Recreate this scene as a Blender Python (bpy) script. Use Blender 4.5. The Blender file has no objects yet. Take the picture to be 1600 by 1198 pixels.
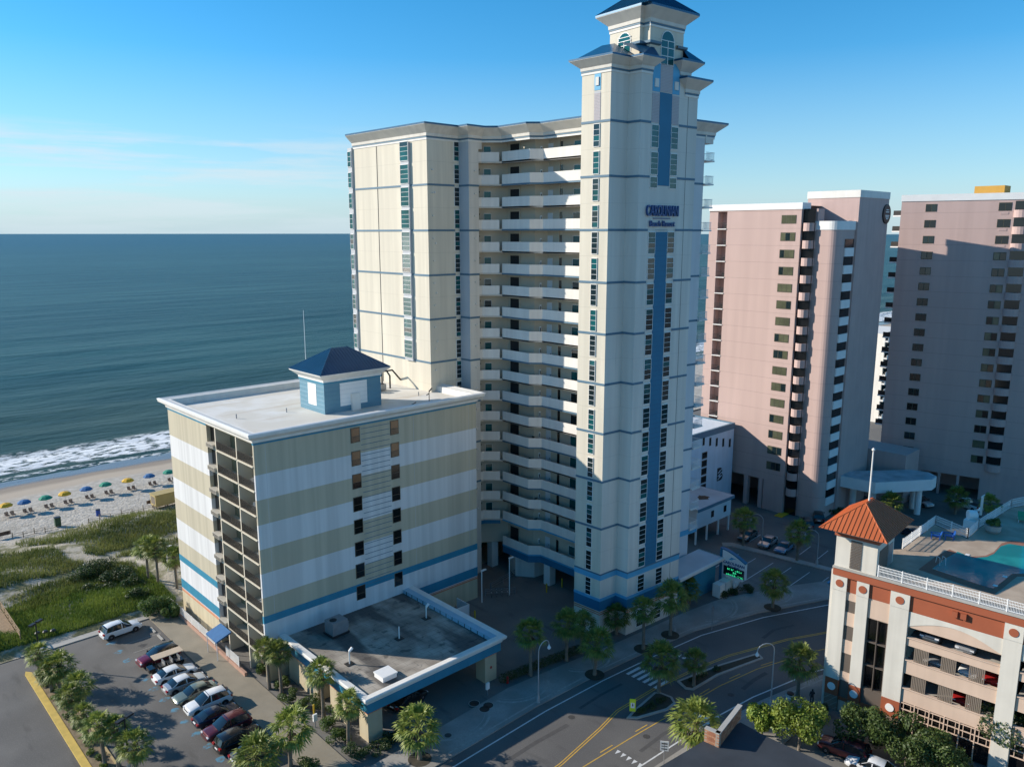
import bpy, math, random
import numpy as np
from mathutils import Vector, Matrix
R = math.radians
S = bpy.context.scene
COL = S.collection

# ---------------------------------------------------------------- camera
HC = 50.0                       # drone height (m)
FPX, CXP, CYP, HZP = 1240.0, 800.0, 599.0, 364.0
PITCH = math.atan((CYP - HZP) / FPX)
AZ = R(43.2)                    # street axis (+X) seen from the camera
cam = bpy.data.cameras.new('camera'); camo = bpy.data.objects.new('camera', cam); COL.objects.link(camo)
cam.sensor_width = 36.0; cam.lens = 36.0 * FPX / 1600.0; cam.clip_start = 1.0; cam.clip_end = 60000.0
camo.location = (0, 0, HC); camo.rotation_euler = (math.pi / 2 - PITCH, 0, -AZ)
S.camera = camo

# ---------------------------------------------------------------- world and sun
SUN_EL = R(23.8); SUN_H = (-0.6, 0.8)          # direction towards the sun (ocean side)
w = bpy.data.worlds.new('World'); S.world = w; w.use_nodes = True
nt = w.node_tree; nt.nodes.clear()
def N(t, **k):
    n = nt.nodes.new(t)
    for a, b in k.items(): setattr(n, a, b)
    return n
sky = N('ShaderNodeTexSky', sky_type='NISHITA', sun_disc=False, sun_elevation=SUN_EL,
        sun_rotation=math.atan2(SUN_H[0], SUN_H[1]), altitude=10.0, air_density=1.0, dust_density=0.0, ozone_density=6.0)
hsv = N('ShaderNodeHueSaturation'); hsv.inputs['Saturation'].default_value = 1.22; hsv.inputs['Value'].default_value = 1.0; hsv.inputs['Hue'].default_value = 0.49
nt.links.new(sky.outputs[0], hsv.inputs['Color'])
# thin stratus near the horizon and a few small cumulus, from noise on the sky direction
tc = N('ShaderNodeTexCoord'); sep = N('ShaderNodeSeparateXYZ'); nt.links.new(tc.outputs['Generated'], sep.inputs[0])
mp = N('ShaderNodeMapping'); mp.inputs['Scale'].default_value = (2.2, 2.2, 26.0); mp.inputs['Location'].default_value = (0.35, 0.0, 0.4)
nt.links.new(tc.outputs['Generated'], mp.inputs[0])
no = N('ShaderNodeTexNoise'); no.inputs['Scale'].default_value = 1.6; no.inputs['Detail'].default_value = 7; no.inputs['Roughness'].default_value = 0.6
nt.links.new(mp.outputs[0], no.inputs['Vector'])
def ramp(inp, stops):
    r = N('ShaderNodeValToRGB'); e = r.color_ramp.elements
    e[0].position, e[0].color = stops[0][0], (stops[0][1],) * 3 + (1,)
    e[1].position, e[1].color = stops[1][0], (stops[1][1],) * 3 + (1,)
    for p, v in stops[2:]:
        x = e.new(p); x.color = (v,) * 3 + (1,)
    nt.links.new(inp, r.inputs[0]); return r.outputs[0]
def mul(a, b, op='MULTIPLY'):
    m = N('ShaderNodeMath', operation=op)
    for i, v in enumerate((a, b)):
        if isinstance(v, (int, float)): m.inputs[i].default_value = v
        else: nt.links.new(v, m.inputs[i])
    return m.outputs[0]
big = N('ShaderNodeTexNoise'); big.inputs['Scale'].default_value = 0.9; big.inputs['Detail'].default_value = 1
mp2 = N('ShaderNodeMapping'); mp2.inputs['Scale'].default_value = (1, 1, 0.2); mp2.inputs['Location'].default_value = (3.1, 0.2, 0)
nt.links.new(tc.outputs['Generated'], mp2.inputs[0]); nt.links.new(mp2.outputs[0], big.inputs['Vector'])
band = ramp(sep.outputs[2], [(0.0, 0.35), (0.125, 0.0), (0.05, 0.8), (0.095, 0.75)])
lft = ramp(sep.outputs[1], [(0.62, 0.0), (0.92, 1.0)])
cl = mul(lft, mul(mul(ramp(no.outputs[0], [(0.44, 0.0), (0.60, 1.0)]), band), 0.9))
hz = ramp(sep.outputs[2], [(0.0, 0.9), (0.20, 0.0), (0.06, 0.45)])
mixh = N('ShaderNodeMix', data_type='RGBA'); nt.links.new(hz, mixh.inputs[0]); nt.links.new(hsv.outputs[0], mixh.inputs[6]); mixh.inputs[7].default_value = (2.7, 3.7, 4.3, 1)
mixc = N('ShaderNodeMix', data_type='RGBA'); nt.links.new(cl, mixc.inputs[0])
nt.links.new(mixh.outputs[2], mixc.inputs[6]); mixc.inputs[7].default_value = (4.0, 4.6, 5.0, 1)
bg = N('ShaderNodeBackground'); bg.inputs['Strength'].default_value = 0.064
nt.links.new(mixc.outputs[2], bg.inputs['Color'])
out = N('ShaderNodeOutputWorld'); nt.links.new(bg.outputs[0], out.inputs[0])

sl = bpy.data.lights.new('sun', 'SUN'); sl.energy = 2.4; sl.angle = R(0.5); sl.color = (1.0, 0.915, 0.80)
so = bpy.data.objects.new('sun', sl); COL.objects.link(so); so.location = (-100, 150, 150)
so.rotation_euler = Vector((-SUN_H[0] * math.cos(SUN_EL), -SUN_H[1] * math.cos(SUN_EL), -math.sin(SUN_EL))).to_track_quat('-Z', 'Y').to_euler()
S.view_settings.view_transform = 'Standard'; S.view_settings.look = 'None'
S.view_settings.exposure = 1.48; S.view_settings.gamma = 1.0; S.view_settings.use_curve_mapping = False

# ---------------------------------------------------------------- photo pixel -> place
sp_, cp_ = math.sin(PITCH), math.cos(PITCH)
def ray(x, y):
    u = (x - CXP) / FPX; v = (y - CYP) / FPX
    d = sp_ + v * cp_; f = cp_ - v * sp_; c, s = math.cos(-AZ), math.sin(-AZ)
    return (u * c - f * s, u * s + f * c, -d)
def G(x, y, z=0.0):
    r = ray(x, y); t = (z - HC) / r[2]; return (r[0] * t, r[1] * t)
def hit(px, py, P, d):
    a, b, _ = ray(px, py); det = -d[0] * b + d[1] * a
    s = (P[0] * b - P[1] * a) / det
    return (P[0] + s * d[0], P[1] + s * d[1])
def VZ(px, py, P):
    r = ray(px, py); return HC + r[2] * math.hypot(*P[:2]) / math.hypot(r[0], r[1])

# ---------------------------------------------------------------- mesh helpers
class MB:
    def __init__(s): s.v = []; s.f = []
    def quad(s, a, b, c, d):
        n = len(s.v); s.v += [a, b, c, d]; s.f.append((n, n + 1, n + 2, n + 3)); return s
    def poly(s, pts):
        n = len(s.v); s.v += list(pts); s.f.append(tuple(range(n, n + len(pts)))); return s
    def box(s, x0, x1, y0, y1, z0, z1):
        n = len(s.v)
        s.v += [(x0, y0, z0), (x1, y0, z0), (x1, y1, z0), (x0, y1, z0), (x0, y0, z1), (x1, y0, z1), (x1, y1, z1), (x0, y1, z1)]
        s.f += [(n, n + 3, n + 2, n + 1), (n + 4, n + 5, n + 6, n + 7), (n, n + 1, n + 5, n + 4), (n + 1, n + 2, n + 6, n + 5), (n + 2, n + 3, n + 7, n + 6), (n + 3, n, n + 4, n + 7)]
        return s
    def prism(s, pts, z0, z1):              # pts counter-clockwise plan polygon
        n = len(s.v); k = len(pts)
        s.v += [(p[0], p[1], z0) for p in pts] + [(p[0], p[1], z1) for p in pts]
        s.f += [tuple(n + i for i in reversed(range(k))), tuple(n + k + i for i in range(k))]
        s.f += [(n + i, n + (i + 1) % k, n + k + (i + 1) % k, n + k + i) for i in range(k)]
        return s
    def obox(s, P, Q, t, z0, z1, o=0.0):    # wall-like box along plan segment PQ; from offset o to o+t on the left of P->Q
        dx, dy = Q[0] - P[0], Q[1] - P[1]; L = math.hypot(dx, dy); nx, ny = -dy / L, dx / L
        a = [(P[0] + nx * o, P[1] + ny * o), (Q[0] + nx * o, Q[1] + ny * o), (Q[0] + nx * (o + t), Q[1] + ny * (o + t)), (P[0] + nx * (o + t), P[1] + ny * (o + t))]
        if t < 0: a = [a[3], a[2], a[1], a[0]]
        return s.prism(a, z0, z1)
    def tube(s, p, q, r0, r1=None, n=8, cap=True):
        r1 = r0 if r1 is None else r1
        p, q = Vector(p), Vector(q); d = (q - p).normalized()
        a = d.orthogonal().normalized(); b = d.cross(a); m = len(s.v)
        for c, r in ((p, r0), (q, r1)):
            for i in range(n):
                t = 2 * math.pi * i / n; s.v.append(tuple(c + (a * math.cos(t) + b * math.sin(t)) * r))
        s.f += [(m + i, m + (i + 1) % n, m + n + (i + 1) % n, m + n + i) for i in range(n)]
        if cap: s.f += [tuple(m + i for i in reversed(range(n))), tuple(m + n + i for i in range(n))]
        return s
    def lathe(s, prof, n=12, c=(0, 0, 0)):
        m = len(s.v)
        for r, z in prof:
            for i in range(n):
                t = 2 * math.pi * i / n; s.v.append((c[0] + r * math.cos(t), c[1] + r * math.sin(t), c[2] + z))
        for j in range(len(prof) - 1):
            s.f += [(m + j * n + i, m + j * n + (i + 1) % n, m + (j + 1) * n + (i + 1) % n, m + (j + 1) * n + i) for i in range(n)]
        s.f += [tuple(m + i for i in reversed(range(n))), tuple(m + (len(prof) - 1) * n + i for i in range(n))]
        return s
    def sweep(s, pts, prof, closed=False):  # prof: (outward offset, z) list; outward = right of the walking direction
        rings = [[(q[0], q[1], z) for q in offs(pts, o, closed)] for o, z in prof]
        k = len(pts); n = len(s.v)
        for r in rings: s.v += r
        for j in range(len(prof) - 1):
            for i in range(k if closed else k - 1):
                i2 = (i + 1) % k
                s.f.append((n + j * k + i, n + j * k + i2, n + (j + 1) * k + i2, n + (j + 1) * k + i))
        return s
    def build(s, name, m, parent=None, smooth=False):
        me = bpy.data.meshes.new(name); me.from_pydata([tuple(v) for v in s.v], [], s.f); me.update()
        if smooth: me.polygons.foreach_set('use_smooth', [True] * len(me.polygons))
        if m: me.materials.append(m)
        return link(name, me, parent)
def offs(pts, o, closed=False):             # mitred offset to the right of the walking direction
    k = len(pts); res = []
    for i in range(k):
        p = pts[i]; a = pts[i - 1] if (i > 0 or closed) else None; b = pts[(i + 1) % k] if (i < k - 1 or closed) else None
        ns = []
        for u, v in ((a, p), (p, b)):
            if u is None or v is None: continue
            dx, dy = v[0] - u[0], v[1] - u[1]; L = math.hypot(dx, dy); ns.append((dy / L, -dx / L))
        if len(ns) == 1: n = ns[0]; k2 = 1.0
        else:
            n = (ns[0][0] + ns[1][0], ns[0][1] + ns[1][1]); L = math.hypot(*n) or 1; n = (n[0] / L, n[1] / L)
            k2 = 1.0 / max(0.35, n[0] * ns[0][0] + n[1] * ns[0][1])
        res.append((p[0] + n[0] * o * k2, p[1] + n[1] * o * k2))
    return res
def link(name, data, parent=None):
    o = bpy.data.objects.new(name, data); COL.objects.link(o)
    if parent is not None: o.parent = parent
    return o
def thing(name, label, cat, loc=(0, 0, 0), rz=0.0, group=None):
    o = bpy.data.objects.new(name, None); COL.objects.link(o); o.location = loc; o.rotation_euler = (0, 0, rz)
    o.empty_display_size = 0.3
    return tag(o, label, cat, group)
def tag(o, label, cat=None, group=None):
    o['label'] = label
    if cat: o['category'] = cat
    if group: o['group'] = group
    return o
def struct(o): o['kind'] = 'structure'; return o
def stuff(o): o['kind'] = 'stuff'; return o
def copy_tree(o, parent=None):
    c = o.copy(); COL.objects.link(c)
    if parent is not None: c.parent = parent
    for ch in list(o.children): copy_tree(ch, c)
    return c
def npmesh(name, v, f, m, parent=None, smooth=False):   # v (n,3) array, f (k,3|4) array
    me = bpy.data.meshes.new(name); k = f.shape[1]
    me.vertices.add(len(v)); me.vertices.foreach_set('co', np.asarray(v, np.float32).ravel())
    me.loops.add(f.size); me.loops.foreach_set('vertex_index', np.asarray(f, np.int32).ravel())
    me.polygons.add(len(f)); me.polygons.foreach_set('loop_start', np.arange(0, f.size, k, dtype=np.int32))
    me.update(calc_edges=True)
    if smooth: me.polygons.foreach_set('use_smooth', [True] * len(f))
    if m: me.materials.append(m)
    return link(name, me, parent)

# ---------------------------------------------------------------- materials
MATS = {}
def mat(name, col, rough=0.7, var=0.10, scale=0.6, bump=0.0, bscale=None, metal=0.0, streak=0.0, spec=0.5, coord='Position', fine=0.0):
    """principled colour with broken-up tone, optional vertical streaks and bump"""
    if name in MATS: return MATS[name]
    m = bpy.data.materials.new(name); m.use_nodes = True; t = m.node_tree; b = t.nodes['Principled BSDF']
    b.inputs['Roughness'].default_value = rough; b.inputs['Metallic'].default_value = metal
    b.inputs['Specular IOR Level'].default_value = spec
    if coord == 'Position':
        g = t.nodes.new('ShaderNodeNewGeometry'); vec = g.outputs['Position']
    else:
        g = t.nodes.new('ShaderNodeTexCoord'); vec = g.outputs['Object']
    n = t.nodes.new('ShaderNodeTexNoise'); n.inputs['Scale'].default_value = scale; n.inputs['Detail'].default_value = 5
    t.links.new(vec, n.inputs['Vector'])
    def vmul(fac, amt, src):
        mr = t.nodes.new('ShaderNodeMapRange'); mr.inputs[1].default_value = 0.3; mr.inputs[2].default_value = 0.7
        mr.inputs[3].default_value = 1 - amt; mr.inputs[4].default_value = 1 + amt * 0.6
        t.links.new(fac, mr.inputs[0])
        h = t.nodes.new('ShaderNodeHueSaturation')
        if isinstance(src, tuple): h.inputs['Color'].default_value = src
        else: t.links.new(src, h.inputs['Color'])
        t.links.new(mr.outputs[0], h.inputs['Value']); return h.outputs[0]
    c = vmul(n.outputs[0], var, tuple(col) + (1,))
    if streak:
        mp = t.nodes.new('ShaderNodeMapping'); mp.inputs['Scale'].default_value = (1.6, 1.6, 0.06); t.links.new(vec, mp.inputs[0])
        n2 = t.nodes.new('ShaderNodeTexNoise'); n2.inputs['Scale'].default_value = 1.0; n2.inputs['Detail'].default_value = 4
        t.links.new(mp.outputs[0], n2.inputs['Vector']); c = vmul(n2.outputs[0], streak, c)
    if fine:
        n3 = t.nodes.new('ShaderNodeTexNoise'); n3.inputs['Scale'].default_value = 14.0; n3.inputs['Detail'].default_value = 3
        t.links.new(vec, n3.inputs['Vector']); c = vmul(n3.outputs[0], fine, c)
    t.links.new(c, b.inputs['Base Color'])
    if bump:
        nb = t.nodes.new('ShaderNodeTexNoise'); nb.inputs['Scale'].default_value = bscale or scale * 8; nb.inputs['Detail'].default_value = 4
        t.links.new(vec, nb.inputs['Vector'])
        bp = t.nodes.new('ShaderNodeBump'); bp.inputs['Strength'].default_value = bump; bp.inputs['Distance'].default_value = 0.05
        t.links.new(nb.outputs[0], bp.inputs['Height']); t.links.new(bp.outputs[0], b.inputs['Normal'])
    MATS[name] = m; return m
def glass(name, col, rough=0.06, spec=0.8):
    m = mat(name, col, rough, 0.35, 0.45, spec=spec); return m
M_cream = mat('cream_stucco', (0.66, 0.60, 0.48), 0.85, 0.05, 0.15, 0.15, 6, streak=0.05)
M_cream2 = mat('pale_parapet_stucco', (0.73, 0.70, 0.64), 0.85, 0.05, 0.2, 0.1, 6, streak=0.07)
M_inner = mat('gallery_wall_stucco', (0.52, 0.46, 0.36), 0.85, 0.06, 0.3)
M_bluebay_shade = mat('blue_bay_recess_shade_stucco', (0.50, 0.51, 0.52), 0.85, 0.05, 0.2, streak=0.04)  # blue-grey of the bays; on the recess wall, shade put into the colour
M_band = mat('slate_blue_band', (0.085, 0.17, 0.235), 0.6, 0.08, 0.4)
M_dblue = mat('deep_blue_paint', (0.014, 0.15, 0.265), 0.6, 0.08, 0.5)
M_lblue = mat('light_blue_paint', (0.09, 0.36, 0.56), 0.6, 0.08, 0.5)
M_roofblue = mat('blue_standing_seam_metal', (0.014, 0.085, 0.165), 0.32, 0.10, 0.5, metal=0.25)
M_teal = mat('teal_band_paint', (0.025, 0.215, 0.33), 0.6, 0.10, 0.5, streak=0.08)
M_white = mat('white_paint', (0.78, 0.77, 0.74), 0.6, 0.05, 0.6)
M_trim = mat('offwhite_trim', (0.74, 0.71, 0.65), 0.7, 0.06, 0.5, streak=0.05)
M_orange = mat('orange_line_paint', (0.60, 0.17, 0.07), 0.6, 0.08, 0.6)
M_glassT = glass('teal_glass', (0.010, 0.095, 0.10), .07, .45)
M_glassD = glass('dark_glass', (0.010, 0.022, 0.024))
M_glassB = glass('black_glass', (0.008, 0.008, 0.009), 0.12)
M_black = mat('black_metal', (0.015, 0.015, 0.016), 0.5, 0.1, 2)
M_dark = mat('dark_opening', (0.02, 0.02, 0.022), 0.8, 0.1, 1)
M_grey = mat('grey_metal', (0.30, 0.31, 0.32), 0.45, 0.1, 2, metal=0.5)
M_louvre = mat('mauve_louvre', (0.42, 0.37, 0.38), 0.6, 0.06, 0.5)
M_conc = mat('concrete', (0.40, 0.38, 0.34), 0.9, 0.12, 0.35, 0.2, 3, fine=0.06)
# ================================================================ SETTING
def nodes_mat(name, rough=0.8):
    m = bpy.data.materials.new(name); m.use_nodes = True; t = m.node_tree
    b = t.nodes['Principled BSDF']; b.inputs['Roughness'].default_value = rough
    g = t.nodes.new('ShaderNodeNewGeometry')
    class K: pass
    k = K(); k.t = t; k.b = b; k.pos = g.outputs['Position']; k.m = m
    def noise(scale, detail=4, vec=None, rough=0.5):
        n = t.nodes.new('ShaderNodeTexNoise'); n.inputs['Scale'].default_value = scale; n.inputs['Detail'].default_value = detail
        n.inputs['Roughness'].default_value = rough
        t.links.new(vec if vec is not None else k.pos, n.inputs['Vector']); return n.outputs[0]
    def mapping(sc, loc=(0, 0, 0), rot=(0, 0, 0)):
        n = t.nodes.new('ShaderNodeMapping'); n.inputs['Scale'].default_value = sc; n.inputs['Location'].default_value = loc; n.inputs['Rotation'].default_value = rot
        t.links.new(k.pos, n.inputs[0]); return n.outputs[0]
    def rmp(inp, lo, hi, a=0.0, c=1.0):
        n = t.nodes.new('ShaderNodeMapRange'); n.interpolation_type = 'SMOOTHSTEP'
        for i, v in zip((1, 2, 3, 4), (lo, hi, a, c)): n.inputs[i].default_value = v
        t.links.new(inp, n.inputs[0]); return n.outputs[0]
    def mix(f, a, c):
        n = t.nodes.new('ShaderNodeMix'); n.data_type = 'RGBA'
        if isinstance(f, float): n.inputs[0].default_value = f
        else: t.links.new(f, n.inputs[0])
        for i, v in ((6, a), (7, c)):
            if isinstance(v, tuple): n.inputs[i].default_value = v + (1,)
            else: t.links.new(v, n.inputs[i])
        return n.outputs[2]
    def math_(op, a, c):
        n = t.nodes.new('ShaderNodeMath'); n.operation = op
        for i, v in ((0, a), (1, c)):
            if isinstance(v, (int, float)): n.inputs[i].default_value = v
            else: t.links.new(v, n.inputs[i])
        return n.outputs[0]
    def sepxyz():
        n = t.nodes.new('ShaderNodeSeparateXYZ'); t.links.new(k.pos, n.inputs[0]); return n.outputs
    def bump(h, st, dist=0.1):
        n = t.nodes.new('ShaderNodeBump'); n.inputs['Strength'].default_value = st; n.inputs['Distance'].default_value = dist
        t.links.new(h, n.inputs['Height']); t.links.new(n.outputs[0], b.inputs['Normal'])
    def base(c): t.links.new(c, b.inputs['Base Color'])
    k.noise, k.mapping, k.rmp, k.mix, k.math, k.sep, k.bump, k.base = noise, mapping, rmp, mix, math_, sepxyz, bump, base
    return k
def asphalt(name, c0, c1, patch=0.5):
    k = nodes_mat(name, 0.9)
    c = k.mix(k.rmp(k.noise(0.12, 5), 0.35, 0.68), c0, c1)
    c = k.mix(k.rmp(k.noise(9, 3), 0.45, 0.75, 0, 0.35), c, tuple(x * 1.5 for x in c1))
    c = k.mix(k.rmp(k.noise(0.7, 6, k.mapping((1, 0.25, 1))), 0.56, 0.72, 0, patch), c, tuple(x * 0.55 for x in c0))
    k.base(c); k.bump(k.noise(30, 2), 0.25, 0.02); return k.m
M_asph = asphalt('asphalt_lot', (0.105, 0.098, 0.088), (0.15, 0.14, 0.125))
M_road = asphalt('asphalt_road', (0.098, 0.093, 0.088), (0.13, 0.123, 0.113), 0.35)
M_drive = asphalt('dark_paved_drive', (0.135, 0.128, 0.118), (0.185, 0.172, 0.152))
M_ground = asphalt('town_ground', (0.12, 0.115, 0.105), (0.17, 0.16, 0.14))
k = nodes_mat('paver_sidewalk', 0.9)
c = k.mix(k.rmp(k.noise(0.25, 5), 0.35, 0.7), (0.25, 0.232, 0.205), (0.35, 0.325, 0.29))
c = k.mix(k.rmp(k.noise(5, 3), 0.5, 0.75, 0, 0.4), c, (0.18, 0.17, 0.15)); k.base(c); k.bump(k.noise(16, 2), 0.2, 0.02); M_walk = k.m
# beach sand: pale dry, tracked, darker wet toward the water
k = nodes_mat('beach_sand', 0.95); xyz = k.sep()
wob = k.math('ADD', xyz[1], k.math('MULTIPLY', k.math('SUBTRACT', k.noise(0.035, 3), 0.5), 9.0))
dry = k.mix(k.rmp(k.noise(0.9, 6), 0.4, 0.65), (0.37, 0.335, 0.28), (0.49, 0.45, 0.385))
dry = k.mix(k.rmp(k.noise(0.25, 4, k.mapping((0.12, 1.2, 1))), 0.52, 0.66, 0, 0.5), dry, (0.30, 0.26, 0.205))
c = k.mix(k.rmp(wob, 169.5, 172.5), dry, (0.44, 0.36, 0.27))
c = k.mix(k.rmp(wob, 174.5, 177.0), c, (0.28, 0.225, 0.17)); c = k.mix(k.rmp(wob, 178.0, 180.5), c, (0.17, 0.145, 0.125))
k.base(c); k.t.links.new(k.rmp(wob, 177.5, 180.5, 0.95, 0.22), k.b.inputs['Roughness'])
k.bump(k.math('MULTIPLY', k.noise(2.2, 5), k.rmp(wob, 160, 172, 1.0, 0.1)), 0.9, 0.25); M_sand = k.m
k = nodes_mat('dune_soil', 0.95)
c = k.mix(k.rmp(k.noise(0.5, 5), 0.42, 0.6), (0.42, 0.37, 0.29), (0.16, 0.15, 0.07)); k.base(c); k.bump(k.noise(3, 4), 0.6, 0.2); M_dune = k.m
# sea: colour drifts from green-brown shallows to blue; foam by the shore
k = nodes_mat('sea_water', 0.12); xyz = k.sep()
wob = k.math('ADD', xyz[1], k.math('MULTIPLY', k.math('SUBTRACT', k.noise(0.02, 4), 0.5), 16.0))
deep = k.mix(k.rmp(k.noise(0.004, 4, k.mapping((0.35, 1, 1))), 0.35, 0.65), (0.018, 0.064, 0.066), (0.034, 0.094, 0.090))
c = k.mix(k.rmp(wob, 200, 330), (0.050, 0.085, 0.070), deep)
c = k.mix(k.rmp(k.noise(0.045, 6, k.mapping((0.22, 1, 1)), .6), .42, .62, 0, .55), c, (.012, .048, .052))
c = k.mix(k.rmp(wob, 900, 4500), c, (0.012, 0.062, 0.086))
lace = k.noise(0.55, 8, k.mapping((0.55, 1, 1)), 0.72)
f1 = k.math('MULTIPLY', k.rmp(wob, 188, 190.5), k.rmp(wob, 203, 211, 1, 0))
thr = k.math('ADD', lace, k.math('MULTIPLY', f1, 0.15))
foam = k.math('MULTIPLY', k.rmp(thr, 0.56, 0.64), f1)
sheet = k.math('MULTIPLY', k.math('MULTIPLY', k.rmp(wob, 184.2, 184.8), k.rmp(wob, 186.0, 187.4, 1, 0)), k.rmp(k.noise(0.8, 5), 0.40, 0.6))
far = k.math('MULTIPLY', k.rmp(k.noise(0.05, 8, k.mapping((0.25, 1, 1)), 0.75), 0.70, 0.76), k.rmp(wob, 215, 260, 0.25, 0.0))
foam = k.math('MAXIMUM', k.math('MAXIMUM', foam, k.math('MULTIPLY', sheet, 0.8)), far)
c = k.mix(foam, c, (0.72, 0.74, 0.74)); k.base(c)
k.t.links.new(k.rmp(foam, 0.0, 1.0, 0.32, 0.8), k.b.inputs['Roughness']); k.b.inputs['IOR'].default_value = 1.33; k.b.inputs['Specular IOR Level'].default_value = 0.05
w1 = k.noise(0.25, 6, k.mapping((0.35, 1, 1), rot=(0, 0, 0.15)), 0.62); w2 = k.noise(0.03, 3, k.mapping((0.3, 1, 1)))
k.bump(k.math('ADD', k.math('ADD', w1, k.math('MULTIPLY', w2, 3.2)), k.math('MULTIPLY', foam, 0.25)), 0.75, 1.1); M_sea = k.m

def sheet(name, pts, z, m): return struct(MB().poly([(p[0], p[1], z) for p in pts]).build(name, m))
sheet('ground', [(-400, -400), (3000, -400), (3000, 128), (-400, 128)], -0.012, M_ground)
# sea: swell mesh near the shore, flat beyond
xs = np.concatenate([np.linspace(-400, -60, 40), np.linspace(-55, 300, 220), np.linspace(305, 900, 80)]); ys = np.concatenate([np.linspace(176, 260, 120), np.linspace(262, 520, 100)])
X, Y = np.meshgrid(xs, ys); rs = np.random.RandomState(3)
wv = 5 * np.sin(X / 47.0 + 1.0) + 3 * np.sin(X / 19.0)
Z = np.zeros_like(X)
for yc, a, wd in ((192, .35, 2.2), (204, .75, 2.6), (222, .6, 4.5), (246, .55, 6), (280, .5, 7), (325, .45, 8), (375, .4, 9), (440, .35, 10)):
    d = Y - yc - wv * (0.6 + yc / 500.0) * 0.5; Z += a * np.exp(-(d / wd) ** 2) * (0.65 + 0.35 * np.sin(X / 31.0 + yc))
Z = Z * np.clip((Y - 184) / 10, 0, 1) * np.clip((520 - Y) / 80, 0, 1) - 0.25
idx = np.arange(X.size).reshape(X.shape)
fq = np.stack([idx[:-1, :-1], idx[:-1, 1:], idx[1:, 1:], idx[1:, :-1]], -1).reshape(-1, 4)
struct(npmesh('sea', np.stack([X, Y, Z], -1).reshape(-1, 3), fq, M_sea, smooth=True))
mb = MB().poly([(-30000, 519.5, -0.262), (30000, 519.5, -0.262), (30000, 45000, -0.262), (-30000, 45000, -0.262)])
mb.poly([(-30000, 176, -0.262), (-399, 176, -0.262), (-399, 519.5, -0.262), (-30000, 519.5, -0.262)]).poly([(899, 176, -0.262), (30000, 176, -0.262), (30000, 519.5, -0.262), (899, 519.5, -0.262)])
struct(mb.build('open_sea', M_sea))
# beach
xs = np.linspace(-300, 900, 300); ys = np.linspace(126, 192, 76); X, Y = np.meshgrid(xs, ys)
Z = np.interp(Y, [126, 146, 165, 177, 185, 192], [0.25, 0.22, 0.12, -0.05, -0.24, -0.75]) + 0.03 * np.sin(X * .7) * np.sin(Y * .9) + rs.randn(*X.shape) * 0.015
idx = np.arange(X.size).reshape(X.shape); fq = np.stack([idx[:-1, :-1], idx[:-1, 1:], idx[1:, 1:], idx[1:, :-1]], -1).reshape(-1, 4)
struct(npmesh('beach', np.stack([X, Y, Z], -1).reshape(-1, 3), fq, M_sand, smooth=True))
# dune field
def dune_h(x, y):
    h = 0.75 * (np.sin(x / 6.1 + 1.3) * np.sin(y / 4.3) + 0.6 * np.sin(x / 2.7 + y / 3.9)) + 0.55
    return np.clip(h, 0.0, 2.0) * np.clip((y - 105) / 5, 0, 1) * np.clip((147 - y) / 8, 0, 1) + 0.30
xs = np.linspace(-120, 130, 220); ys = np.linspace(104, 147, 70); X, Y = np.meshgrid(xs, ys); Z = dune_h(X, Y) - 0.22 * (Y > 146) - 0.25 * (Y < 105)
idx = np.arange(X.size).reshape(X.shape); fq = np.stack([idx[:-1, :-1], idx[:-1, 1:], idx[1:, 1:], idx[1:, :-1]], -1).reshape(-1, 4)
struct(npmesh('dunes', np.stack([X, Y, Z], -1).reshape(-1, 3), fq, M_dune, smooth=True))
# car park, walkways, drive, road
sheet('parking_lot', [(-60, 40), (31.6, 40), (31.6, 103.6), (-60, 103.6)], 0.004, M_asph)
struct(MB().box(31.6, 35.2, 58, 108, 0.0, 0.12).build('hotel_walkway', mat('tan_walkway', (0.27, 0.235, 0.175), 0.9, 0.12, 0.5, 0.2, 5, fine=0.08)))
struct(MB().box(18.5, 31.6, 103.6, 105.2, 0.0, 0.12).build('dune_sidewalk', M_conc))
sheet('hotel_drive', [(35.2, 54.6), (110, 54.6), (110, 104), (35.2, 104)], 0.004, M_drive)
NL = [(-40, 52.4), (20, 52.6), (43, 53.1), (55, 53.35), (64, 53.0), (72, 52.3), (81, 51.2), (91, 48.3), (101, 44.0), (113, 37.8), (130, 27.5), (150, 13)]
SLN = [(-40, 41.0), (20, 41.0), (55, 40.95), (67.7, 40.3), (73.5, 39.6), (83, 37.5), (92, 34.2), (104, 28.0), (118, 19)]
def wide(pts, a): return offs(pts, a)
road = wide(NL, -1.15) + list(reversed(wide(SLN, 1.0)))
sheet('road', road, 0.010, M_road)
nk = wide(NL, -1.15); far_edge = [(p[0], p[1]) for p in wide(NL, -6.2)]
mb = MB()
pv = list(nk) + list(reversed([(-40, 58.2), (20, 58.2), (43, 58.6), (55, 59.2), (64, 58.2), (72, 57.2), (84, 56.2), (92, 55.0), (103, 50.2), (117, 42.8), (134, 33), (152, 20)]))
struct(mb.prism(pv, 0.0, 0.13).build('sidewalk', M_walk))
sk = wide(SLN, 1.0)
struct(MB().prism(list(reversed(sk)) + [(-40, 36), (50, 36), (62, 33), (77, 33.5), (92, 27), (108, 18)], 0.0, 0.13).build('south_sidewalk', M_walk))
M_line = mat('white_road_paint', (0.62, 0.62, 0.60), 0.7, 0.18, 3.0)
M_yel = mat('yellow_road_paint', (0.60, 0.36, 0.05), 0.7, 0.18, 3.0)
def line(name, pts, wdt, z, m):
    a = offs(pts, wdt / 2); b = offs(pts, -wdt / 2); mb = MB()
    for i in range(len(pts) - 1): mb.quad((*a[i], z), (*a[i + 1], z), (*b[i + 1], z), (*b[i], z))
    return struct(mb.build(name, m))
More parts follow.
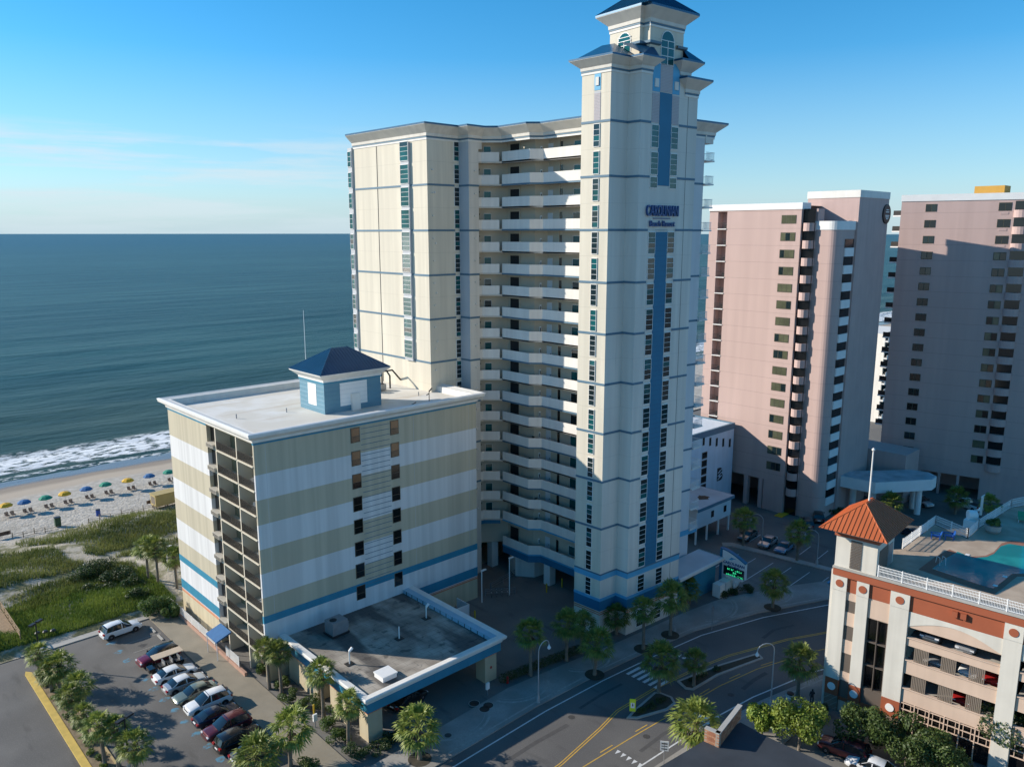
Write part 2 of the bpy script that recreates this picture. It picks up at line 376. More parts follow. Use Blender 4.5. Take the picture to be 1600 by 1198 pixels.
line('edge_line', NL, 0.16, 0.0165, M_line); line('edge_line', SLN, 0.16, 0.0165, M_line)
YW = [(-40, 46.0), (44, 46.1), (50, 46.35), (57, 47.4), (60.6, 48.15), (67, 48.0), (73.7, 47.2), (79, 46.2), (88, 43.2), (98, 38.4), (112, 31)]
YE = [(-40, 44.6), (44, 44.8), (51, 44.75), (58.3, 44.4), (65.5, 43.9), (72.6, 43.45), (79, 42.4), (88, 39.6), (98, 35.2), (112, 28.3)]
for p in (YW, YE): line('yellow_line', offs(p, 0.13), 0.11, 0.0165, M_yel); line('yellow_line', offs(p, -0.13), 0.11, 0.0165, M_yel) if p is YW else None
for i in range(9):                               # broken line of the turn lane
    a = 54 + i * 5.2; q = lambda x: np.interp(x, [p[0] for p in YE], [p[1] for p in YE]) + 0.28
    line('yellow_dash', [(a, q(a)), (a + 1.8, q(a + 1.8))], 0.11, 0.0165, M_yel)
for i in range(6):                               # crosswalk bars
    y = 52.15 - i * 0.78; sheet('crosswalk_bar', [(67.0, y), (69.3, y - 0.12), (69.3, y - 0.52), (67.0, y - 0.40)], 0.0172, M_line)
for i in range(5):                               # crosswalk on the near lanes
    y = 43.0 - i * 0.62; sheet('crosswalk_bar', [(65.6, y), (67.6, y - 0.1), (67.6, y - 0.42), (65.6, y - 0.32)], 0.0172, M_line)
for i in range(5): sheet('yield_triangle', [(55.6, 44.0 - i * 0.68), (54.9, 43.78 - i * 0.68), (55.6, 43.56 - i * 0.68)], 0.0172, M_line)
for i in range(3): sheet('yield_triangle', [(74.6, 51.2 - i * 0.7), (75.3, 50.9 - i * 0.7), (74.6, 50.7 - i * 0.7)], 0.0172, M_line)
M_soil = mat('planting_soil', (0.06, 0.05, 0.032), 0.95, 0.25, 2.0, 0.5, 8)
M_kerb = mat('kerb_concrete', (0.36, 0.34, 0.30), 0.9, 0.12, 1.0)
def island(name, pts, label_soil='planting_bed'):
    o = struct(MB().prism(pts, 0.0, 0.14).build(name, M_kerb)); i = offs(pts, -0.28, True)
    MB().poly([(p[0], p[1], 0.146) for p in i]).build(label_soil, M_soil, o); return o
island('median', [(60.2, 46.6), (61.0, 45.75), (64.6, 44.5), (66.2, 44.6), (66.9, 45.6), (66.7, 47.0), (66.2, 47.5), (61.8, 46.95)])
island('median', [(69.3, 45.6), (69.8, 44.8), (74.4, 44.55), (81.5, 42.9), (82.2, 44.0), (76.2, 45.8), (72.4, 46.6), (69.9, 47.1)])
# car-park island with yellow kerb
o = struct(MB().prism([(16.3, 40), (17.0, 40), (17.0, 99.2), (16.5, 99.9), (16.3, 99.2)], 0.0, 0.15).build('yellow_kerb', mat('yellow_kerb_paint', (0.58, 0.40, 0.09), 0.8, 0.15, 1.5)))
struct(MB().box(17.0, 18.75, 40, 99.3, 0.0, 0.10).build('planting_strip', mat('mulch', (0.22, 0.165, 0.10), 0.95, 0.35, 1.6, 0.6, 6)))
struct(MB().box(18.75, 18.95, 40, 99.3, 0.0, 0.14).build('kerb', mat('tan_kerb', (0.44, 0.33, 0.16), 0.9, 0.15, 1.0)))
k = nodes_mat('worn_blue_paint', .88); k.base(k.mix(k.rmp(k.noise(1.7, 5), .40, .62), (.115, .125, .125), (.085, .235, .33))); M_hblue = k.m
def ragged(c, r, n=11, seed=0):
    q = random.Random(seed); return [(c[0] + r * 1.25 * math.cos(2 * math.pi * i / n) * q.uniform(.55, 1.1), c[1] + r * math.sin(2 * math.pi * i / n) * q.uniform(.55, 1.1)) for i in range(n)]
for i in range(13):
    y = 100.2 - i * 2.80
    if i != 3: sheet('accessible_bay_mark', ragged((25.9 + 0.05 * i, y), 0.52, seed=i), 0.0105, M_hblue)
    if i not in (0, 3): line('bay_line', [(27.1, y + 1.35), (31.4, y + 1.35)], 0.10, 0.0100, mat('worn_bay_paint', (0.30, 0.28, 0.25), 0.85, 0.3, 4))
for yy in (99.2, 96.6): tag(MB().box(30.7, 30.95, yy, yy + 1.7, 0.005, 0.13).build('wheel_stop', M_conc), 'concrete wheel stop at the head of an empty bay beside the white SUV', 'wheel stop', 'wheel stops')
# right-hand car park markings and kerb
struct(MB().prism([(108.3, 65.3), (109.3, 64.2), (112.0, 46.2), (113.2, 46.2), (110.6, 65.0), (109.4, 66.2)], 0.0, 0.14).build('lot_kerb', M_conc))
for i in range(6): line('bay_line', [(98.8 + i * 0.3, 61.5 - i * 2.75), (107.5 + i * .4, 61.9 - i * 2.75)], 0.12, 0.0105, M_line)
for i in range(6): line('bay_line', [(113.0 + i * .4, 63.4 - i * 2.75), (117.5 + i * .4, 63.8 - i * 2.75)], 0.12, 0.0105, M_line)

# ================================================================ STRIPED EIGHT-STOREY HOTEL
def stripes_mat():
    k = nodes_mat('striped_stucco', 0.85); z = k.sep()[2]
    tan, wh = (0.50, 0.445, 0.325), (0.66, 0.655, 0.64)
    # alternate 2.83 m storeys
    per = k.math('FRACT', k.math('DIVIDE', k.math('SUBTRACT', z, 24.35), 5.66), 0)
    st = k.mix(k.math('GREATER_THAN', per, 0.5), tan, wh)
    st = k.mix(k.math('GREATER_THAN', z, 24.35), st, tan)
    st = k.mix(k.math('LESS_THAN', z, 7.8), st, (0.66, 0.655, 0.65))
    st = k.mix(k.math('LESS_THAN', z, 3.05), st, (0.56, 0.48, 0.32))
    v = k.rmp(k.noise(0.8, 5, k.mapping((1.4, 1.4, 0.05))), 0.3, 0.7, 0.86, 1.04)
    h = k.t.nodes.new('ShaderNodeHueSaturation'); k.t.links.new(st, h.inputs['Color']); k.t.links.new(v, h.inputs['Value'])
    k.base(h.outputs[0]); k.bump(k.noise(5, 3), 0.12, 0.03); return k.m
M_stripe = stripes_mat()
hx0, hx1, hy0, hy1 = 36.0, 67.3, 78.7, 103.2
hotel = thing('striped_hotel', 'eight-storey hotel painted in tan and white stripes with a blue-roofed penthouse', 'building', (36, 78.7, 0))
def at0(o):                                     # parts are modelled in world coordinates
    o.matrix_parent_inverse = Matrix.Translation(o.parent.location).inverted(); return o
def part(mb, name, m, parent, smooth=False):
    o = mb.build(name, m, parent, smooth)
    root = parent
    while root.parent: root = root.parent
    if parent.parent is None: o.matrix_parent_inverse = parent.matrix_basis.inverted()
    return o
by0, by1, by2, by3 = 91.05, 88.55, 83.0, 79.0    # balcony column limits on the lit end wall
mb = MB()                                        # shell, left end wall with a gap for balconies
mb.quad((hx0, hy0, 0), (hx1, hy0, 0), (hx1, hy0, 28), (hx0, hy0, 28))
mb.quad((hx1, hy0, 0), (hx1, hy1, 0), (hx1, hy1, 28), (hx1, hy0, 28))
mb.quad((hx1, hy1, 0), (hx0, hy1, 0), (hx0, hy1, 28), (hx1, hy1, 28))
mb.quad((hx0, hy1, 0), (hx0, by0, 0), (hx0, by0, 28), (hx0, hy1, 28))
mb.quad((hx0, by3, 0), (hx0, hy0, 0), (hx0, hy0, 28), (hx0, by3, 28)); mb.quad((hx0, by0, 27.85), (hx0, by3, 27.85), (hx0, by3, 28), (hx0, by0, 28))
mb.quad((hx0, by0, 0), (hx0 + 1.7, by0, 0), (hx0 + 1.7, by0, 28), (hx0, by0, 28)); mb.quad((hx0 + 1.7, by3, 0), (hx0, by3, 0), (hx0, by3, 28), (hx0 + 1.7, by3, 28))
part(mb, 'wall', M_stripe, hotel)
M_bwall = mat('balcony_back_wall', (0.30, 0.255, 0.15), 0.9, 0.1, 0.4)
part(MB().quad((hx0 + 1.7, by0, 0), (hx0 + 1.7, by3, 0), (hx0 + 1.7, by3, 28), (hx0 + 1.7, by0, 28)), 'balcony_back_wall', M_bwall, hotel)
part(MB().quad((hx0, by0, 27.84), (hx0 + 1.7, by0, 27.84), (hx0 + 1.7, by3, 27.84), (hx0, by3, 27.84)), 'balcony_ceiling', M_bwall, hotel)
M_slab = mat('slab_edge', (0.62, 0.56, 0.44), 0.8, 0.06, 0.5)
for yy, wd in ((by1, .22), (by2, .2)): part(MB().box(hx0 - 0.04, hx0 + 1.7, yy - wd / 2, yy + wd / 2, 0, 27.84), 'balcony_fin', M_slab, hotel)
M_rail = mat('dark_bronze_rail', (0.03, 0.027, 0.024), 0.5, 0.1, 2)
M_tan = mat('ac_grille', (0.50, 0.46, 0.38), 0.7, 0.1, 2)
plastic = mat('white_resin', (0.72, 0.72, 0.70), 0.5, 0.05, 3)
def chair_mesh():
    mb = MB()
    mb.box(-.25, .25, -.24, .22, .40, .44)
    for sx in (-.23, .23):
        for sy in (-.22, .2): mb.tube((sx, sy, 0), (sx * .9, sy * .9, .42), .025, n=5)
        mb.box(sx - .03, sx + .03, -.24, .24, .62, .66); mb.tube((sx, .2, .42), (sx, .2, .64), .022, n=5)
    for i in range(5): mb.quad((-.22 + i * .095, .22, .44), (-.15 + i * .095, .22, .44), (-.15 + i * .095, .36, .90), (-.22 + i * .095, .36, .90))
    mb.box(-.24, .24, .33, .38, .86, .93)
    return mb
chair0 = None; nch = 0
rnd = random.Random(5)
lev = [25.30 - 2.793 * i for i in range(9)] + [0.15]
for i, z in enumerate(lev):
    if z > 1:
        part(MB().box(hx0 - 0.10, hx0 + 1.7, by3, by2 - .1, z - 0.14, z), 'balcony_slab', M_slab, hotel)
        part(MB().box(hx0 - 0.10, hx0 + 1.7, by2 + .1, by1 - .11, z - 0.14, z), 'balcony_slab', M_slab, hotel)
        part(MB().box(hx0 - 0.05, hx0 + 1.7, by1 + .11, by0, z - 0.14, z), 'balcony_slab', M_slab, hotel)
        ac = part(MB().box(hx0 - 0.28, hx0 + 0.5, by1 + 0.35, by0 - 0.25, z + 0.02, z + 0.50), 'air_conditioner', M_tan, hotel)
        g = MB()
        for q in range(6): g.box(hx0 - 0.30, hx0 - 0.28, by1 + 0.42, by0 - 0.32, z + 0.07 + q * 0.07, z + 0.10 + q * 0.07)
        o = g.build('grille', M_dark, ac)
    zt = lev[i - 1] - 0.14 if i else 27.84
    for (a, b, col) in ((by3, by2 - .1, 1), (by2 + .1, by1 - .11, 0)):
        rl = MB()
        for zz in (z + .10, z + 1.02): rl.box(hx0 - 0.05, hx0 - 0.01, a + .02, b - .02, zz, zz + .045)
        nb = int((b - a) / 0.115)
        for q in range(nb + 1): yy = a + .04 + (b - a - .08) * q / nb; rl.box(hx0 - 0.045, hx0 - 0.015, yy - .017, yy + .017, z + .1, z + 1.05)
        if z > 1: part(rl, 'railing', M_rail, hotel)
        d = part(MB().box(hx0 + 1.64, hx0 + 1.69, a + 0.15, a + 2.3, z, min(zt - .1, z + 2.15)), 'sliding_door', M_glassB, hotel)
        MB().box(hx0 + 1.60, hx0 + 1.645, a + 0.97, a + 1.03, z, min(zt - .1, z + 2.15)).build('door_stile', M_rail, d)
        if z > 1 and rnd.random() < 0.8:
            for q in range(rnd.choice((1, 2, 2, 3))):
                if chair0 is None:
                    chair0 = chair_mesh().build('resin_chair', plastic); o = chair0
                else: o = chair0.copy(); COL.objects.link(o)
                o.location = (hx0 + rnd.uniform(.45, .95), a + .6 + q * .95 + rnd.uniform(-.1, .1), z + 0.002); o.rotation_euler = (0, 0, rnd.uniform(0, 6.28))
                tag(o, 'white resin armchair on a balcony of the striped hotel', 'chair', 'balcony chairs'); nch += 1
    w_ = part(MB().box(hx0 + 0.45, hx0 + 0.5, by1 + .11, by0 - .05, z + 0.52, zt), 'window', M_glassB, hotel)
    MB().box(hx0 + 0.42, hx0 + 0.46, by1 + 1.2, by1 + 1.26, z + .52, zt).build('mullion', M_rail, w_)
# painted bands on the walls: geometry a little proud
ring = [(hx0, hy1), (hx0, hy0), (hx1, hy0), (hx1, hy1)]
ringL = [(hx0, hy1), (hx0, by0)]; ringF = [(hx0, by3), (hx0, hy0), (hx1, hy0), (hx1, hy1)]
def band(poly, z0, z1, m, parent, out=0.03, name='band', closed=False):
    poly = list(reversed(poly)) if False else poly
    return part(MB().sweep(poly, [(0, z0), (out, z0), (out, z1), (0, z1)], closed), name, m, parent)
def rev(p): return list(reversed(p))
for pl in (ringL, ringF):
    pl = [p for p in pl]
    band(rev(pl)[::-1], 7.15, 8.0, M_teal, hotel, -0.03 if False else 0.03)
    band(pl, 3.30, 4.55, M_teal, hotel); band(pl, 3.10, 3.17, M_orange, hotel); band(pl, 2.86, 2.98, M_orange, hotel)
    band(pl, 27.72, 27.9, M_teal, hotel, 0.05)
# cornice and parapet
cor = [(0.02, 27.95), (0.16, 28.0), (0.2, 28.25), (0.62, 28.62), (0.85, 28.72), (0.9, 29.12), (0.72, 29.18), (0.0, 29.0), (-0.35, 29.0), (-0.4, 28.2)]
part(MB().sweep(ring, cor, True), 'cornice', M_trim, hotel)
part(MB().sweep(ring, [(0.905, 28.98), (0.93, 29.0), (0.93, 29.13), (0.70, 29.20), (0.68, 29.185)], True), 'coping', M_white, hotel)
k = nodes_mat('white_roof_membrane', 0.8)
c = k.mix(k.rmp(k.noise(0.3, 6), 0.4, 0.7), (0.62, 0.58, 0.50), (0.70, 0.68, 0.63)); c = k.mix(k.rmp(k.noise(0.5, 5, k.mapping((0.15, 1, 1))), 0.58, 0.7, 0, 0.5), c, (0.52, 0.44, 0.34)); k.base(c); M_roofw = k.m
part(MB().quad((hx0 + .3, hy0 + .3, 28.2), (hx1 - .3, hy0 + .3, 28.2), (hx1 - .3, hy1 - .3, 28.2), (hx0 + .3, hy1 - .3, 28.2)), 'roof_deck', M_roofw, hotel)
# penthouse
px0, px1, py0, py1 = 48.1, 56.3, 84.6, 90.6
M_siding = mat('teal_lap_siding', (0.115, 0.25, 0.325), 0.7, 0.08, 0.6)
ph = part(MB().box(px0, px1, py0, py1, 28.2, 32.4), 'penthouse', M_siding, hotel)
lap = MB()
for q in range(7): lap.sweep([(px0, py1), (px0, py0), (px1, py0), (px1, py1)], [(0.0, 28.72 + q * .55), (0.035, 28.72 + q * .55), (0.0, 28.80 + q * .55)], True)
lap.build('siding_course', M_siding, ph)
MB().box(px0 - .03, px0 + .1, py0 + 1.9, py0 + 3.9, 29.0, 31.7).build('wall_panel', M_white, ph)
MB().box(px0 + 2.2, px0 + 6.1, py0 - .03, py0 + .1, 28.9, 31.8).build('wall_panel', M_white, ph); MB().box(px0 + 3.7, px0 + 4.9, py0 - .35, py0 - .03, 28.2, 30.3).build('duct', M_trim, ph)
pr = [(px0, py1), (px0, py0), (px1, py0), (px1, py1)]
part(MB().sweep(pr, [(0.02, 32.1), (.1, 32.15), (.12, 32.4), (.9, 33.05), (.95, 33.2), (0, 33.2)], True), 'penthouse_cornice', M_trim, hotel)
part(MB().sweep(pr, [(0.01, 31.95), (.09, 31.95), (.09, 32.12), (0.01, 32.12)], True), 'penthouse_band', M_teal, hotel)
def hip_roof(x0, x1, y0, y1, z0, z1, m, parent, sp=0.42, seam=0.06, name='hip_roof', rot=None):
    """hipped metal roof with a standing seam every sp metres"""
    L = min(x1 - x0, y1 - y0) / 2; cx0, cx1 = x0 + L, x1 - L; cy0, cy1 = y0 + L, y1 - L
    if cx1 < cx0: cx0 = cx1 = (x0 + x1) / 2
    if cy1 < cy0: cy0 = cy1 = (y0 + y1) / 2
    A, B, C, D = (x0, y0, z0), (x1, y0, z0), (x1, y1, z0), (x0, y1, z0); e, f, g, h = (cx0, cy0, z1), (cx1, cy0, z1), (cx1, cy1, z1), (cx0, cy1, z1)
    mb = MB(); mb.poly([A, B, f, e]).poly([B, C, g, f]).poly([C, D, h, g]).poly([D, A, e, h]).poly([(x0, y0, z0), (x0, y1, z0), (x1, y1, z0), (x1, y0, z0)])
    o = part(mb, name, m, parent) if parent.parent is None else mb.build(name, m, parent)
    s = MB()
    for (P, Q, r0, r1) in ((A, B, e, f), (B, C, f, g), (C, D, g, h), (D, A, h, e)):
        P, Q, r0, r1 = map(Vector, (P, Q, r0, r1)); u = (Q - P); Lq = u.length; u = u / Lq; n = int(Lq / sp)
        up = (r0 - P); inn = up - u * up.dot(u); nrm = u.cross(inn).normalized()
        if nrm.z < 0: nrm = -nrm
        a0 = (r0 - P).dot(u); a1 = (r1 - P).dot(u)
        for i in range(1, n):
            d = Lq * i / n
            t = 1.0
            if d < a0: t = d / a0
            elif d > a1: t = (Lq - d) / (Lq - a1)
            b = P + u * d; tp = b + inn * t
            s.quad(b - u * .02, b - u * .02 + nrm * seam, tp - u * .02 + nrm * seam, tp - u * .02); s.quad(b + u * .02, tp + u * .02, tp + u * .02 + nrm * seam, b + u * .02 + nrm * seam); s.quad(b - u * .02 + nrm * seam, b + u * .02 + nrm * seam, tp + u * .02 + nrm * seam, tp - u * .02 + nrm * seam)
        s.tube(P, r0, 0.07, n=5)
    s.tube(r1, r0, .07, n=5) if (Vector(e) - Vector(f)).length > .1 else None
    s.build('standing_seams', m, o); return o
hip_roof(px0 - .95, px1 + .95, py0 - .95, py1 + .95, 33.2, 35.8, M_roofblue, hotel)
# windows of the shaded long wall and the ribbed panel between them
M_brown = mat('brown_window_frame', (0.10, 0.075, 0.05), 0.5, 0.1, 2)
M_curt = glass('amber_curtained_glass', (0.16, 0.075, 0.035), 0.15)
for ci, x0 in enumerate((47.95, 53.5)):
    for i in range(8):
        z1 = 27.55 - 2.825 * i; x1 = x0 + 1.25
        w_ = part(MB().box(x0, x1, hy0 - .05, hy0 + .1, z1 - 1.8, z1), 'window', M_brown, hotel)
        gm = M_curt if i < 3 - ci and rnd.random() < .9 else M_glassB
        MB().box(x0 + .09, x1 - .09, hy0 - .065, hy0 - .048, z1 - .98, z1 - .08).build('pane', gm, w_); MB().box(x0 + .09, x1 - .09, hy0 - .062, hy0 - .048, z1 - 1.72, z1 - 1.04).build('pane', M_glassB, w_)
pl = MB()
for i in range(31): zz = 27.3 - i * 0.655; pl.box(49.35, 53.4, hy0 - .035, hy0 - .002, zz - .055, zz)
part(pl, 'panel_joint', M_band, hotel)
for xx in (37.3, 57.0, 66.0): part(MB().box(xx, xx + .03, hy0 - .006, hy0 + .01, 8.0, 27.7), 'control_joint', M_bluebay_shade, hotel)
for x in (39, 45, 52, 58, 63): part(MB().tube((x + .3, 86 + (x % 7), 28.2), (x + .3, 86 + (x % 7), 28.75), .07), 'vent_pipe', M_grey, hotel)
tag(MB().tube((51.5, 95, 28.2), (51.5, 95, 40.0), .06, .03).build('antenna_mast', M_white), 'slim white mast rising behind the penthouse of the striped hotel', 'mast')
def condenser(x, y, z, s=1.0, label=''):
    t = thing('condenser', label, 'air conditioner', (x, y, z), 0.2, 'rooftop condensers')
    MB().box(-.5 * s, .5 * s, -.5 * s, .5 * s, 0.1, .95 * s).build('casing', M_grey, t); MB().lathe([(.4 * s, .95 * s), (.42 * s, 1.02 * s), (.1, 1.03 * s)], 12).build('fan_guard', M_black, t); MB().box(-.55 * s, .55 * s, -.1, .1, 0, .1).build('skid', M_black, t)
for x, y in ((60.3, 92.0), (61.7, 92.6), (60.0, 93.6)): condenser(x, y, 28.2, 1.0, 'grey fan condenser unit beside the pipe frame on the white hotel roof')
tf = MB()
for a, b in (((62.8, 94, 28.2), (62.8, 94, 30.6)), ((62.8, 94, 30.6), (64.6, 94, 30.6)), ((64.6, 94, 30.6), (66, 94, 29.0)), ((63.6, 93.2, 28.2), (63.6, 93.2, 30.0)), ((63.6, 93.2, 30.0), (63.6, 94, 30.6))): tf.tube(a, b, .12)
tag(tf.build('pipe_frame', M_black), 'dark bent pipe frame standing on the white hotel roof', 'pipe')
tf = MB().tube((62.2, 82.2, 28.2), (62.2, 82.2, 29.5), .05).tube((62.2, 82.2, 29.5), (62.7, 82.2, 29.9), .09).tube((62.2, 82.2, 29.2), (61.8, 82.2, 29.1), .07)
tag(tf.build('roof_floodlight', M_rail), 'small dark floodlight post near the front edge of the white hotel roof', 'floodlight')
tf = MB().box(57.0, 58.7, 80.0, 80.5, 28.2, 28.5).tube((57.1, 80.2, 28.4), (58.6, 80.2, 28.9), .06)
tag(tf.build('roof_equipment', M_rail), 'low dark equipment lying near the front parapet of the white roof', 'equipment')
# ground-floor awning, white fence and gates on the lit side
t = thing('door_awning', 'small blue canvas awning on posts beside the striped hotel wall', 'awning', (34.6, 88.4, 0))
MB().poly([(-.9, -1.5, 2.55), (.95, -1.5, 3.2), (.95, 1.5, 3.2), (-.9, 1.5, 2.55)]).poly([(-.9, -1.5, 2.35), (-.9, -1.5, 2.55), (-.9, 1.5, 2.55), (-.9, 1.5, 2.35)]).poly([(-.9, -1.5, 2.35), (.95, -1.5, 3.0), (.95, -1.5, 3.2), (-.9, -1.5, 2.55)]).build('canvas', mat('blue_canvas', (0.03, 0.13, 0.30), 0.8, 0.1, 2), t)
for sy in (-1.4, 1.4): MB().tube((-.85, sy, 0), (-.85, sy, 2.5), .05).build('post', M_white, t)
def picket_fence(name, pts, h, label, m=M_white, sp=0.14, z=0.0, wall=None, group=None, rails=None, r=.012):
    t = thing(name, label, 'fence', (pts[0][0], pts[0][1], z), 0, group)
    ox, oy = pts[0]
    for i in range(len(pts) - 1):
        P = (pts[i][0] - ox, pts[i][1] - oy); Q = (pts[i + 1][0] - ox, pts[i + 1][1] - oy); L = math.hypot(Q[0] - P[0], Q[1] - P[1]); n = max(1, int(L / 2.2))
        u = ((Q[0] - P[0]) / L, (Q[1] - P[1]) / L)
        for j in range(n + 1):
            c = (P[0] + u[0] * L * j / n, P[1] + u[1] * L * j / n); MB().box(c[0] - .045, c[0] + .045, c[1] - .045, c[1] + .045, 0, h + .06).build('post', m, t)
        for j in range(n):
            a = (P[0] + u[0] * L * j / n, P[1] + u[1] * L * j / n); b = (P[0] + u[0] * L * (j + 1) / n, P[1] + u[1] * L * (j + 1) / n)
            mb = MB()
            for zz in (rails or (0.10, h - .05)): mb.obox(a, b, .04, zz, zz + .05, -.02)
            if sp:
                k2 = int(L / n / sp)
                for q in range(1, k2): c = (a[0] + (b[0] - a[0]) * q / k2, a[1] + (b[1] - a[1]) * q / k2); mb.box(c[0] - r, c[0] + r, c[1] - r, c[1] + r, .1, h)
            mb.build('panel', m, t)
    return t
struct(MB().box(34.55, 34.85, 81.5, 104.2, 0, 0.55).build('low_pink_wall', mat('pink_brick_base', (0.42, 0.25, 0.18), 0.9, 0.12, 1.0)))
picket_fence('pool_fence', [(34.7, 104.1), (34.7, 89.9)], 1.15, 'white picket fence on a low wall beside the lit striped wall', z=0.55, sp=.13, r=.02)
picket_fence('side_gate', [(34.7, 86.6), (34.7, 83.2)], 1.25, 'white gate panels beyond the blue awning', z=0.55, sp=.12, r=.02)

# ================================================================ ENTRANCE CANOPY
cx0, cx1, cy0, cy1 = 38.1, 55.9, 61.4, 78.7
can = thing('entrance_canopy', 'low flat-roofed hotel entrance canopy with teal fascia and stained roof', 'canopy', (38, 61.4, 0))
k = nodes_mat('stained_roof_membrane', 0.85)
c = k.mix(k.rmp(k.noise(0.35, 7), 0.35, 0.7), (0.22, 0.19, 0.155), (0.42, 0.375, 0.31))
c = k.mix(k.rmp(k.noise(0.22, 5, k.mapping((1, 0.3, 1))), 0.46, 0.58), c, (0.10, 0.09, 0.08)); c = k.mix(k.rmp(k.noise(0.8, 5), 0.60, 0.68, 0, .6), c, (0.04, 0.036, 0.033))
br = k.t.nodes.new('ShaderNodeTexBrick'); br.inputs['Scale'].default_value = 0.30; br.inputs['Mortar Size'].default_value = 0.008; br.inputs['Color1'].default_value = br.inputs['Color2'].default_value = (1, 1, 1, 1); br.inputs['Mortar'].default_value = (.55, .55, .55, 1)
k.t.links.new(k.pos, br.inputs['Vector']); mm = k.t.nodes.new('ShaderNodeMix'); mm.data_type = 'RGBA'; mm.blend_type = 'MULTIPLY'; mm.inputs[0].default_value = .8
k.t.links.new(c, mm.inputs[6]); k.t.links.new(br.outputs[0], mm.inputs[7]); k.base(mm.outputs[2]); M_stain = k.m
part(MB().quad((cx0 + .3, cy0 + .3, 4.75), (cx1 - .3, cy0 + .3, 4.75), (cx1 - .3, cy1, 4.75), (cx0 + .3, cy1, 4.75)), 'roof_deck', M_stain, can)
part(MB().quad((cx0 + .3, cy1 - .02, 3.4), (cx1 - .3, cy1 - .02, 3.4), (cx1 - .3, cy0 + .3, 3.4), (cx0 + .3, cy0 + .3, 3.4)), 'soffit', M_trim, can)
cring = [(cx0, cy1 - .03), (cx0, cy0), (cx1, cy0), (cx1, cy1 - .03)]
part(MB().sweep(cring, [(0, 3.4), (0.0, 4.45)]), 'fascia', M_teal, can); part(MB().sweep([(cx0 + .35, cy1 - .03), (cx0 + .35, cy0 + .35), (cx1 - .35, cy0 + .35), (cx1 - .35, cy1 - .03)][::-1], [(0, 3.4), (0.0, 4.45)]), 'fascia_back', M_trim, can)
part(MB().sweep(cring, [(0.0, 4.44), (0.12, 4.47), (.14, 4.62), (.42, 4.85), (.5, 4.95), (.52, 5.2), (.40, 5.26), (-.30, 5.2), (-.32, 4.75)]), 'cornice', M_trim, can)
part(MB().box(cx1 - 1.15, cx1 - .33, cy0 + .33, cy1 - .05, 4.76, 5.215), 'parapet_slope', mat('pale_blue_metal', (0.28, 0.47, 0.58), 0.45, 0.08, 0.8), can)
M_pier = mat('tan_pier_stucco', (0.50, 0.42, 0.28), 0.85, 0.08, 0.4, streak=.06)
for x, y, sx, sy in ((38.3, 61.7, 1.7, 1.6), (38.3, 65.9, 1.5, 3.0), (38.3, 71.5, 1.5, 6.5), (53.8, 61.7, 1.7, 1.6), (53.6, 67.3, 1.3, 1.3), (53.6, 73.2, 1.3, 1.3)):
    p = part(MB().box(x, x + sx, y, y + sy, 0, 3.4), 'pier', M_pier, can)
    MB().sweep([(x, y + sy), (x, y), (x + sx, y), (x + sx, y + sy)], [(0, 3.12), (.025, 3.12), (.025, 3.2), (0, 3.2)], True).build('orange_line', M_orange, p)
pp = MB().lathe([(.16, 0), (.16, .03)], 14); o = pp.build('no_parking_disc', mat('red_sign', (.45, .05, .04), .5), can); o.matrix_parent_inverse = can.matrix_basis.inverted(); o.location = (54.65, 61.68, 1.7); o.rotation_euler = (math.pi / 2, 0, 0)
st = MB()
for i in range(14): st.box(cx1 - 1.2, cx1 - 1.15, cy0 + 1.5 + i * 1.15, cy0 + 1.58 + i * 1.15, 4.76, 5.18)
part(st, 'parapet_stays', M_rail, can)
t = thing('rooftop_unit', 'large dark grey packaged air conditioner on the canopy roof by the wall', 'air conditioner', (43.1, 75.4, 4.75), 0.05)
MB().box(-1.0, 1.0, -.85, .85, .25, 1.75).build('casing', M_grey, t); MB().box(-1.15, 1.15, -.95, .95, 0.05, .25).build('kerb', M_black, t); MB().lathe([(.42, 1.75), (.42, 1.80), (.05, 1.81)], 14, (-.4, 0, 0)).build('fan', M_black, t); MB().box(1.0, 1.35, -.5, .4, .4, 1.2).build('hood', M_grey, t)
t = thing('roof_hatch', 'white square roof hatch with a stained patch on the canopy', 'hatch', (42.0, 63.9, 4.75)); MB().box(-.85, .85, -.8, .8, 0, .45).build('curb', M_white, t); MB().box(-.92, .92, -.87, .87, .45, .58).build('lid', M_white, t)
for i, (x, y, a, lb) in enumerate(((40.6, 68.6, 1.9, 'white floodlight post on the sunlit part of the canopy roof'), (52.8, 71.2, 2.3, 'white floodlight post near the pale blue parapet of the canopy'), (47.6, 69.4, 0.0, 'plain vent pipe standing on a small base in mid canopy roof'))):
    t = thing('roof_post', lb, 'post', (x, y, 4.75)); MB().tube((0, 0, 0), (0, 0, 1.5), .07).build('pipe', M_white, t); MB().box(-.45, .45, -.4, .4, 0, .06).build('base_pad', M_rail, t)
    if a: MB().tube((0, 0, 1.45), (.4, 0, 1.75), .14, .16).build('lamp_head', M_white, t)
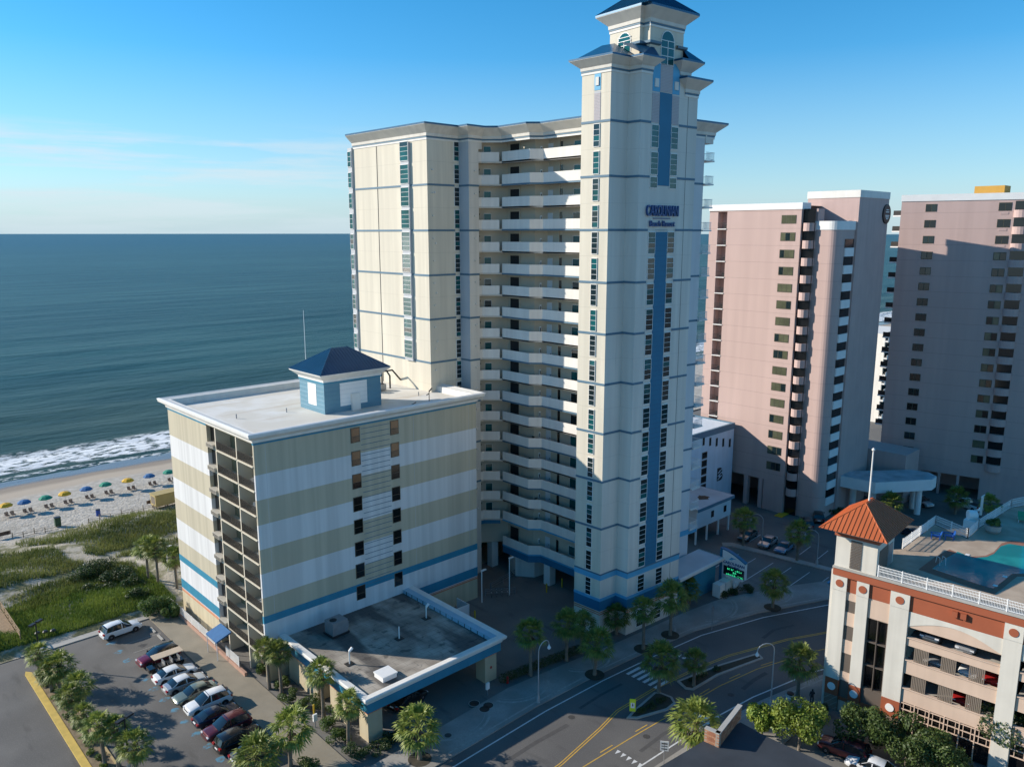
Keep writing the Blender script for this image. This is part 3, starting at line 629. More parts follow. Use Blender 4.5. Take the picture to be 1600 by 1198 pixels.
# ================================================================ CREAM TOWER
def mesh_of(mb, name, m):
    me = bpy.data.meshes.new(name); me.from_pydata([tuple(v) for v in mb.v], [], mb.f); me.update(); me.materials.append(m); return me
def place(name, me, parent, loc, rz=0.0):
    o = link(name, me, parent)
    if parent.parent is None and parent.type == 'EMPTY': o.matrix_parent_inverse = parent.matrix_basis.inverted()
    o.location = loc; o.rotation_euler = (0, 0, rz); return o
def text_mesh(body, size, ext, m, bold=0.0, align='CENTER'):
    cu = bpy.data.curves.new('txt', 'FONT'); cu.body = body; cu.size = size; cu.extrude = ext; cu.offset = bold; cu.align_x = align
    ob = bpy.data.objects.new('txt', cu); COL.objects.link(ob); bpy.context.view_layer.update()
    me = bpy.data.meshes.new_from_object(ob.evaluated_get(bpy.context.evaluated_depsgraph_get())); bpy.data.objects.remove(ob); me.materials.clear(); me.materials.append(m); return me
tower = thing('beach_tower', 'tall cream hotel tower with blue bands, stepped galleries and a blue hipped turret', 'building', (74, 57.8, 0))
s7 = math.sqrt(.5)
Wc = (66.0, 86.7); rc = (71.5, 84.7)
op = hit(750, 560, rc, (1, 0)); e_ = hit(755, 560, rc, (1, 0)); f_ = hit(785, 560, e_, (s7, -s7)); g_ = hit(826.5, 560, f_, (0, -1)); h_ = hit(847, 560, g_, (s7, -s7)); i_ = (h_[0], 63.6)
ZT = 62.4; TOPZ = 62.6
# score lines every storey are part of the stucco
def scored(name, col):
    k = nodes_mat(name, 0.85); z = k.sep()[2]
    fr = k.math('FRACT', k.math('DIVIDE', k.math('SUBTRACT', z, 8.33), 3.0), 0)
    ln = k.math('LESS_THAN', fr, 0.014)
    c = k.mix(k.rmp(k.noise(0.7, 5, k.mapping((1.5, 1.5, 0.06))), 0.3, 0.7), tuple(x * .87 for x in col), tuple(x * 1.04 for x in col))
    c = k.mix(k.rmp(k.noise(0.12, 4), 0.35, 0.7, 0, .6), c, tuple(x * .90 for x in col))
    c = k.mix(k.rmp(k.noise(1.1, 6, k.mapping((2.2, 2.2, 0.10)), .65), 0.60, 0.78, 0, .45), c, tuple(x * .68 for x in col))
    c = k.mix(k.math('MULTIPLY', ln, .35), c, tuple(x * .5 for x in col)); k.base(c); k.bump(k.noise(6, 3), 0.12, 0.03); return k.m
M_tw = scored('tower_stucco', (0.67, 0.61, 0.49)); M_tw2 = scored('tower_front_stucco', (0.67, 0.635, 0.565))
part(MB().sweep([(66, 104.6), Wc, (rc[0], Wc[1])], [(0, 0), (0, ZT)]), 'wing_wall', M_tw, tower)
part(MB().sweep([(rc[0], Wc[1]), rc], [(0, 0), (0, ZT)]), 'recess_wall', M_bluebay_shade, tower)
part(MB().sweep([rc, op], [(0, 0), (0, ZT)]).sweep([op, e_], [(0, 61.2), (0, ZT)]).sweep([op, (op[0], op[1] + 2.4)], [(0, 8.1), (0, ZT)]), 'gallery_end_wall', M_tw2, tower)
part(MB().sweep([(93.9, 64.2), (93.9, 104.6), (66, 104.6)], [(0, 0), (0, ZT)]), 'rear_wall', M_tw, tower)
gal = [e_, f_, g_, h_, i_]
backw = offs(gal, -1.75); backw[0] = (op[0], backw[0][1] + (backw[0][0] - op[0])) ; backw = [(op[0], op[1] + 1.75 * 1.0)] + offs(gal, -1.75)[1:]
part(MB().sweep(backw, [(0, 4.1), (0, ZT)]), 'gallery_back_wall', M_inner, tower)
sh = [(77.6, 64.0), (70.9, 63.85), (71.1, 59.75), (73.95, 59.55), (74.0, 57.8), (83.9, 57.05), (83.9, 62.2)]
part(MB().sweep(sh[:3], [(0, 0), (0, 68.0)]), 'shaft_side_wall', M_tw, tower); part(MB().sweep(sh[2:5], [(0, 0), (0, 68.0)]), 'shaft_corner_wall', M_tw2, tower)
D0, D1 = sh[4], sh[5]; DL = math.hypot(D1[0] - D0[0], D1[1] - D0[1]); du = ((D1[0] - D0[0]) / DL, (D1[1] - D0[1]) / DL); dn = (du[1], -du[0]); DRZ = math.atan2(du[1], du[0])
def Dp(a, o=0.0): return (D0[0] + du[0] * a + dn[0] * o, D0[1] + du[1] * a + dn[1] * o)
part(MB().sweep([D0, Dp(8.2)], [(0, 0), (0, 68.0)]).sweep([Dp(8.2), D1, sh[6]], [(0, 0), (0, 66.2)]), 'shaft_front_wall', M_tw2, tower)
part(MB().sweep([(83.9, 62.1), (92.1, 61.25), (92.1, 64.2), (93.9, 64.2)], [(0, 0), (0, ZT)]), 'right_wing_wall', mat('right_wing_stucco', (0.62, 0.62, 0.62), .85, .05, .2, streak=.04), tower)
# flat roofs
outline = [(66, 104.6), Wc, (rc[0], Wc[1]), rc, e_, f_, g_, h_, (h_[0], 64.0), (83.9, 63), (83.9, 62.1), (93.9, 61.1), (93.9, 104.6)]
part(MB().poly([(p[0], p[1], 62.75) for p in outline]), 'roof_deck', M_roofw, tower)
part(MB().poly([(p[0], p[1], 67.9) for p in [(77.6, 64.0), (70.9, 63.85), (71.1, 59.75), (73.95, 59.55), (74, 57.8), Dp(8.2), (82.3, 64.0)]]), 'shaft_roof', M_roofw, tower)
CORN = [(0.0, 0.0), (0.16, 0.05), (0.18, 0.42), (1.15, 1.30), (1.2, 1.34), (1.2, 1.58), (1.0, 1.62), (-.3, 1.5)]
def cornice(pts, z, parent, k=1.0, closed=False):
    part(MB().sweep(pts, [(o * k, z + h * k) for o, h in CORN[:6]], closed), 'cornice', M_tw2, parent)
    part(MB().sweep(pts, [(1.21 * k, z + 1.40 * k), (1.23 * k, z + 1.40 * k), (1.23 * k, z + 1.62 * k), (-.3, z + 1.64 * k)], closed), 'roof_edge', M_roofblue, parent)
    part(MB().sweep(pts, [(0, z - .16), (.10, z - .16), (.10, z + .02), (0, z + .02)], closed), 'cornice_line', M_band, parent)
    part(MB().sweep(pts, [(0, z - .42), (.07, z - .42), (.07, z - .19), (0, z - .19)], closed), 'cornice_fillet', M_trim, parent)
cornice([(66, 104.6), Wc, (rc[0], Wc[1]), rc, e_, f_, g_, h_, (h_[0], 64.0)], 62.5, tower)
cornice([(83.9, 62.1), (93.9, 61.1), (93.9, 104.6)], 62.5, tower)
part(MB().box(92.1, 93.9, 61.15, 64.2, 61.5, 62.5), 'balcony_soffit', M_tw2, tower)
BZ = [8.33 + 6.0 * k for k in range(10)]
for z in BZ[1:]:
    for pl in ([(66, 104.6), Wc, (rc[0] - .9, Wc[1])], [(rc[0], Wc[1]), rc, op], sh[1:5] + [Dp(1.75)], [Dp(6.6), D1], [(84.2, 62.07), (92.1, 61.27)]):
        part(MB().sweep(pl, [(0, z - .13), (.06, z - .13), (.06, z + .13), (0, z + .13)]), 'band', M_band, tower)
pb = sh[1:6]
for (z0, z1, m, o) in ((7.62, 8.30, M_lblue, .06), (8.30, 8.46, M_band, .09), (3.55, 4.85, M_dblue, .06), (4.85, 5.2, M_lblue, .09), (3.28, 3.38, M_orange, .04), (3.02, 3.12, M_orange, .04)):
    part(MB().sweep(pb, [(0, z0), (o, z0), (o, z1), (0, z1)]), 'base_band', m, tower)
part(MB().sweep([(84.2, 62.07), (92.1, 61.27), (93.9, 61.1)], [(0, 7.62), (.06, 7.62), (.06, 8.4), (0, 8.4)]), 'base_band', M_lblue, tower)
# window strips -------------------------------------------------
_wm = {}
def window_meshes(w, h, n):
    key = (round(w, 2), round(h, 2), n)
    if key in _wm: return _wm[key]
    fr = MB(); b = .038
    fr.box(0, b, -.09, .02, 0, h).box(w - b, w, -.09, .02, 0, h).box(0, w, -.095, .02, -.02, b).box(0, w, -.095, .02, h - b, h + .02)
    ph = (h - b) / n
    for i in range(1, n): fr.box(b, w - b, -.085, .02, i * ph, i * ph + b)
    pane = MB().box(b, w - b, -.05, -.01, b, ph)
    _wm[key] = (mesh_of(fr, 'window_frame', M_white), mesh_of(pane, 'pane', M_glassT), mesh_of(pane, 'pane_dark', M_glassD), ph); return _wm[key]
rw = random.Random(11)
def window(parent, P, Q, z, h, n, teal=0.5, out=0.0):
    w = math.hypot(Q[0] - P[0], Q[1] - P[1]); rz = math.atan2(Q[1] - P[1], Q[0] - P[0]); fm, pt, pd, ph = window_meshes(w, h, n)
    nx, ny = (Q[1] - P[1]) / w, -(Q[0] - P[0]) / w
    o = place('window', fm, parent, (P[0] + nx * out, P[1] + ny * out, z), rz)
    for i in range(n): link('pane', pt if rw.random() < teal else pd, o).location = (0, 0, i * ph)
    return o
def strip(P, Q, levels, h, n, teal, spandrel=True, out=0.0):
    for z in levels:
        window(tower, P, Q, z, h, n, teal, out)
Lv = [8.6 + 3.0 * k for k in range(18)]
Aq = lambda px: hit(px, 560, sh[1], (sh[2][0] - sh[1][0], sh[2][1] - sh[1][1]))
strip(Aq(921.3), Aq(930.5), Lv, 2.50, 4, .35); strip(Aq(921.3), Aq(930.5), [5.25], 2.3, 4, 0)
dl = [Lv[i] for i in range(14)]
for a0, a1 in ((1.85, 3.1), (5.25, 6.5)):
    strip(Dp(a0), Dp(a1), dl, 2.50, 4, .25); strip(Dp(a0), Dp(a1), [56.6, 59.6], 2.5, 4, .95); strip(Dp(a0), Dp(a1), [55.1], 1.25, 2, .95); strip(Dp(a0), Dp(a1), [5.3, 0.5], 2.2, 4, 0.1)
part(MB().obox(Dp(3.12), Dp(5.23), -.05, 8.46, 50.1), 'blue_stripe', M_dblue, tower); part(MB().obox(Dp(3.12), Dp(5.23), -.05, 55.4, 65.7), 'blue_stripe', M_dblue, tower)
stj = MB()
for k in range(70): stj.obox(Dp(3.12), Dp(5.23), -.062, 8.9 + k * .6, 8.93 + k * .6)
part(stj, 'stripe_joint', mat('deep_blue_joint', (.012, .085, .19), .6), tower)
strip((66, 92.3), (66, 90.4), Lv[8:], 2.52, 4, .9, out=.30); part(MB().box(65.72, 66.02, 90.4, 92.3, 32.2, 62.0), 'window_bay', M_bluebay_shade, tower)
strip((70.55, Wc[1]), (71.45, Wc[1]), Lv, 2.52, 4, .45)
part(MB().box(65.75, 66.9, 104.6, 105.7, 8.0, 62.3), 'corner_bay', M_bluebay_shade, tower)
strip((65.75, 105.65), (65.75, 104.75), Lv, 2.2, 3, .9)
part(MB().box(65.97, 66.01, 98.33, 98.45, 0, 63.9), 'expansion_joint', M_dark, tower); part(MB().obox(Dp(8.15), Dp(8.2), -.012, 0, 66.2), 'expansion_joint', M_dark, tower)
# upper louvres, panels and turret
A1, A2 = Aq(921.3), Aq(930.5)
def louvre(P, Q, z0, z1, name='louvre'):
    mb = MB(); n = int((z1 - z0) / .16)
    for i in range(n): mb.obox(P, Q, -.05, z0 + i * .16, z0 + i * .16 + .10)
    part(mb, name, M_louvre, tower); part(MB().obox(P, Q, -.02, z0, z1), 'louvre_back', M_bluebay_shade, tower)
louvre(A1, A2, 62.4, 65.6)
part(MB().obox(A1, A2, -.04, 65.7, 67.6), 'blue_panel', M_lblue, tower); ml = lambda P, Q, t: (P[0] + (Q[0] - P[0]) * t, P[1] + (Q[1] - P[1]) * t)
part(MB().obox(ml(A1, A2, .25), ml(A1, A2, .75), -.14, 66.2, 67.1), 'square_boss', M_cream2, tower)
for a0, a1 in ((1.85, 3.1), (5.25, 6.5)):
    louvre(Dp(a0), Dp(a1), 62.35, 65.6); part(MB().obox(Dp(a0), Dp(a1), -.04, 65.7, 69.0), 'blue_panel', M_lblue, tower); part(MB().obox(Dp(a0 + .3), Dp(a0 + .95), -.14, 66.2, 67.1), 'square_boss', M_cream2, tower)
louvre(Dp(3.12), Dp(5.23), 65.8, 69.2)
cornice(sh[1:5] + [Dp(1.75), Dp(1.75, -5.5)], 67.9, tower, .82, True)
cornice([Dp(6.6), Dp(8.2), Dp(8.2, -5.5), Dp(6.6, -5.5)], 67.9, tower, 1.0, True); cornice([Dp(7.6), D1, (D1[0] + .35, D1[1] + 4.6), Dp(7.6, -4.6)], 66.1, tower, 1.0, True)
part(MB().poly([(*p, 67.6) for p in (Dp(6.6, 1.1), Dp(9.9, 1.1), Dp(9.9, -5), Dp(6.6, -5))]).poly([(*p, 69.5) for p in (Dp(6.6, 1.1), Dp(9.3, 1.1), Dp(9.3, -5.5), Dp(6.6, -5.5))]), 'shoulder_deck', M_roofblue, tower)
T = [Dp(1.2, -1.0), Dp(1.2, -.0), Dp(6.9, 0.0), Dp(6.9, -5.6), Dp(.6, -5.6), Dp(.6, -1.0)]
tz0, tz1 = 67.5, 73.2
part(MB().sweep(T, [(0, tz0), (0, tz1)], True), 'turret_wall', M_tw, tower)
cornice(T, 72.9, tower, 1.0, True)
for a_ in ([Dp(.6, -1.9), Dp(.6, -1.0), Dp(1.2, -1.0), Dp(1.2, 0), Dp(2.75, 0)], [Dp(5.55, 0), Dp(6.9, 0), Dp(6.9, -2)], [Dp(.6, -5.6), Dp(.6, -4.7)]): part(MB().sweep(a_, [(0, 70.6), (.35, 70.7), (.38, 70.95), (0, 71.0)]), 'turret_ledge', M_band, tower)
def local_hip(pts4, z0, z1, parent, m):       # hipped roof over a rotated rectangle (plan corners in order)
    c = (sum(p[0] for p in pts4) / 4, sum(p[1] for p in pts4) / 4); a = math.atan2(pts4[1][1] - pts4[0][1], pts4[1][0] - pts4[0][0])
    w_ = math.hypot(pts4[1][0] - pts4[0][0], pts4[1][1] - pts4[0][1]) / 2; d_ = math.hypot(pts4[2][0] - pts4[1][0], pts4[2][1] - pts4[1][1]) / 2
    o = hip_roof(-w_, w_, -d_, d_, z0, z1, m, parent); o.matrix_parent_inverse = parent.matrix_basis.inverted(); o.location = (c[0], c[1], 0); o.rotation_euler = (0, 0, a); return o
local_hip([Dp(-.6, 1.2), Dp(8.1, 1.2), Dp(8.1, -6.8), Dp(-.6, -6.8)], 74.5, 77.6, tower, M_roofblue)
# blue shed roofs behind the shoulder cornices
part(MB().poly([(70.0, 64.0, 69.2), (70.2, 58.9, 69.2), (73.9, 58.6, 69.2), (74.6, 62.3, 71.3), (74.4, 64, 71.3)]).poly([(*Dp(-.8, .9), 69.2), (*Dp(1.9, .9), 69.2), (*Dp(1.9, -.2), 70.6), (*Dp(-1.0, -2.5), 70.9)]), 'shoulder_roof', M_roofblue, tower)
part(MB().poly([(*Dp(6.6, 1.2), 69.5), (*Dp(9.3, 1.2), 69.5), (*Dp(9.3, -3), 69.5), (*Dp(6.9, -3), 71.2), (*Dp(6.9, -.4), 71.2)]), 'shoulder_roof', M_roofblue, tower)
def arch_window(P, Q, z0, z1, n=8):
    w = math.hypot(Q[0] - P[0], Q[1] - P[1]); ux, uy = (Q[0] - P[0]) / w, (Q[1] - P[1]) / w; nx, ny = uy, -ux; r = w / 2
    def pt(a, z, o): return (P[0] + ux * a + nx * o, P[1] + uy * a + ny * o, z)
    def outline(m, o): return [pt(m, z0 + m, o), pt(w - m, z0 + m, o)] + [pt(r + (r - m) * math.cos(math.pi * i / n), z1 - r + (r - m) * math.sin(math.pi * i / n), o) for i in range(n + 1)]
    fr = part(MB().poly(outline(0, .05)), 'arched_window', M_white, tower); MB().poly(outline(.10, .07)).build('pane', M_glassT, fr)
    mb = MB(); mb.obox((P[0] + ux * (r - .04), P[1] + uy * (r - .04)), (P[0] + ux * (r + .04), P[1] + uy * (r + .04)), -.10, z0, z1 - r)
    for zz in (z0 + .9, z0 + 1.8, z1 - r): mb.obox(P, Q, -.10, zz, zz + .07)
    mb.build('mullion', M_white, fr)
arch_window(Dp(3.0), Dp(5.3), 68.7, 72.4); arch_window(ml(T[4], T[5], .28), ml(T[4], T[5], .72), 69.9, 72.3)
# name in raised blue letters
M_sign = mat('sign_blue', (0.008, 0.065, 0.22), 0.35, 0.05, 2)
def wall_text(body, size, a, z, ext, wide_=None, name='lettering', m=None):
    me = text_mesh(body, size, ext, m or M_sign, 0.008 * size); xs_ = [v.co.x for v in me.vertices]; W_ = max(xs_) - min(xs_)
    o = place(name, me, tower, (*Dp(a, .18), z), DRZ); o.rotation_euler = (math.pi / 2, 0, DRZ)
    if wide_: o.scale = (wide_ / W_, 1, 1)
    return o
wall_text('CAROLINIAN', 1.75, 4.1, 51.95, .12, 5.6); wall_text('Beach Resort', .95, 4.1, 50.75, .09, 4.4)
part(MB().obox(Dp(2.6), Dp(5.6), -.12, 51.62, 51.72), 'sign_rule', M_sign, tower)
# galleries ------------------------------------------------------
gb = offs(gal, -1.74); gb[0] = (op[0] + .01, op[1] + 1.75)
pv1 = [(op[0], op[1] + .12), (e_[0] - .0, e_[1] + .12), (f_[0] - .2, f_[1] + .35)]
def parapet_mesh(pl, z0, z1, t=.16):
    mb = MB(); a = pl; b = offs(pl, -t)
    mb.sweep(a, [(0, z0), (0, z1), (-t, z1), (-t, z0)])
    for p, q in ((a[0], b[0]), (a[-1], b[-1])): mb.quad((*p, z0), (*q, z0), (*q, z1), (*p, z1))
    return mb
M_doorw = mat('white_door', (.62, .64, .66), .5, .05, 2); M_soff = mat('gallery_soffit', (.55, .50, .42), .9, .05, .5)
seg2 = [f_, g_, h_, i_]
backL = [(backw[0], backw[1]), (backw[1], backw[2]), (backw[2], backw[3]), (backw[3], backw[4])]
def bp(seg, px): return hit(px, 560, backL[seg][0], (backL[seg][1][0] - backL[seg][0][0], backL[seg][1][1] - backL[seg][0][1]))
levels = [4.15] + [8.1 + 3.018 * k for k in range(18)]
for li, z in enumerate(levels):
    lo = li == 0
    pl = ([f_] if lo else [op, e_, f_]) + [g_, h_, i_]
    fl = MB().prism([(*p,) for p in pl] + [(*p,) for p in rev(gb[1:] if lo else gb)], z - .02, z + .18); part(fl, 'gallery_slab', M_soff, tower)
    if not lo: part(parapet_mesh(pv1, z, z + 1.42), 'parapet', M_cream2, tower)
    part(parapet_mesh(seg2, z - .04, z + 1.46), 'parapet', M_cream2, tower)
    if li % 2 == 1 or lo:
        part(MB().sweep(seg2, [(.0, z - .05), (.05, z - .05), (.05, z + .16), (0, z + .16)]), 'band', M_band if li > 1 else M_lblue, tower)
        if not lo: part(MB().sweep(pv1, [(.0, z - .05), (.05, z - .05), (.05, z + .16), (0, z + .16)]), 'band', M_band, tower)
    zz = z + .2
    hh = 2.35
    if not lo:
        o = window(tower, bp(0, 757.5), bp(0, 768.5), zz + .75, 1.35, 1, .85)
        part(MB().obox(bp(0, 750.5), bp(0, 751.5), -.06, zz + 1.9, zz + 2.1), 'wall_lamp', M_black, tower)
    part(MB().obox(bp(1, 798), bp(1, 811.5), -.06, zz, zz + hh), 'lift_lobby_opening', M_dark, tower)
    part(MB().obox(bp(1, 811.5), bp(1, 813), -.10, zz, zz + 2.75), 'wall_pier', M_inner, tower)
    d = part(MB().obox(bp(3, 852.5), bp(3, 862), -.06, zz, zz + 2.1), 'door', M_doorw, tower); MB().obox(bp(3, 860.6), bp(3, 861.2), -.12, zz + .95, zz + 1.1).build('door_handle', M_black, d)
    part(MB().obox(bp(2, 842.5), bp(2, 845.5), -.18, zz + 1.0, zz + 1.75), 'hose_cabinet', M_white, tower); part(MB().obox(bp(2, 843.4), bp(2, 844.8), -.21, zz + 1.1, zz + 1.6), 'hose_cabinet_glass', M_glassB, tower)
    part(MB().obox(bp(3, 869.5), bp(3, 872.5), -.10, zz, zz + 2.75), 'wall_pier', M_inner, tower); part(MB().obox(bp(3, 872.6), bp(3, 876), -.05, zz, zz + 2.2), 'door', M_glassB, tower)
    window(tower, bp(3, 893), bp(3, 905), zz + .7, 1.4, 1, .8)
for z0, z1, pl, m in ((3.1, 4.12, seg2, M_dblue), (7.5, 8.06, [op, e_, (f_[0] - .2, f_[1] + .3)], M_dblue)):
    part(parapet_mesh(pl, z0, z1, .5), 'edge_beam', m, tower)
for (x, y, sx, sy, zt) in ((75.6, 84.9, 1.2, 1.1, 8.0), (77.2, 74.3, 1.2, 1.2, 4.1), (78.4, 66.2, 1.2, 1.2, 4.1), (82.0, 80.0, 1.2, 1.2, 4.1)): part(MB().box(x, x + sx, y, y + sy, 0, zt), 'column', M_cream2, tower)
part(MB().prism([(76.0, 80.2), (77.7, 77.9), (80.6, 77.6), (80.6, 82.5), (77.0, 82.5)], 0, 4.1), 'service_core', M_tw2, tower)
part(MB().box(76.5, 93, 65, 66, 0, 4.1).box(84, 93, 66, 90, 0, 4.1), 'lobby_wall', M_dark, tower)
# end balconies on the right
for k in range(18):
    z = 8.2 + 3.0 * k
    part(MB().box(92.1, 94.1, 60.95, 64.2, z, z + .18), 'balcony_slab', M_cream2, tower)
    rl = MB()
    for zz in (z + .25, z + 1.15): rl.box(92.12, 94.06, 60.98, 61.02, zz, zz + .05).box(94.02, 94.06, 61.0, 64.2, zz, zz + .05)
    for q in range(15): rl.box(92.14 + q * .13, 92.16 + q * .13, 60.99, 61.01, z + .25, z + 1.15)
    for q in range(20): rl.box(94.03, 94.05, 61.05 + q * .16, 61.07 + q * .16, z + .25, z + 1.15)
    part(rl, 'railing', M_white, tower); window(tower, (92.25, 64.15), (93.2, 64.15), z + .25, 2.2, 1, .6)
for k in range(7): part(MB().box(67.1 + .0, 67.3, 86.55, 86.68, 15 + k * 6.7, 15.25 + k * 6.7), 'wall_lamp', M_trim, tower)
for li in range(17): part(MB().obox((66.7, 86.7), (66.95, 86.7), -.22, 10.2 + li * 3.0, 10.32 + li * 3.0), 'wall_lamp', M_trim, tower); part(MB().obox((72.4, 84.7), (72.7, 84.7), -.22, 10.2 + li * 3.0, 10.32 + li * 3.0), 'wall_lamp', M_trim, tower)
# right podium
pod = thing('entry_podium', 'low white-roofed podium with blue walls at the foot of the tower', 'building', (86, 57.0, 0))
part(MB().box(84.1, 93.9, 57.6, 61.0, 0, 4.2), 'wall', M_teal, pod); part(MB().box(83.95, 94.6, 56.9, 61.0, 4.25, 4.75), 'roof', mat('pale_membrane', (.55, .53, .52), .8, .08, .4), pod)
part(MB().sweep([(83.95, 56.9), (94.6, 56.9), (94.6, 61.0)], [(0, 4.2), (.15, 4.3), (.2, 4.72), (0, 4.8)]), 'eave_trim', M_trim, pod)
tw = MB()
for i in range(3): tw.box(91.4 + i * 1.5, 92.7 + i * 1.5, 55.4, 56.6, 0, 2.1)
for i in range(3): tag(MB().box(91.4 + i * 1.5, 92.7 + i * 1.5, 55.2, 56.4, 0.13, 2.0).box(91.5 + i * 1.5, 92.6 + i * 1.5, 55.17, 55.21, .3, 1.8).build('utility_cabinet', M_trim), 'pale steel utility cabinet in the row below the podium', 'cabinet', 'utility cabinets')
# ================================================================ PINK TOWERS AND NEIGHBOURS
def pinkmat(name, col):
    k = nodes_mat(name, 0.88); z = k.sep()[2]
    fr = k.math('FRACT', k.math('DIVIDE', k.math('SUBTRACT', z, 50.72), 2.92), 0); ln = k.math('LESS_THAN', fr, 0.022)
    c = k.mix(k.rmp(k.noise(0.5, 5, k.mapping((1.2, 1.2, 0.06))), 0.3, 0.7), tuple(x * .92 for x in col), tuple(x * 1.04 for x in col))
    c = k.mix(k.rmp(k.noise(0.1, 4), .35, .7, 0, .6), c, tuple(x * .93 for x in col)); c = k.mix(k.math('MULTIPLY', ln, .55), c, tuple(x * .5 for x in col)); k.base(c); k.bump(k.noise(5, 3), .12, .03); return k.m
M_pink = pinkmat('pink_stucco', (0.53, 0.385, 0.345)); M_pinkp = mat('plain_pink_stucco', (0.51, 0.37, 0.335), .88, .06, .3, streak=.05)
M_olive = mat('olive_window_frame', (0.07, 0.065, 0.04), .5, .1, 2); M_curtg = glass('curtained_glass', (0.10, 0.105, 0.06), .2)
pinkA = thing('pink_tower', 'pink stucco tower with rounded corners, curved balcony stack and dark oval sign', 'building', (129.5, 66, 0))
AX = 129.5; ay0, ay1 = 66.4, 84.4
part(MB().sweep([(150, ay1), (AX, ay1), (AX, 82.6)], [(0, 0), (0, 55)]).sweep([(AX, 80.7), (AX, ay0), (132.4, ay0)], [(0, 5.6), (0, 55)]).sweep([(AX, ay1), (AX, 80.7)], [(0, 53.8), (0, 55)]).sweep([(AX + 1.6, 82.6), (AX + 1.6, 80.7)], [(0, 0), (0, 55)]).sweep([(AX, 82.6), (AX + 1.6, 82.6)], [(0, 0), (0, 55)]).sweep([(AX + 1.6, 80.7), (AX, 80.7)], [(0, 0), (0, 55)]), 'wall', M_pink, pinkA)
part(MB().sweep([(150, ay1), (AX, ay1), (AX, ay0), (132.4, ay0)], [(0.02, 53.9), (.12, 53.95), (.12, 55.0), (0, 55.05), (-.5, 55.05)]), 'parapet_band', M_white, pinkA)
part(MB().poly([(AX, ay1, 54.6), (AX, ay0, 54.6), (150, ay0, 54.6), (150, ay1, 54.6)]), 'roof_deck', M_roofw, pinkA)
part(MB().poly([(AX, ay0, 5.6), (150, ay0, 5.6), (150, ay1, 5.6), (AX, ay1, 5.6)]).box(139, 150, 67, 84, 0, 5.5), 'undercroft', M_pinkp, pinkA)
for y in (82.0, 77.6, 73.6, 70.6): part(MB().box(AX + .05, AX + .9, y, y + .8, 0, 5.6), 'column', M_pinkp, pinkA)
part(MB().box(AX + .03, 138, ay0 + .03, 70.4, 0, 5.59), 'wall_base', M_pinkp, pinkA)
def pink_window(par, P, Q, z, h, m_in, n=3):
    w = part(MB().obox(P, Q, -.05, z, z + h), 'window', M_olive, par); L = math.hypot(Q[0] - P[0], Q[1] - P[1])
    for i in range(n):
        a = ml(P, Q, (i + .06 / 1) / n if i else .04); b_ = ml(P, Q, (i + .94) / n)
        MB().obox(a, b_, -.02, z + .1, z + h - .1, -.045).build('pane', rw.choice(m_in), w)
NF = 17
for i in range(NF):
    z = 51.55 - 2.92 * i
    if z > 5.5:
        pink_window(pinkA, (AX, 70.0), (AX, 67.3), z, 1.45, [M_curtg, M_curtg, M_glassD])
        part(MB().box(AX - .12, AX + 1.6, 80.7, 82.6, z - .95, z - .80), 'balcony_slab', M_white, pinkA)
        rl = MB().box(AX - .05, AX - .02, 80.75, 82.55, z + .2, z + .26)
        for q in range(10): rl.box(AX - .05, AX - .03, 80.8 + q * .19, 80.83 + q * .19, z - .8, z + .22)
        part(rl, 'railing', M_black, pinkA)
        part(MB().box(AX + .5, AX + .95, 81.0, 81.5, z - .80, z - .05), 'balcony_furniture', M_black, pinkA)
    # curved balcony stack between the two lit faces
    if z > 4:
        cyl = MB(); n = 8
        pts = [(AX + 1.4 - 1.55 * math.cos(math.pi * (q / n - .5)) * 1.0 + .0, 65.75 + 1.15 * math.sin(math.pi * (q / n - .5))) for q in range(n + 1)]
        pts = [(AX + 1.3 - 1.45 * math.cos(math.pi * (q / n - .5)), 65.3 - 1.15 * math.sin(math.pi * (q / n - .5))) for q in range(n + 1)]
        part(MB().sweep(pts, [(0, z - 1.25), (0, z + .10), (-.12, z + .10), (-.12, z - 1.25), (0, z - 1.25)]), 'curved_balcony', M_pinkp, pinkA)
        part(MB().poly([(*p, z - 1.0) for p in pts]), 'balcony_slab', M_pinkp, pinkA)
part(MB().box(AX + .62, AX + .66, 64.2, 66.4, 0, 54), 'balcony_glazing', M_glassB, pinkA)
part(MB().box(AX + 1.3, 133, 64.1, 66.4, 0, 54.0), 'stair_wall', M_pinkp, pinkA)
# rounded middle block
def rounded(x0, y0, x1, r, n=7): return [(x0 + r - r * math.cos(a), y0 + r - r * math.sin(a)) for a in [math.pi / 2 * i / n for i in range(n + 1)]]
bx, bY = 130.6, 60.2; rr = 1.7
blk = [(bx, 65.0)] + [(bx + rr - rr * math.cos(math.pi / 2 * i / 7), bY + rr - rr * math.sin(math.pi / 2 * i / 7)) for i in range(8)] + [(136.5, bY)]
part(MB().sweep(blk, [(0, 0), (0, 51.9)]), 'rounded_wall', M_pink, pinkA); part(MB().sweep(blk, [(.01, 50.5), (.10, 50.5), (.10, 51.95), (-.3, 51.95)]), 'parapet_band', M_white, pinkA); part(MB().poly([(*p, 51.4) for p in blk] + [(136.5, 66, 51.4), (bx, 66, 51.4)]), 'roof_deck', M_roofw, pinkA)
for i in range(16):
    z = 49.0 - 2.92 * i
    if z > 5: part(MB().box(132.9, 136.2, bY - .10, bY + .1, z - 1.45, z), 'window', M_glassB, pinkA); part(MB().box(132.9, 136.2, bY - .22, bY + .1, z - 2.92 + .02, z - 1.47), 'white_spandrel', M_white, pinkA)
tl = [(136.5, 69.0), (136.5, 59.8), (148.2, 59.8)] + [(148.2 + 2.2 * math.sin(math.pi / 2 * i / 7), 62.0 - 2.2 * math.cos(math.pi / 2 * i / 7)) for i in range(1, 8)] + [(150.4, 69.0)]
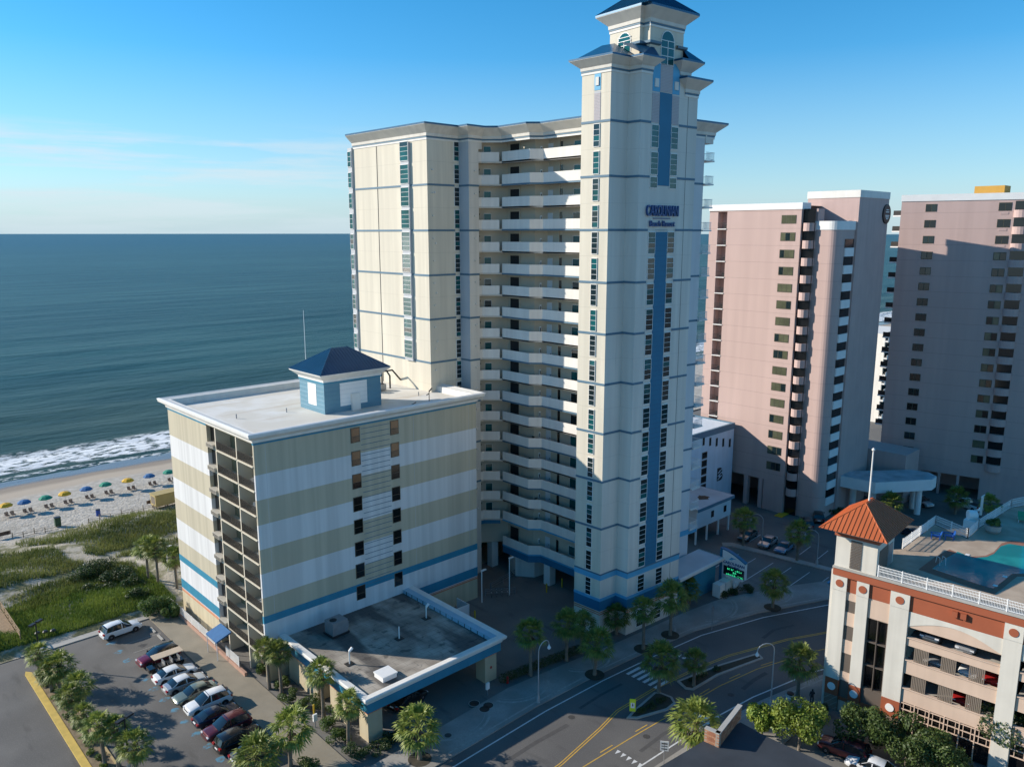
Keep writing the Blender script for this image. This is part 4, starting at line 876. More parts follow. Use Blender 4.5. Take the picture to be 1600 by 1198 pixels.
part(MB().sweep(tl, [(0, 0), (0, 57.1)], True).poly([(*p, 56.8) for p in tl]), 'tall_block_wall', M_pinkp, pinkA); part(MB().sweep(tl, [(.01, 55.9), (.1, 55.9), (.1, 57.1), (-.3, 57.15)], True), 'parapet_band', M_trim, pinkA)
sg = place('oval_sign', mesh_of(MB().lathe([(1.0, -.1), (1.0, .12), (.86, .16)], 24), 'oval_sign', M_black), pinkA, (147.6, 59.7, 53.3), 0); sg.rotation_euler = (math.pi / 2, 0, 0); sg.scale = (1.6, 1.7, 1)
for i, (wd, zz) in enumerate(((.7, .75), (.9, .35), (1.1, -.3), (.9, -.6), (.6, -.9))): o = MB().box(-wd / 2, wd / 2, zz * .55 - .05, zz * .55 + .06, .165, .175).build('sign_line', M_trim, sg)
# white porte-cochere
pc = thing('pink_tower_canopy', 'pale flat-roofed drive-through canopy on round columns between the pink towers', 'canopy', (138, 58, 0))
q0 = G(1287, 752, 6.8); q1 = G(1392, 776, 6.8)
pcp = [(137.7, 60.1), (138.2, 53.8), (147.5, 47.6), (150.0, 47.8), (151.6, 49.8), (151.0, 52.5), (141.5, 60.1)]
part(MB().prism(pcp, 4.9, 6.9), 'fascia', M_white, pc); part(MB().poly([(p[0], p[1], 6.95) for p in offs(pcp, -.25, True)]), 'roof_deck', mat('weathered_pale_roof', (.42, .44, .45), .8, .3, .5), pc)
for x, y in ((139.6, 54.6), (147.2, 49.6), (149.8, 51.4), (141.2, 58.8)): part(MB().tube((x, y, 0), (x, y, 4.9), .55, n=14), 'column', M_white, pc)
# second pink tower, turned a little
P2 = (161.7, 54.2); d2 = (.223, -.975)
pinkB = thing('pink_tower', 'broad pink stucco tower with two window columns and a yellow roof box', 'building', (154, 51.6, 0))
L2 = hit(1391, 520, P2, d2); R2 = hit(1640, 520, P2, d2); z2 = VZ(1412, 305, L2)
bk = (L2[0] + 22, L2[1] + 5); bk2 = (R2[0] + 22, R2[1] + 5)
part(MB().sweep([bk, L2, R2, bk2], [(0, 5.6), (0, z2)]), 'wall', M_pink, pinkB); part(MB().sweep([bk, L2, R2, bk2], [(.01, z2 - 1.25), (.12, z2 - 1.2), (.12, z2), (-.4, z2 + .02)]), 'parapet_band', M_white, pinkB)
part(MB().poly([(*L2, z2 - .4), (*R2, z2 - .4), (*bk2, z2 - .4), (*bk, z2 - .4)]), 'roof_deck', M_roofw, pinkB)
H2 = lambda px, py: hit(px, py, P2, d2)
wl0, wl1 = H2(1446.5, 324), H2(1464, 324); wr0, wr1 = H2(1560.5, 324), H2(1581, 324)
for i in range(17):
    z = z2 - 3.15 - 2.92 * i
    if z < 5.8: break
    pink_window(pinkB, wl0, wl1, z, 1.4, [M_glassB, M_glassD], 2); pink_window(pinkB, wr0, wr1, z, 1.45, [M_glassB, M_glassB, M_curtg], 2)
    part(MB().obox(ml(wr0, wr1, .2), ml(wr0, wr1, .8), -.05, z - .62, z - .2), 'ac_grille', M_pinkp, pinkB)
    c = H2(1596, 345); n = 8; pts = [(c[0] + d2[0] * (1.3 * -math.cos(math.pi * q / n)) - .975 * 1.0 * math.sin(math.pi * q / n), c[1] + d2[1] * (1.3 * -math.cos(math.pi * q / n)) - .223 * 1.0 * math.sin(math.pi * q / n)) for q in range(n + 1)]
    part(MB().sweep(pts, [(0, z - 1.2), (0, z + .12), (-.1, z + .12), (-.1, z - 1.2), (0, z - 1.2)]), 'curved_balcony', M_pinkp, pinkB); part(MB().obox(ml(pts[0], pts[-1], .05), ml(pts[0], pts[-1], .95), -.06, z + .12, z + 1.7), 'balcony_glazing', M_glassB, pinkB)
g0, g1 = H2(1434, 780), H2(1527, 780); gl = math.hypot(g1[0] - g0[0], g1[1] - g0[1])
part(MB().sweep([bk, L2, g0], [(0, 0), (0, 5.6)]).sweep([g1, R2, bk2], [(0, 0), (0, 5.6)]), 'ground_wall', M_pinkp, pinkB); part(MB().obox(g0, g1, 7.0, 0, 5.6, 7.0).poly([(*L2, 5.55), (*R2, 5.55), (*bk2, 5.55), (*bk, 5.55)]), 'garage_back', M_pinkp, pinkB)
part(MB().box(150.5, 157, 53.5, 66, 0, 9.5), 'link_block', M_pinkp, pinkB); part(MB().obox(g0, g1, .5, 4.2, 5.6), 'garage_lintel', M_pinkp, pinkB)
for t_ in (.30, .62): part(MB().obox(ml(g0, g1, t_), ml(g0, g1, t_ + .045), .6, 0, 4.2), 'garage_column', M_pinkp, pinkB)
for i in range(15):
    z = z2 - 4.0 - 2.92 * i
    if z > 6: part(MB().box(L2[0] + .15, L2[0] + 2.6, L2[1] - .1, L2[1] + 1.5, z, z + .26), 'balcony_slab', M_white, pinkB); part(MB().box(L2[0] + .2, L2[0] + .26, L2[1] + .1, L2[1] + 1.45, z + .26, z + 1.15).box(L2[0] + .8, L2[0] + 1.3, L2[1] + .5, L2[1] + 1.0, z + .26, z + .8), 'balcony_rail', M_rail, pinkB)
yb = H2(1568, 300); part(MB().box(yb[0] + 4, yb[0] + 7.5, yb[1] + 1, yb[1] + 6, z2 - .4, z2 + 1.5), 'roof_box', mat('yellow_ochre_paint', (.50, .27, .04), .7, .08, .6), pinkB)
for x, y, rz in ((yb[0] + 5.5, yb[1] - 5, .8),):
    dsh = place('satellite_dish', mesh_of(MB().lathe([(.02, 0), (.5, .12), (.8, .4)], 16), 'dish', M_white), pinkB, (x, y, z2 + .8), rz); dsh.rotation_euler = (R(60), 0, rz)
# white apartment slab seen between the pink towers
wb = thing('white_apartments', 'slim white balconied apartment block by the beach behind the pink towers', 'building', (205, 84, 0))
wx0, wx1 = hit(1376.5, 600, (0, 84), (1, 0))[0], hit(1400, 600, (0, 84), (1, 0))[0]
part(MB().box(wx0, wx1 + 8, 84, 104, 0, VZ(1385, 522, (wx0, 84))), 'wall', M_cream2, wb)
for i in range(10): z = 1.5 + i * (VZ(1385, 522, (wx0, 84)) - 3.5) / 9; part(MB().box(wx0 - .8, wx1 + 8, 82.8, 84.02, z, z + .2), 'balcony_slab', M_white, wb); part(MB().box(wx0 + .5, wx1 + 6, 83.95, 84.01, z + .4, z + 2.4), 'glazing', M_glassD, wb); part(MB().box(wx0 - .8, wx1 + 8, 82.8, 82.86, z + .2, z + 1.1), 'balcony_front', M_cream2, wb)
# blue-white inn with the B emblem, and the little house on posts in front
inn = thing('emblem_inn', 'pale blue five-storey block with a black letter B emblem on its wall', 'building', (118, 77, 0))
IY = 76.5; ir = hit(1146, 690, (0, IY), (1, 0)); il = (ir[0] - 18, IY); zi = VZ(1147, 661, ir)
M_inn = mat('pale_blue_wall', (.56, .63, .70), .8, .07, .3, streak=.07)
part(MB().box(il[0], ir[0], IY, IY + 9, 0, zi - .1), 'wall', M_inn, inn); part(MB().sweep([(il[0], IY + 9), (il[0], IY), (ir[0], IY), (ir[0], IY + 9)], [(0.01, zi - 1.0), (.1, zi - 1.0), (.1, zi + .1), (-.3, zi + .1), (-.3, zi - .5)], True), 'parapet_band', M_band, inn)
part(MB().poly([(il[0], IY, zi - .45), (ir[0], IY, zi - .45), (ir[0], IY + 9, zi - .45), (il[0], IY + 9, zi - .45)]), 'roof_deck', M_roofw, inn)
HI = lambda px, py=690: hit(px, py, (0, IY), (1, 0))
for i in range(5): a = HI(1099.5 + i * 10.2, 688); w_ = part(MB().box(a[0] - .32, a[0] + .32, IY - .04, IY + .05, VZ(1120, 697, a), VZ(1120, 684, a)), 'window', M_brown, inn); MB().box(a[0] - .24, a[0] + .24, IY - .055, IY - .03, VZ(1120, 696, a), VZ(1120, 685, a)).build('pane', M_glassD, w_)
a0, a1 = HI(1095.5, 740), HI(1103.5, 740)
for i in range(6): w_ = part(MB().box(a0[0], a1[0], IY - .04, IY + .05, VZ(1100, 782 - i * 12.6, a0) + .12, VZ(1100, 770.5 - i * 12.6, a0)), 'window', M_brown, inn); MB().box(a0[0] + .1, a1[0] - .1, IY - .055, IY - .03, VZ(1100, 781 - i * 12.6, a0) + .2, VZ(1100, 771.5 - i * 12.6, a0)).build('pane', M_glassB, w_)
bz = VZ(1124, 740, HI(1124, 740)); o = place('letter_emblem', text_mesh('B', 3.3, .05, M_black, .09), inn, (HI(1124, 740)[0], IY - .06, bz - 1.15)); o.rotation_euler = (math.pi / 2, 0, 0); o.scale = (1, 1, 1)
for i in range(3): b_ = place('emblem_wave', mesh_of(MB().box(-.75, .75, -.02, .0, 0, .18), 'emblem_wave', M_inn), inn, (HI(1124, 740)[0], IY - .115, bz - .75 + i * .62)); b_.rotation_euler = (0, R(-25), 0)
house = thing('carport_house', 'small white flat-roofed house raised on posts over a dark carport', 'building', (108, 69.6, 0))
hr = G(1140, 827); HYy = hr[1]; hl = (hit(1098, 835, (0, HYy), (1, 0))[0] - 2.0, HYy)
M_hw = mat('white_house_siding', (.60, .61, .62), .8, .06, .4)
part(MB().box(hl[0], hr[0], HYy, HYy + 6, 2.7, 5.8), 'wall', M_hw, house); part(MB().box(hl[0] - .3, hr[0] + .35, HYy - .4, HYy + 6.3, 5.8, 6.2), 'roof', mat('pale_flat_roof', (.50, .50, .50), .85, .15, .4), house)
part(MB().box(hl[0] - .33, hr[0] + .38, HYy - .43, HYy - .38, 5.7, 6.22).box(hr[0] + .35, hr[0] + .39, HYy - .43, HYy + 6.3, 5.7, 6.22), 'fascia', M_band, house)
part(MB().poly(ragged(((hl[0] + hr[0]) / 2, HYy + 2.5), 1.1, 13, 4)).build('x', None) if False else MB().poly([(p[0], p[1], 6.205) for p in ragged(((hl[0] + hr[0]) / 2 + .5, HYy + 2.6), 1.2, 15, 4)]), 'roof_stain', mat('rust_debris', (.12, .06, .03), .95, .4, 3), house)
for t_ in (0.02, .33, .66, .97): x = hl[0] + (hr[0] - hl[0]) * t_; part(MB().box(x - .12, x + .12, HYy + .05, HYy + .3, 0, 2.7), 'post', M_white, house)
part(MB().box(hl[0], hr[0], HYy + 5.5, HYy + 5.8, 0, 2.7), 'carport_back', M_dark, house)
for t_ in (.45, .82): x = hl[0] + (hr[0] - hl[0]) * t_; part(MB().box(x - .4, x + .4, HYy - .04, HYy + .05, 3.7, 4.8), 'window', M_glassB, house)
# ================================================================ PARKING GARAGE WITH ROOFTOP POOL
gar = thing('parking_garage', 'cream parking garage with rust-red bands, medallions and a rooftop pool', 'building', (77.8, 33.65, 0))
g0 = (77.8, 33.65); gd = (.085, -.996); gn = (-.996, -.085)     # along the lit face, and outward
def GP(a, o=0.0): return (g0[0] + gd[0] * a + gn[0] * o, g0[1] + gd[1] * a + gn[1] * o)
def ga(px, py): h = hit(px, py, g0, gd); return (h[0] - g0[0]) * gd[0] + (h[1] - g0[1]) * gd[1]
M_gc = mat('garage_cream', (.62, .58, .50), .85, .08, .3, .1, 5, streak=.08); M_gp = mat('garage_peach', (.60, .44, .33), .85, .06, .3, streak=.05); M_rust = mat('rust_red_paint', (.33, .085, .035), .7, .08, .4); M_brn = mat('brown_panel', (.12, .095, .075), .6, .08, .6)
M_brick = nodes_mat('tan_brick', .9)
brn = M_brick.t.nodes.new('ShaderNodeTexBrick'); brn.inputs['Scale'].default_value = 4.5; brn.inputs['Color1'].default_value = (.26, .17, .115, 1); brn.inputs['Color2'].default_value = (.20, .13, .09, 1); brn.inputs['Mortar'].default_value = (.33, .29, .25, 1); brn.inputs['Mortar Size'].default_value = .015
mpb = M_brick.mapping((1, 1, 1), rot=(R(90), 0, R(85))); M_brick.t.links.new(mpb, brn.inputs['Vector']); M_brick.base(brn.outputs[0]); M_brick = M_brick.m
DZ = 15.9
far_ = 44.0
body = [GP(0), GP(far_), (GP(far_)[0] + 40, GP(far_)[1] + 4), (g0[0] + 40, g0[1] - 9), (g0[0] + 18, g0[1] - .5)]
# lit face: piers, panels and openings (distance along the face, m)
a_p3L, a_p3R, a_oR, a_p4R = 5.7, 7.45, 15.55, 17.05
def gbox(a0, a1, t0, t1, z0, z1, name, m): return part(MB().obox(GP(a0), GP(a1), -(t1 - t0), z0, z1, -t0), name, m, gar)
for a0, a1 in ((0, 1.4), (2.42, 3.6), (a_p3L, a_p3R)):
    gbox(a0, a1, -.3, .18, 3.5, 13.5, 'pier', M_gc); gbox(a0, a1, -.3, .22, 1.65, 3.5, 'medallion_block', M_rust); gbox(a0, a1, -.3, .20, 0, 1.65, 'brick_base', M_brick)
    gbox(a0 - .02, a1 + .02, -.3, .24, 13.5, 15.1, 'medallion_block', M_gc)
    for zc, m, r in ((2.6, M_white, .42), (14.3, M_rust, .40)):
        c = GP((a0 + a1) / 2, .25); o = place('medallion', mesh_of(MB().lathe([(r, -.03), (r, .04)], 20), 'medallion', m), gar, (c[0], c[1], zc)); o.rotation_euler = (math.pi / 2, 0, math.atan2(gd[1], gd[0]))
for a0 in (a_oR + .02, 26.5): gbox(a0, a0 + 1.5, -.3, .18, 0, 13.5, 'pier', M_gc); gbox(a0 - .02, a0 + 1.52, -.3, .24, 13.5, 15.1, 'medallion_block', M_gc)
for a0 in (a_oR + .02, 26.5):
    c = GP(a0 + .75, .25); o = place('medallion', mesh_of(MB().lathe([(.40, -.03), (.40, .04)], 20), 'medallion', M_rust), gar, (c[0], c[1], 14.3)); o.rotation_euler = (math.pi / 2, 0, math.atan2(gd[1], gd[0]))
for a0, a1 in ((1.42, 2.40), (3.62, 5.68)):
    gbox(a0, a1, -.3, .05, 13.5, 15.1, 'red_panel', M_rust)
for i, z in enumerate((3.6, 6.7, 9.8)):
    gbox(1.42, 2.40, -.3, .02, z, z + 1.5 if i else z + 1.0, 'peach_panel', M_gp); w_ = gbox(1.42, 2.40, -.3, -.02, z + (1.5 if i else 1.0), z + 3.1, 'window', M_brn)
gbox(1.42, 2.40, -.3, .02, 12.6, 13.5, 'peach_panel', M_gp); gbox(1.42, 2.40, -.3, .0, 1.65, 3.6, 'brown_panel', M_brn); gbox(1.42, 2.40, -.3, .02, 0, 1.3, 'peach_panel', M_gp); gbox(1.42, 2.4, -.3, .10, 1.3, 1.65, 'red_sill', M_rust)
# tall stair window
gbox(3.62, 5.68, -.3, .02, 11.4, 13.5, 'peach_panel', M_gp); gbox(3.62, 5.68, -.3, .0, 1.9, 3.5, 'brown_panel', M_brn); gbox(3.62, 5.68, -.3, .10, 1.35, 1.9, 'red_sill', M_rust); gbox(3.62, 5.68, -.3, .02, 0, 1.35, 'peach_panel', M_gp); gbox(4.1, 5.2, .02, .05, .35, 1.05, 'vent', M_brn)
for i in range(3):
    for a0, a1 in ((3.72, 4.62), (4.70, 5.58)): gbox(a0, a1, -.45, -.38, 3.65 + i * 2.6, 6.05 + i * 2.6, 'pane', M_glassB)
    gbox(3.7, 5.6, -1.3, -.5, 5.7 + i * 2.6, 5.95 + i * 2.6, 'stair_flight', M_conc)
gbox(3.62, 3.72, -.4, .0, 3.5, 11.4, 'mullion', M_brn); gbox(4.62, 4.70, -.4, -.02, 3.5, 11.4, 'mullion', M_brn); gbox(5.58, 5.68, -.4, .0, 3.5, 11.4, 'mullion', M_brn)
for i in range(4): gbox(3.72, 5.58, -.4, -.05, 3.5 + i * 2.6, 3.62 + i * 2.6, 'transom', M_brn)
# car decks: spandrels, arch, louvred panels
def bay(a0, a1):
    gbox(a0, a1, -.3, .05, 13.35, 15.5, 'red_frieze', M_rust)
    n = 14; w_ = a1 - a0; mb = MB()
    for i in range(n):                             # cream spandrel with an arched peach tympanum
        t0, t1 = i / n, (i + 1) / n
        zz = lambda t: 11.75 + 1.15 * math.sin(math.pi * min(1, max(0, t)))
        for (zl0, zl1, zh0, zh1, mbx) in ((zz(t0), zz(t1), 13.35, 13.35, mb),):
            p, q = GP(a0 + w_ * t0, .06), GP(a0 + w_ * t1, .06); mbx.quad((*p, zl0), (*q, zl1), (*q, zh1), (*p, zh0))
    part(mb, 'spandrel', M_gc, gar)
    mb = MB()
    for i in range(n):
        t0, t1 = i / n, (i + 1) / n; p, q = GP(a0 + w_ * t0, .02), GP(a0 + w_ * t1, .02); lo = lambda t: 11.75 + .55 * math.sin(math.pi * t) * (1 if t < .5 else .35) if False else 11.72
        mb.quad((*p, 11.7), (*q, 11.7), (*q, 13.2), (*p, 13.2))
    part(mb, 'tympanum', M_gp, gar)
    for z0, z1 in ((9.75, 10.55), (6.75, 8.15), (3.65, 5.1)): gbox(a0, a1, -.3, .02, z0, z1 if z0 < 9 else z1, 'spandrel', M_gp); gbox(a0, a1, -.3, .12, z1, z1 + .10, 'sill', M_gp)
    for zl in (8.25, 5.2):
        for i in range(3):
            t0 = a0 + w_ * (.10 + i * .30)
            pm = MB(); n2 = 9
            for q in range(n2): pm.obox(GP(t0 + q * 1.35 / n2), GP(t0 + (q + .72) * 1.35 / n2), -.06, zl, zl + 1.5, .02)
            part(pm, 'louvre_panel', mat('weathered_louvre', (.21, .165, .125), .7, .1, .6), gar)
    for z in (10.6, 8.2, 5.15): part(MB().poly([(*GP(a0, -.35), z - .4), (*GP(a1, -.35), z - .4), (*GP(a1, -14), z - .4), (*GP(a0, -14), z - .4)]), 'deck', M_conc, gar)
    # grid of the ground-level screen
    gm = MB()
    for i in range(7): gm.obox(GP(a0 + w_ * i / 6 - .05), GP(a0 + w_ * i / 6 + .05), -.12, 0, 3.65)
    for z in (2.15, 2.85, 3.5): gm.obox(GP(a0), GP(a1), -.10, z, z + .09)
    for i in range(12): gm.obox(GP(a0 + w_ * (i + .5) / 12 - .03), GP(a0 + w_ * (i + .5) / 12 + .03), -.09, 2.15, 3.6)
    part(gm, 'entry_screen', M_gp, gar); gbox(a0, a1, -.5, -.25, 0, 3.6, 'dark_entry', M_glassB)
bay(a_p3R + .02, a_oR); bay(a_oR + 1.55, 26.45); bay(28.05, 38)
for i in (0, 1): gbox(11.2 + i * .75, 11.7 + i * .75, .05, .35, 14.2, 14.75, 'scupper', M_rust)
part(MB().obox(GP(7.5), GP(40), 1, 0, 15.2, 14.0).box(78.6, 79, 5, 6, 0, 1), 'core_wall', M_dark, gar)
part(MB().obox(GP(0), (g0[0] + 5.3, g0[1] + .4), .3, 0, 15.5), 'street_wall', M_gc, gar)
gbox(-.05, 40, -.4, .30, 15.1, 15.9, 'top_band', M_rust); gbox(-.1, 40, -.55, .42, 15.9, 16.08, 'coping', M_conc)
k = nodes_mat('pool_deck', .85); c = k.mix(k.rmp(k.noise(.5, 5), .35, .7), (.36, .27, .19), (.46, .36, .26)); k.base(c); M_deck = k.m
def deckpt(px, py): return G(px, py, DZ)
TWX = (GP(0)[0] + 5.3, GP(0)[1] + .4)
wv = lambda x, y: (1260 + x / 4.609, 700 + y / 4.609)
dke = [deckpt(*wv(*p)) for p in ((1900, 330), (1567, 412), (1470, 432), (1235, 582), (1160, 652), (925, 552), (690, 727))]
dkp = [GP(.3, -.3), GP(40, -.3), (GP(40)[0] + 50, GP(40)[1])] + dke + [(TWX[0], TWX[1])]
part(MB().poly([(*p, DZ) for p in dkp]), 'pool_deck', M_deck, gar); part(MB().sweep(dke + [(TWX[0], TWX[1])], [(0, 0), (0, DZ - .01)]), 'rear_wall', M_gc, gar)
pool = [deckpt(*wv(*p)) for p in ((905, 868), (1000, 795), (1090, 745), (1200, 790), (1300, 782), (1350, 760), (1400, 705), (1460, 688), (1567, 705), (1680, 740), (1700, 900), (1480, 905), (1400, 970), (1345, 1010), (1300, 1000))]
part(MB().poly([(*p, DZ + .012) for p in offs(rev(pool), .95, True)]) if False else MB().poly([(*p, DZ + .012) for p in [((q[0] - sum(a[0] for a in pool) / 15) * 1.19 + sum(a[0] for a in pool) / 15, (q[1] - sum(a[1] for a in pool) / 15) * 1.24 + sum(a[1] for a in pool) / 15) for q in pool]]), 'pool_coping', mat('terracotta_coping', (.27, .115, .07), .8, .15, 1.2), gar)
k = nodes_mat('pool_water', .04); c = k.mix(k.rmp(k.noise(.25, 3), .4, .6), (.010, .19, .20), (.018, .28, .27)); k.base(c); k.bump(k.noise(2.2, 3), .10, .04); part(MB().poly([(*p, DZ + .02) for p in pool]), 'pool_water', k.m, gar)
for i, p in enumerate(((1160, 768), (1430, 925), (1360, 990))): q = deckpt(*wv(*p)); tag(MB().box(q[0] - .2, q[0] + .2, q[1] - .2, q[1] + .2, DZ + .013, DZ + .05).build('skimmer_lid', M_white), 'small white skimmer lid set in the terracotta pool edge', 'lid', 'skimmer lids')
q = deckpt(*wv(960, 830)); t = thing('pool_ladder', 'bent steel handrails of the pool ladder at the terracotta edge', 'ladder', (*q, DZ), .8)
for sy in (-.3, .3): MB().tube((-.6, sy, 0), (-.5, sy, .8), .025).tube((-.5, sy, .8), (.1, sy, .8), .025).tube((.1, sy, .8), (.3, sy, -.2), .025).build('handrail', M_white, t)
# corner stair tower with hipped rust roof
TW = [GP(0, .16), GP(4.1, .16), (GP(4.1)[0] + 5.2, GP(4.1)[1] + .45), (GP(0)[0] + 5.2, GP(0)[1] + .45)]
part(MB().sweep(TW, [(0, 15.9), (0, 19.7)], True), 'stair_tower', M_gc, gar); part(MB().sweep(TW, [(0, 19.35), (.16, 19.4), (.16, 19.7), (0, 19.75)], True), 'tower_red_line', M_rust, gar)
lv = MB()
for i in range(18): lv.obox(GP(1.5), GP(2.6), -.07, 16.2 + i * .17, 16.32 + i * .17, -.16)
part(lv, 'louvre', M_brn, gar); part(MB().obox(TW[1], TW[2], -.05, 16.0, 18.6) if False else MB().obox(ml(TW[1], TW[2], .12), ml(TW[1], TW[2], .62), -.05, 16.0, 18.5), 'shutter', M_brn, gar); part(MB().obox(ml(TW[1], TW[2], .66), ml(TW[1], TW[2], .92), -.05, 15.95, 18.3), 'door', M_grey, gar)
def ctr(p, s, c): return ((p[0] - c[0]) * s + c[0], (p[1] - c[1]) * s + c[1])
cT = (sum(p[0] for p in TW) / 4, sum(p[1] for p in TW) / 4)
M_rroof = mat('rust_red_standing_seam', (.46, .115, .035), .45, .08, .5, metal=.1)
part(MB().sweep(TW, [(.1, 19.7), (.85, 20.15), (.9, 20.35), (0, 20.35)], True), 'eave', M_trim, gar)
local_hip([ctr(p, 1.62, cT) for p in TW], 20.35, 22.9, gar, M_rroof)
t = thing('flagpole', 'bare pale flagpole with ball finial on the rust-red hipped roof', 'flagpole', (cT[0], cT[1], 22.8)); MB().tube((0, 0, 0), (0, 0, 5.4), .10, .07).build('pole', M_trim, t); MB().lathe([(.02, 5.3), (.16, 5.42), (.16, 5.55), (.02, 5.68)], 10).build('finial', M_trim, t)
def deck_fence(pts, label): return picket_fence('pool_railing', pts, 1.15, label, z=DZ + .18, sp=.12, r=.012, rails=(.08, .55, .8, 1.08))
deck_fence([GP(4.3, .1), GP(38, .1)], 'white railing with crossed panels along the front of the pool deck')
f1 = [deckpt(*wv(*p)) for p in ((690, 735), (925, 560))]; f2 = [deckpt(*wv(*p)) for p in ((925, 560), (1160, 660), (1235, 590), (1470, 440), (1567, 420))]
deck_fence(f1, 'white railing running from the stair tower along the rear of the deck'); deck_fence(f2, 'white railing behind the blue chairs and planter')
for i, p in enumerate(((930, 650), (1025, 650))):
    q = deckpt(*wv(*p)); t = thing('deck_chair', 'blue slatted adirondack chair on the pool deck by the railing', 'chair', (*q, DZ), R(200 + 12 * i), 'blue deck chairs'); bl = mat('blue_resin', (.01, .09, .36), .5, .06, 2)
    MB().poly([(-.35, -.4, .42), (.35, -.4, .42), (.33, .3, .28), (-.33, .3, .28)]).build('seat', bl, t)
    mb = MB()
    for j in range(5): mb.box(-.34 + j * .14, -.22 + j * .14, .28, .32, .28, 1.15 - abs(j - 2) * .08)
    o = mb.build('backrest', bl, t); o.rotation_euler = (R(-18), 0, 0)
    for sx in (-.38, .38): MB().box(sx - .05, sx + .05, -.5, -.4, 0, .6).box(sx - .05, sx + .05, .35, .45, 0, .55).build('leg', bl, t); MB().box(sx - .09, sx + .09, -.55, .5, .56, .61).build('armrest', bl, t)
q = deckpt(*wv(1340, 605)); planter = (q[0], q[1])
t = thing('planter', 'round concrete planter with leafy plant on the pool deck', 'planter', (*q, DZ)); MB().lathe([(.55, 0), (.8, .3), (.85, .85), (.95, .95), (.8, .95), (.75, .8)], 16).build('pot', M_conc, t)
q = deckpt(*wv(1545, 520)); t = thing('sun_lounger', 'green sun lounger beside the pool', 'lounger', (*q, DZ), .3); gr_ = mat('green_sling', (.05, .30, .14), .7, .08, 2); MB().box(-1.0, .4, -.35, .35, .35, .42).build('seat', gr_, t); MB().poly([(.4, -.35, .42), (1.0, -.35, .85), (1.0, .35, .85), (.4, .35, .42)]).build('backrest', gr_, t); [MB().box(x - .03, x + .03, y - .03, y + .03, 0, .36).build('leg', M_white, t) for x in (-.9, .5) for y in (-.3, .3)]
q = deckpt(*wv(1185, 560)); t = thing('pool_tank', 'white pool filter tank with blue round cover behind the deck railing', 'tank', (*q, DZ)); MB().box(-.9, .9, -.6, .6, 0, .9).build('base', M_white, t); o = MB().lathe([(.55, -.5), (.62, -.45), (.62, .45), (.4, .55)], 16).build('drum', M_white, t); o.location = (0, 0, 1.35); o.rotation_euler = (math.pi / 2, 0, .6); o2 = MB().lathe([(.35, .55), (.36, .6), (.02, .62)], 16).build('cover', M_lblue, t); o2.location = (0, 0, 1.35); o2.rotation_euler = (math.pi / 2, 0, .6)
q = deckpt(*wv(1255, 480)); t = thing('deck_shower', 'pale shower post with angled head at the deck edge', 'shower', (*q, DZ)); MB().box(-.12, .12, -.12, .12, 0, 2.3).build('post', M_trim, t); MB().obox((-.3, 0), (.9, 0), .1, 2.3, 2.42).build('head', M_trim, t)
# dark flat roof with brick parapet in the foreground
fr_ = thing('foreground_building', 'dark flat roof with an orange brick parapet corner', 'building', (56, 30, 0)); FZ = 7.0
rp = [G(1030, 1198, FZ), G(1098, 1158, FZ), G(1121, 1159, FZ), G(1157, 1128, FZ), G(1195, 1149, FZ), G(1300, 1197, FZ)]
rp2 = [(rp[0][0] - 6, rp[0][1] - 1.0)] + [rp[0], (rp[1][0], rp[1][1]), (rp[3][0], rp[3][1]), rp[4], rp[5], (rp[5][0] + .5, rp[5][1] - 12), (rp[0][0] - 6, rp[5][1] - 12)]
part(MB().prism(rev(rp2), 0.0, FZ), 'wall', M_conc, fr_); part(MB().poly([(*p, FZ + .02) for p in rp2]), 'roof_deck', mat('dark_roof_felt', (.035, .042, .05), .75, .25, .5, .2, 4), fr_)
A_, B_, C_ = G(1100, 1158, FZ), G(1123, 1168, FZ), G(1158, 1122, FZ)
for P, Q in ((A_, B_), (B_, C_)):
    L = math.hypot(Q[0] - P[0], Q[1] - P[1]); u = ((Q[0] - P[0]) / L, (Q[1] - P[1]) / L); nb = int(L / .42); hgt = 1.25; ob = None
    core = part(MB().obox(P, Q, .30, FZ, FZ + hgt, .02), 'brick_parapet', mat('mortar', (.34, .28, .22), .9, .1, 2), fr_)
    bm = [mesh_of(MB().box(0, L / nb * .94, -.012, .02, 0, .115), 'brick', mat('orange_brick_%d' % q, c_, .9, .2, 2.5)) for q, c_ in enumerate(((.40, .17, .085), (.34, .135, .07), (.45, .22, .12)))]
    for r in range(9):
        for j in range(nb):
            a = (j + (.5 if r % 2 else 0)) * L / nb
            if a + L / nb > L: continue
            o = link('brick', rw.choice(bm), core); o.location = (P[0] + u[0] * a, P[1] + u[1] * a, FZ + .04 + r * .132); o.rotation_euler = (0, 0, math.atan2(u[1], u[0]))
    part(MB().obox(P, Q, .42, FZ + hgt, FZ + hgt + .10, -.05), 'coping', M_conc, fr_)
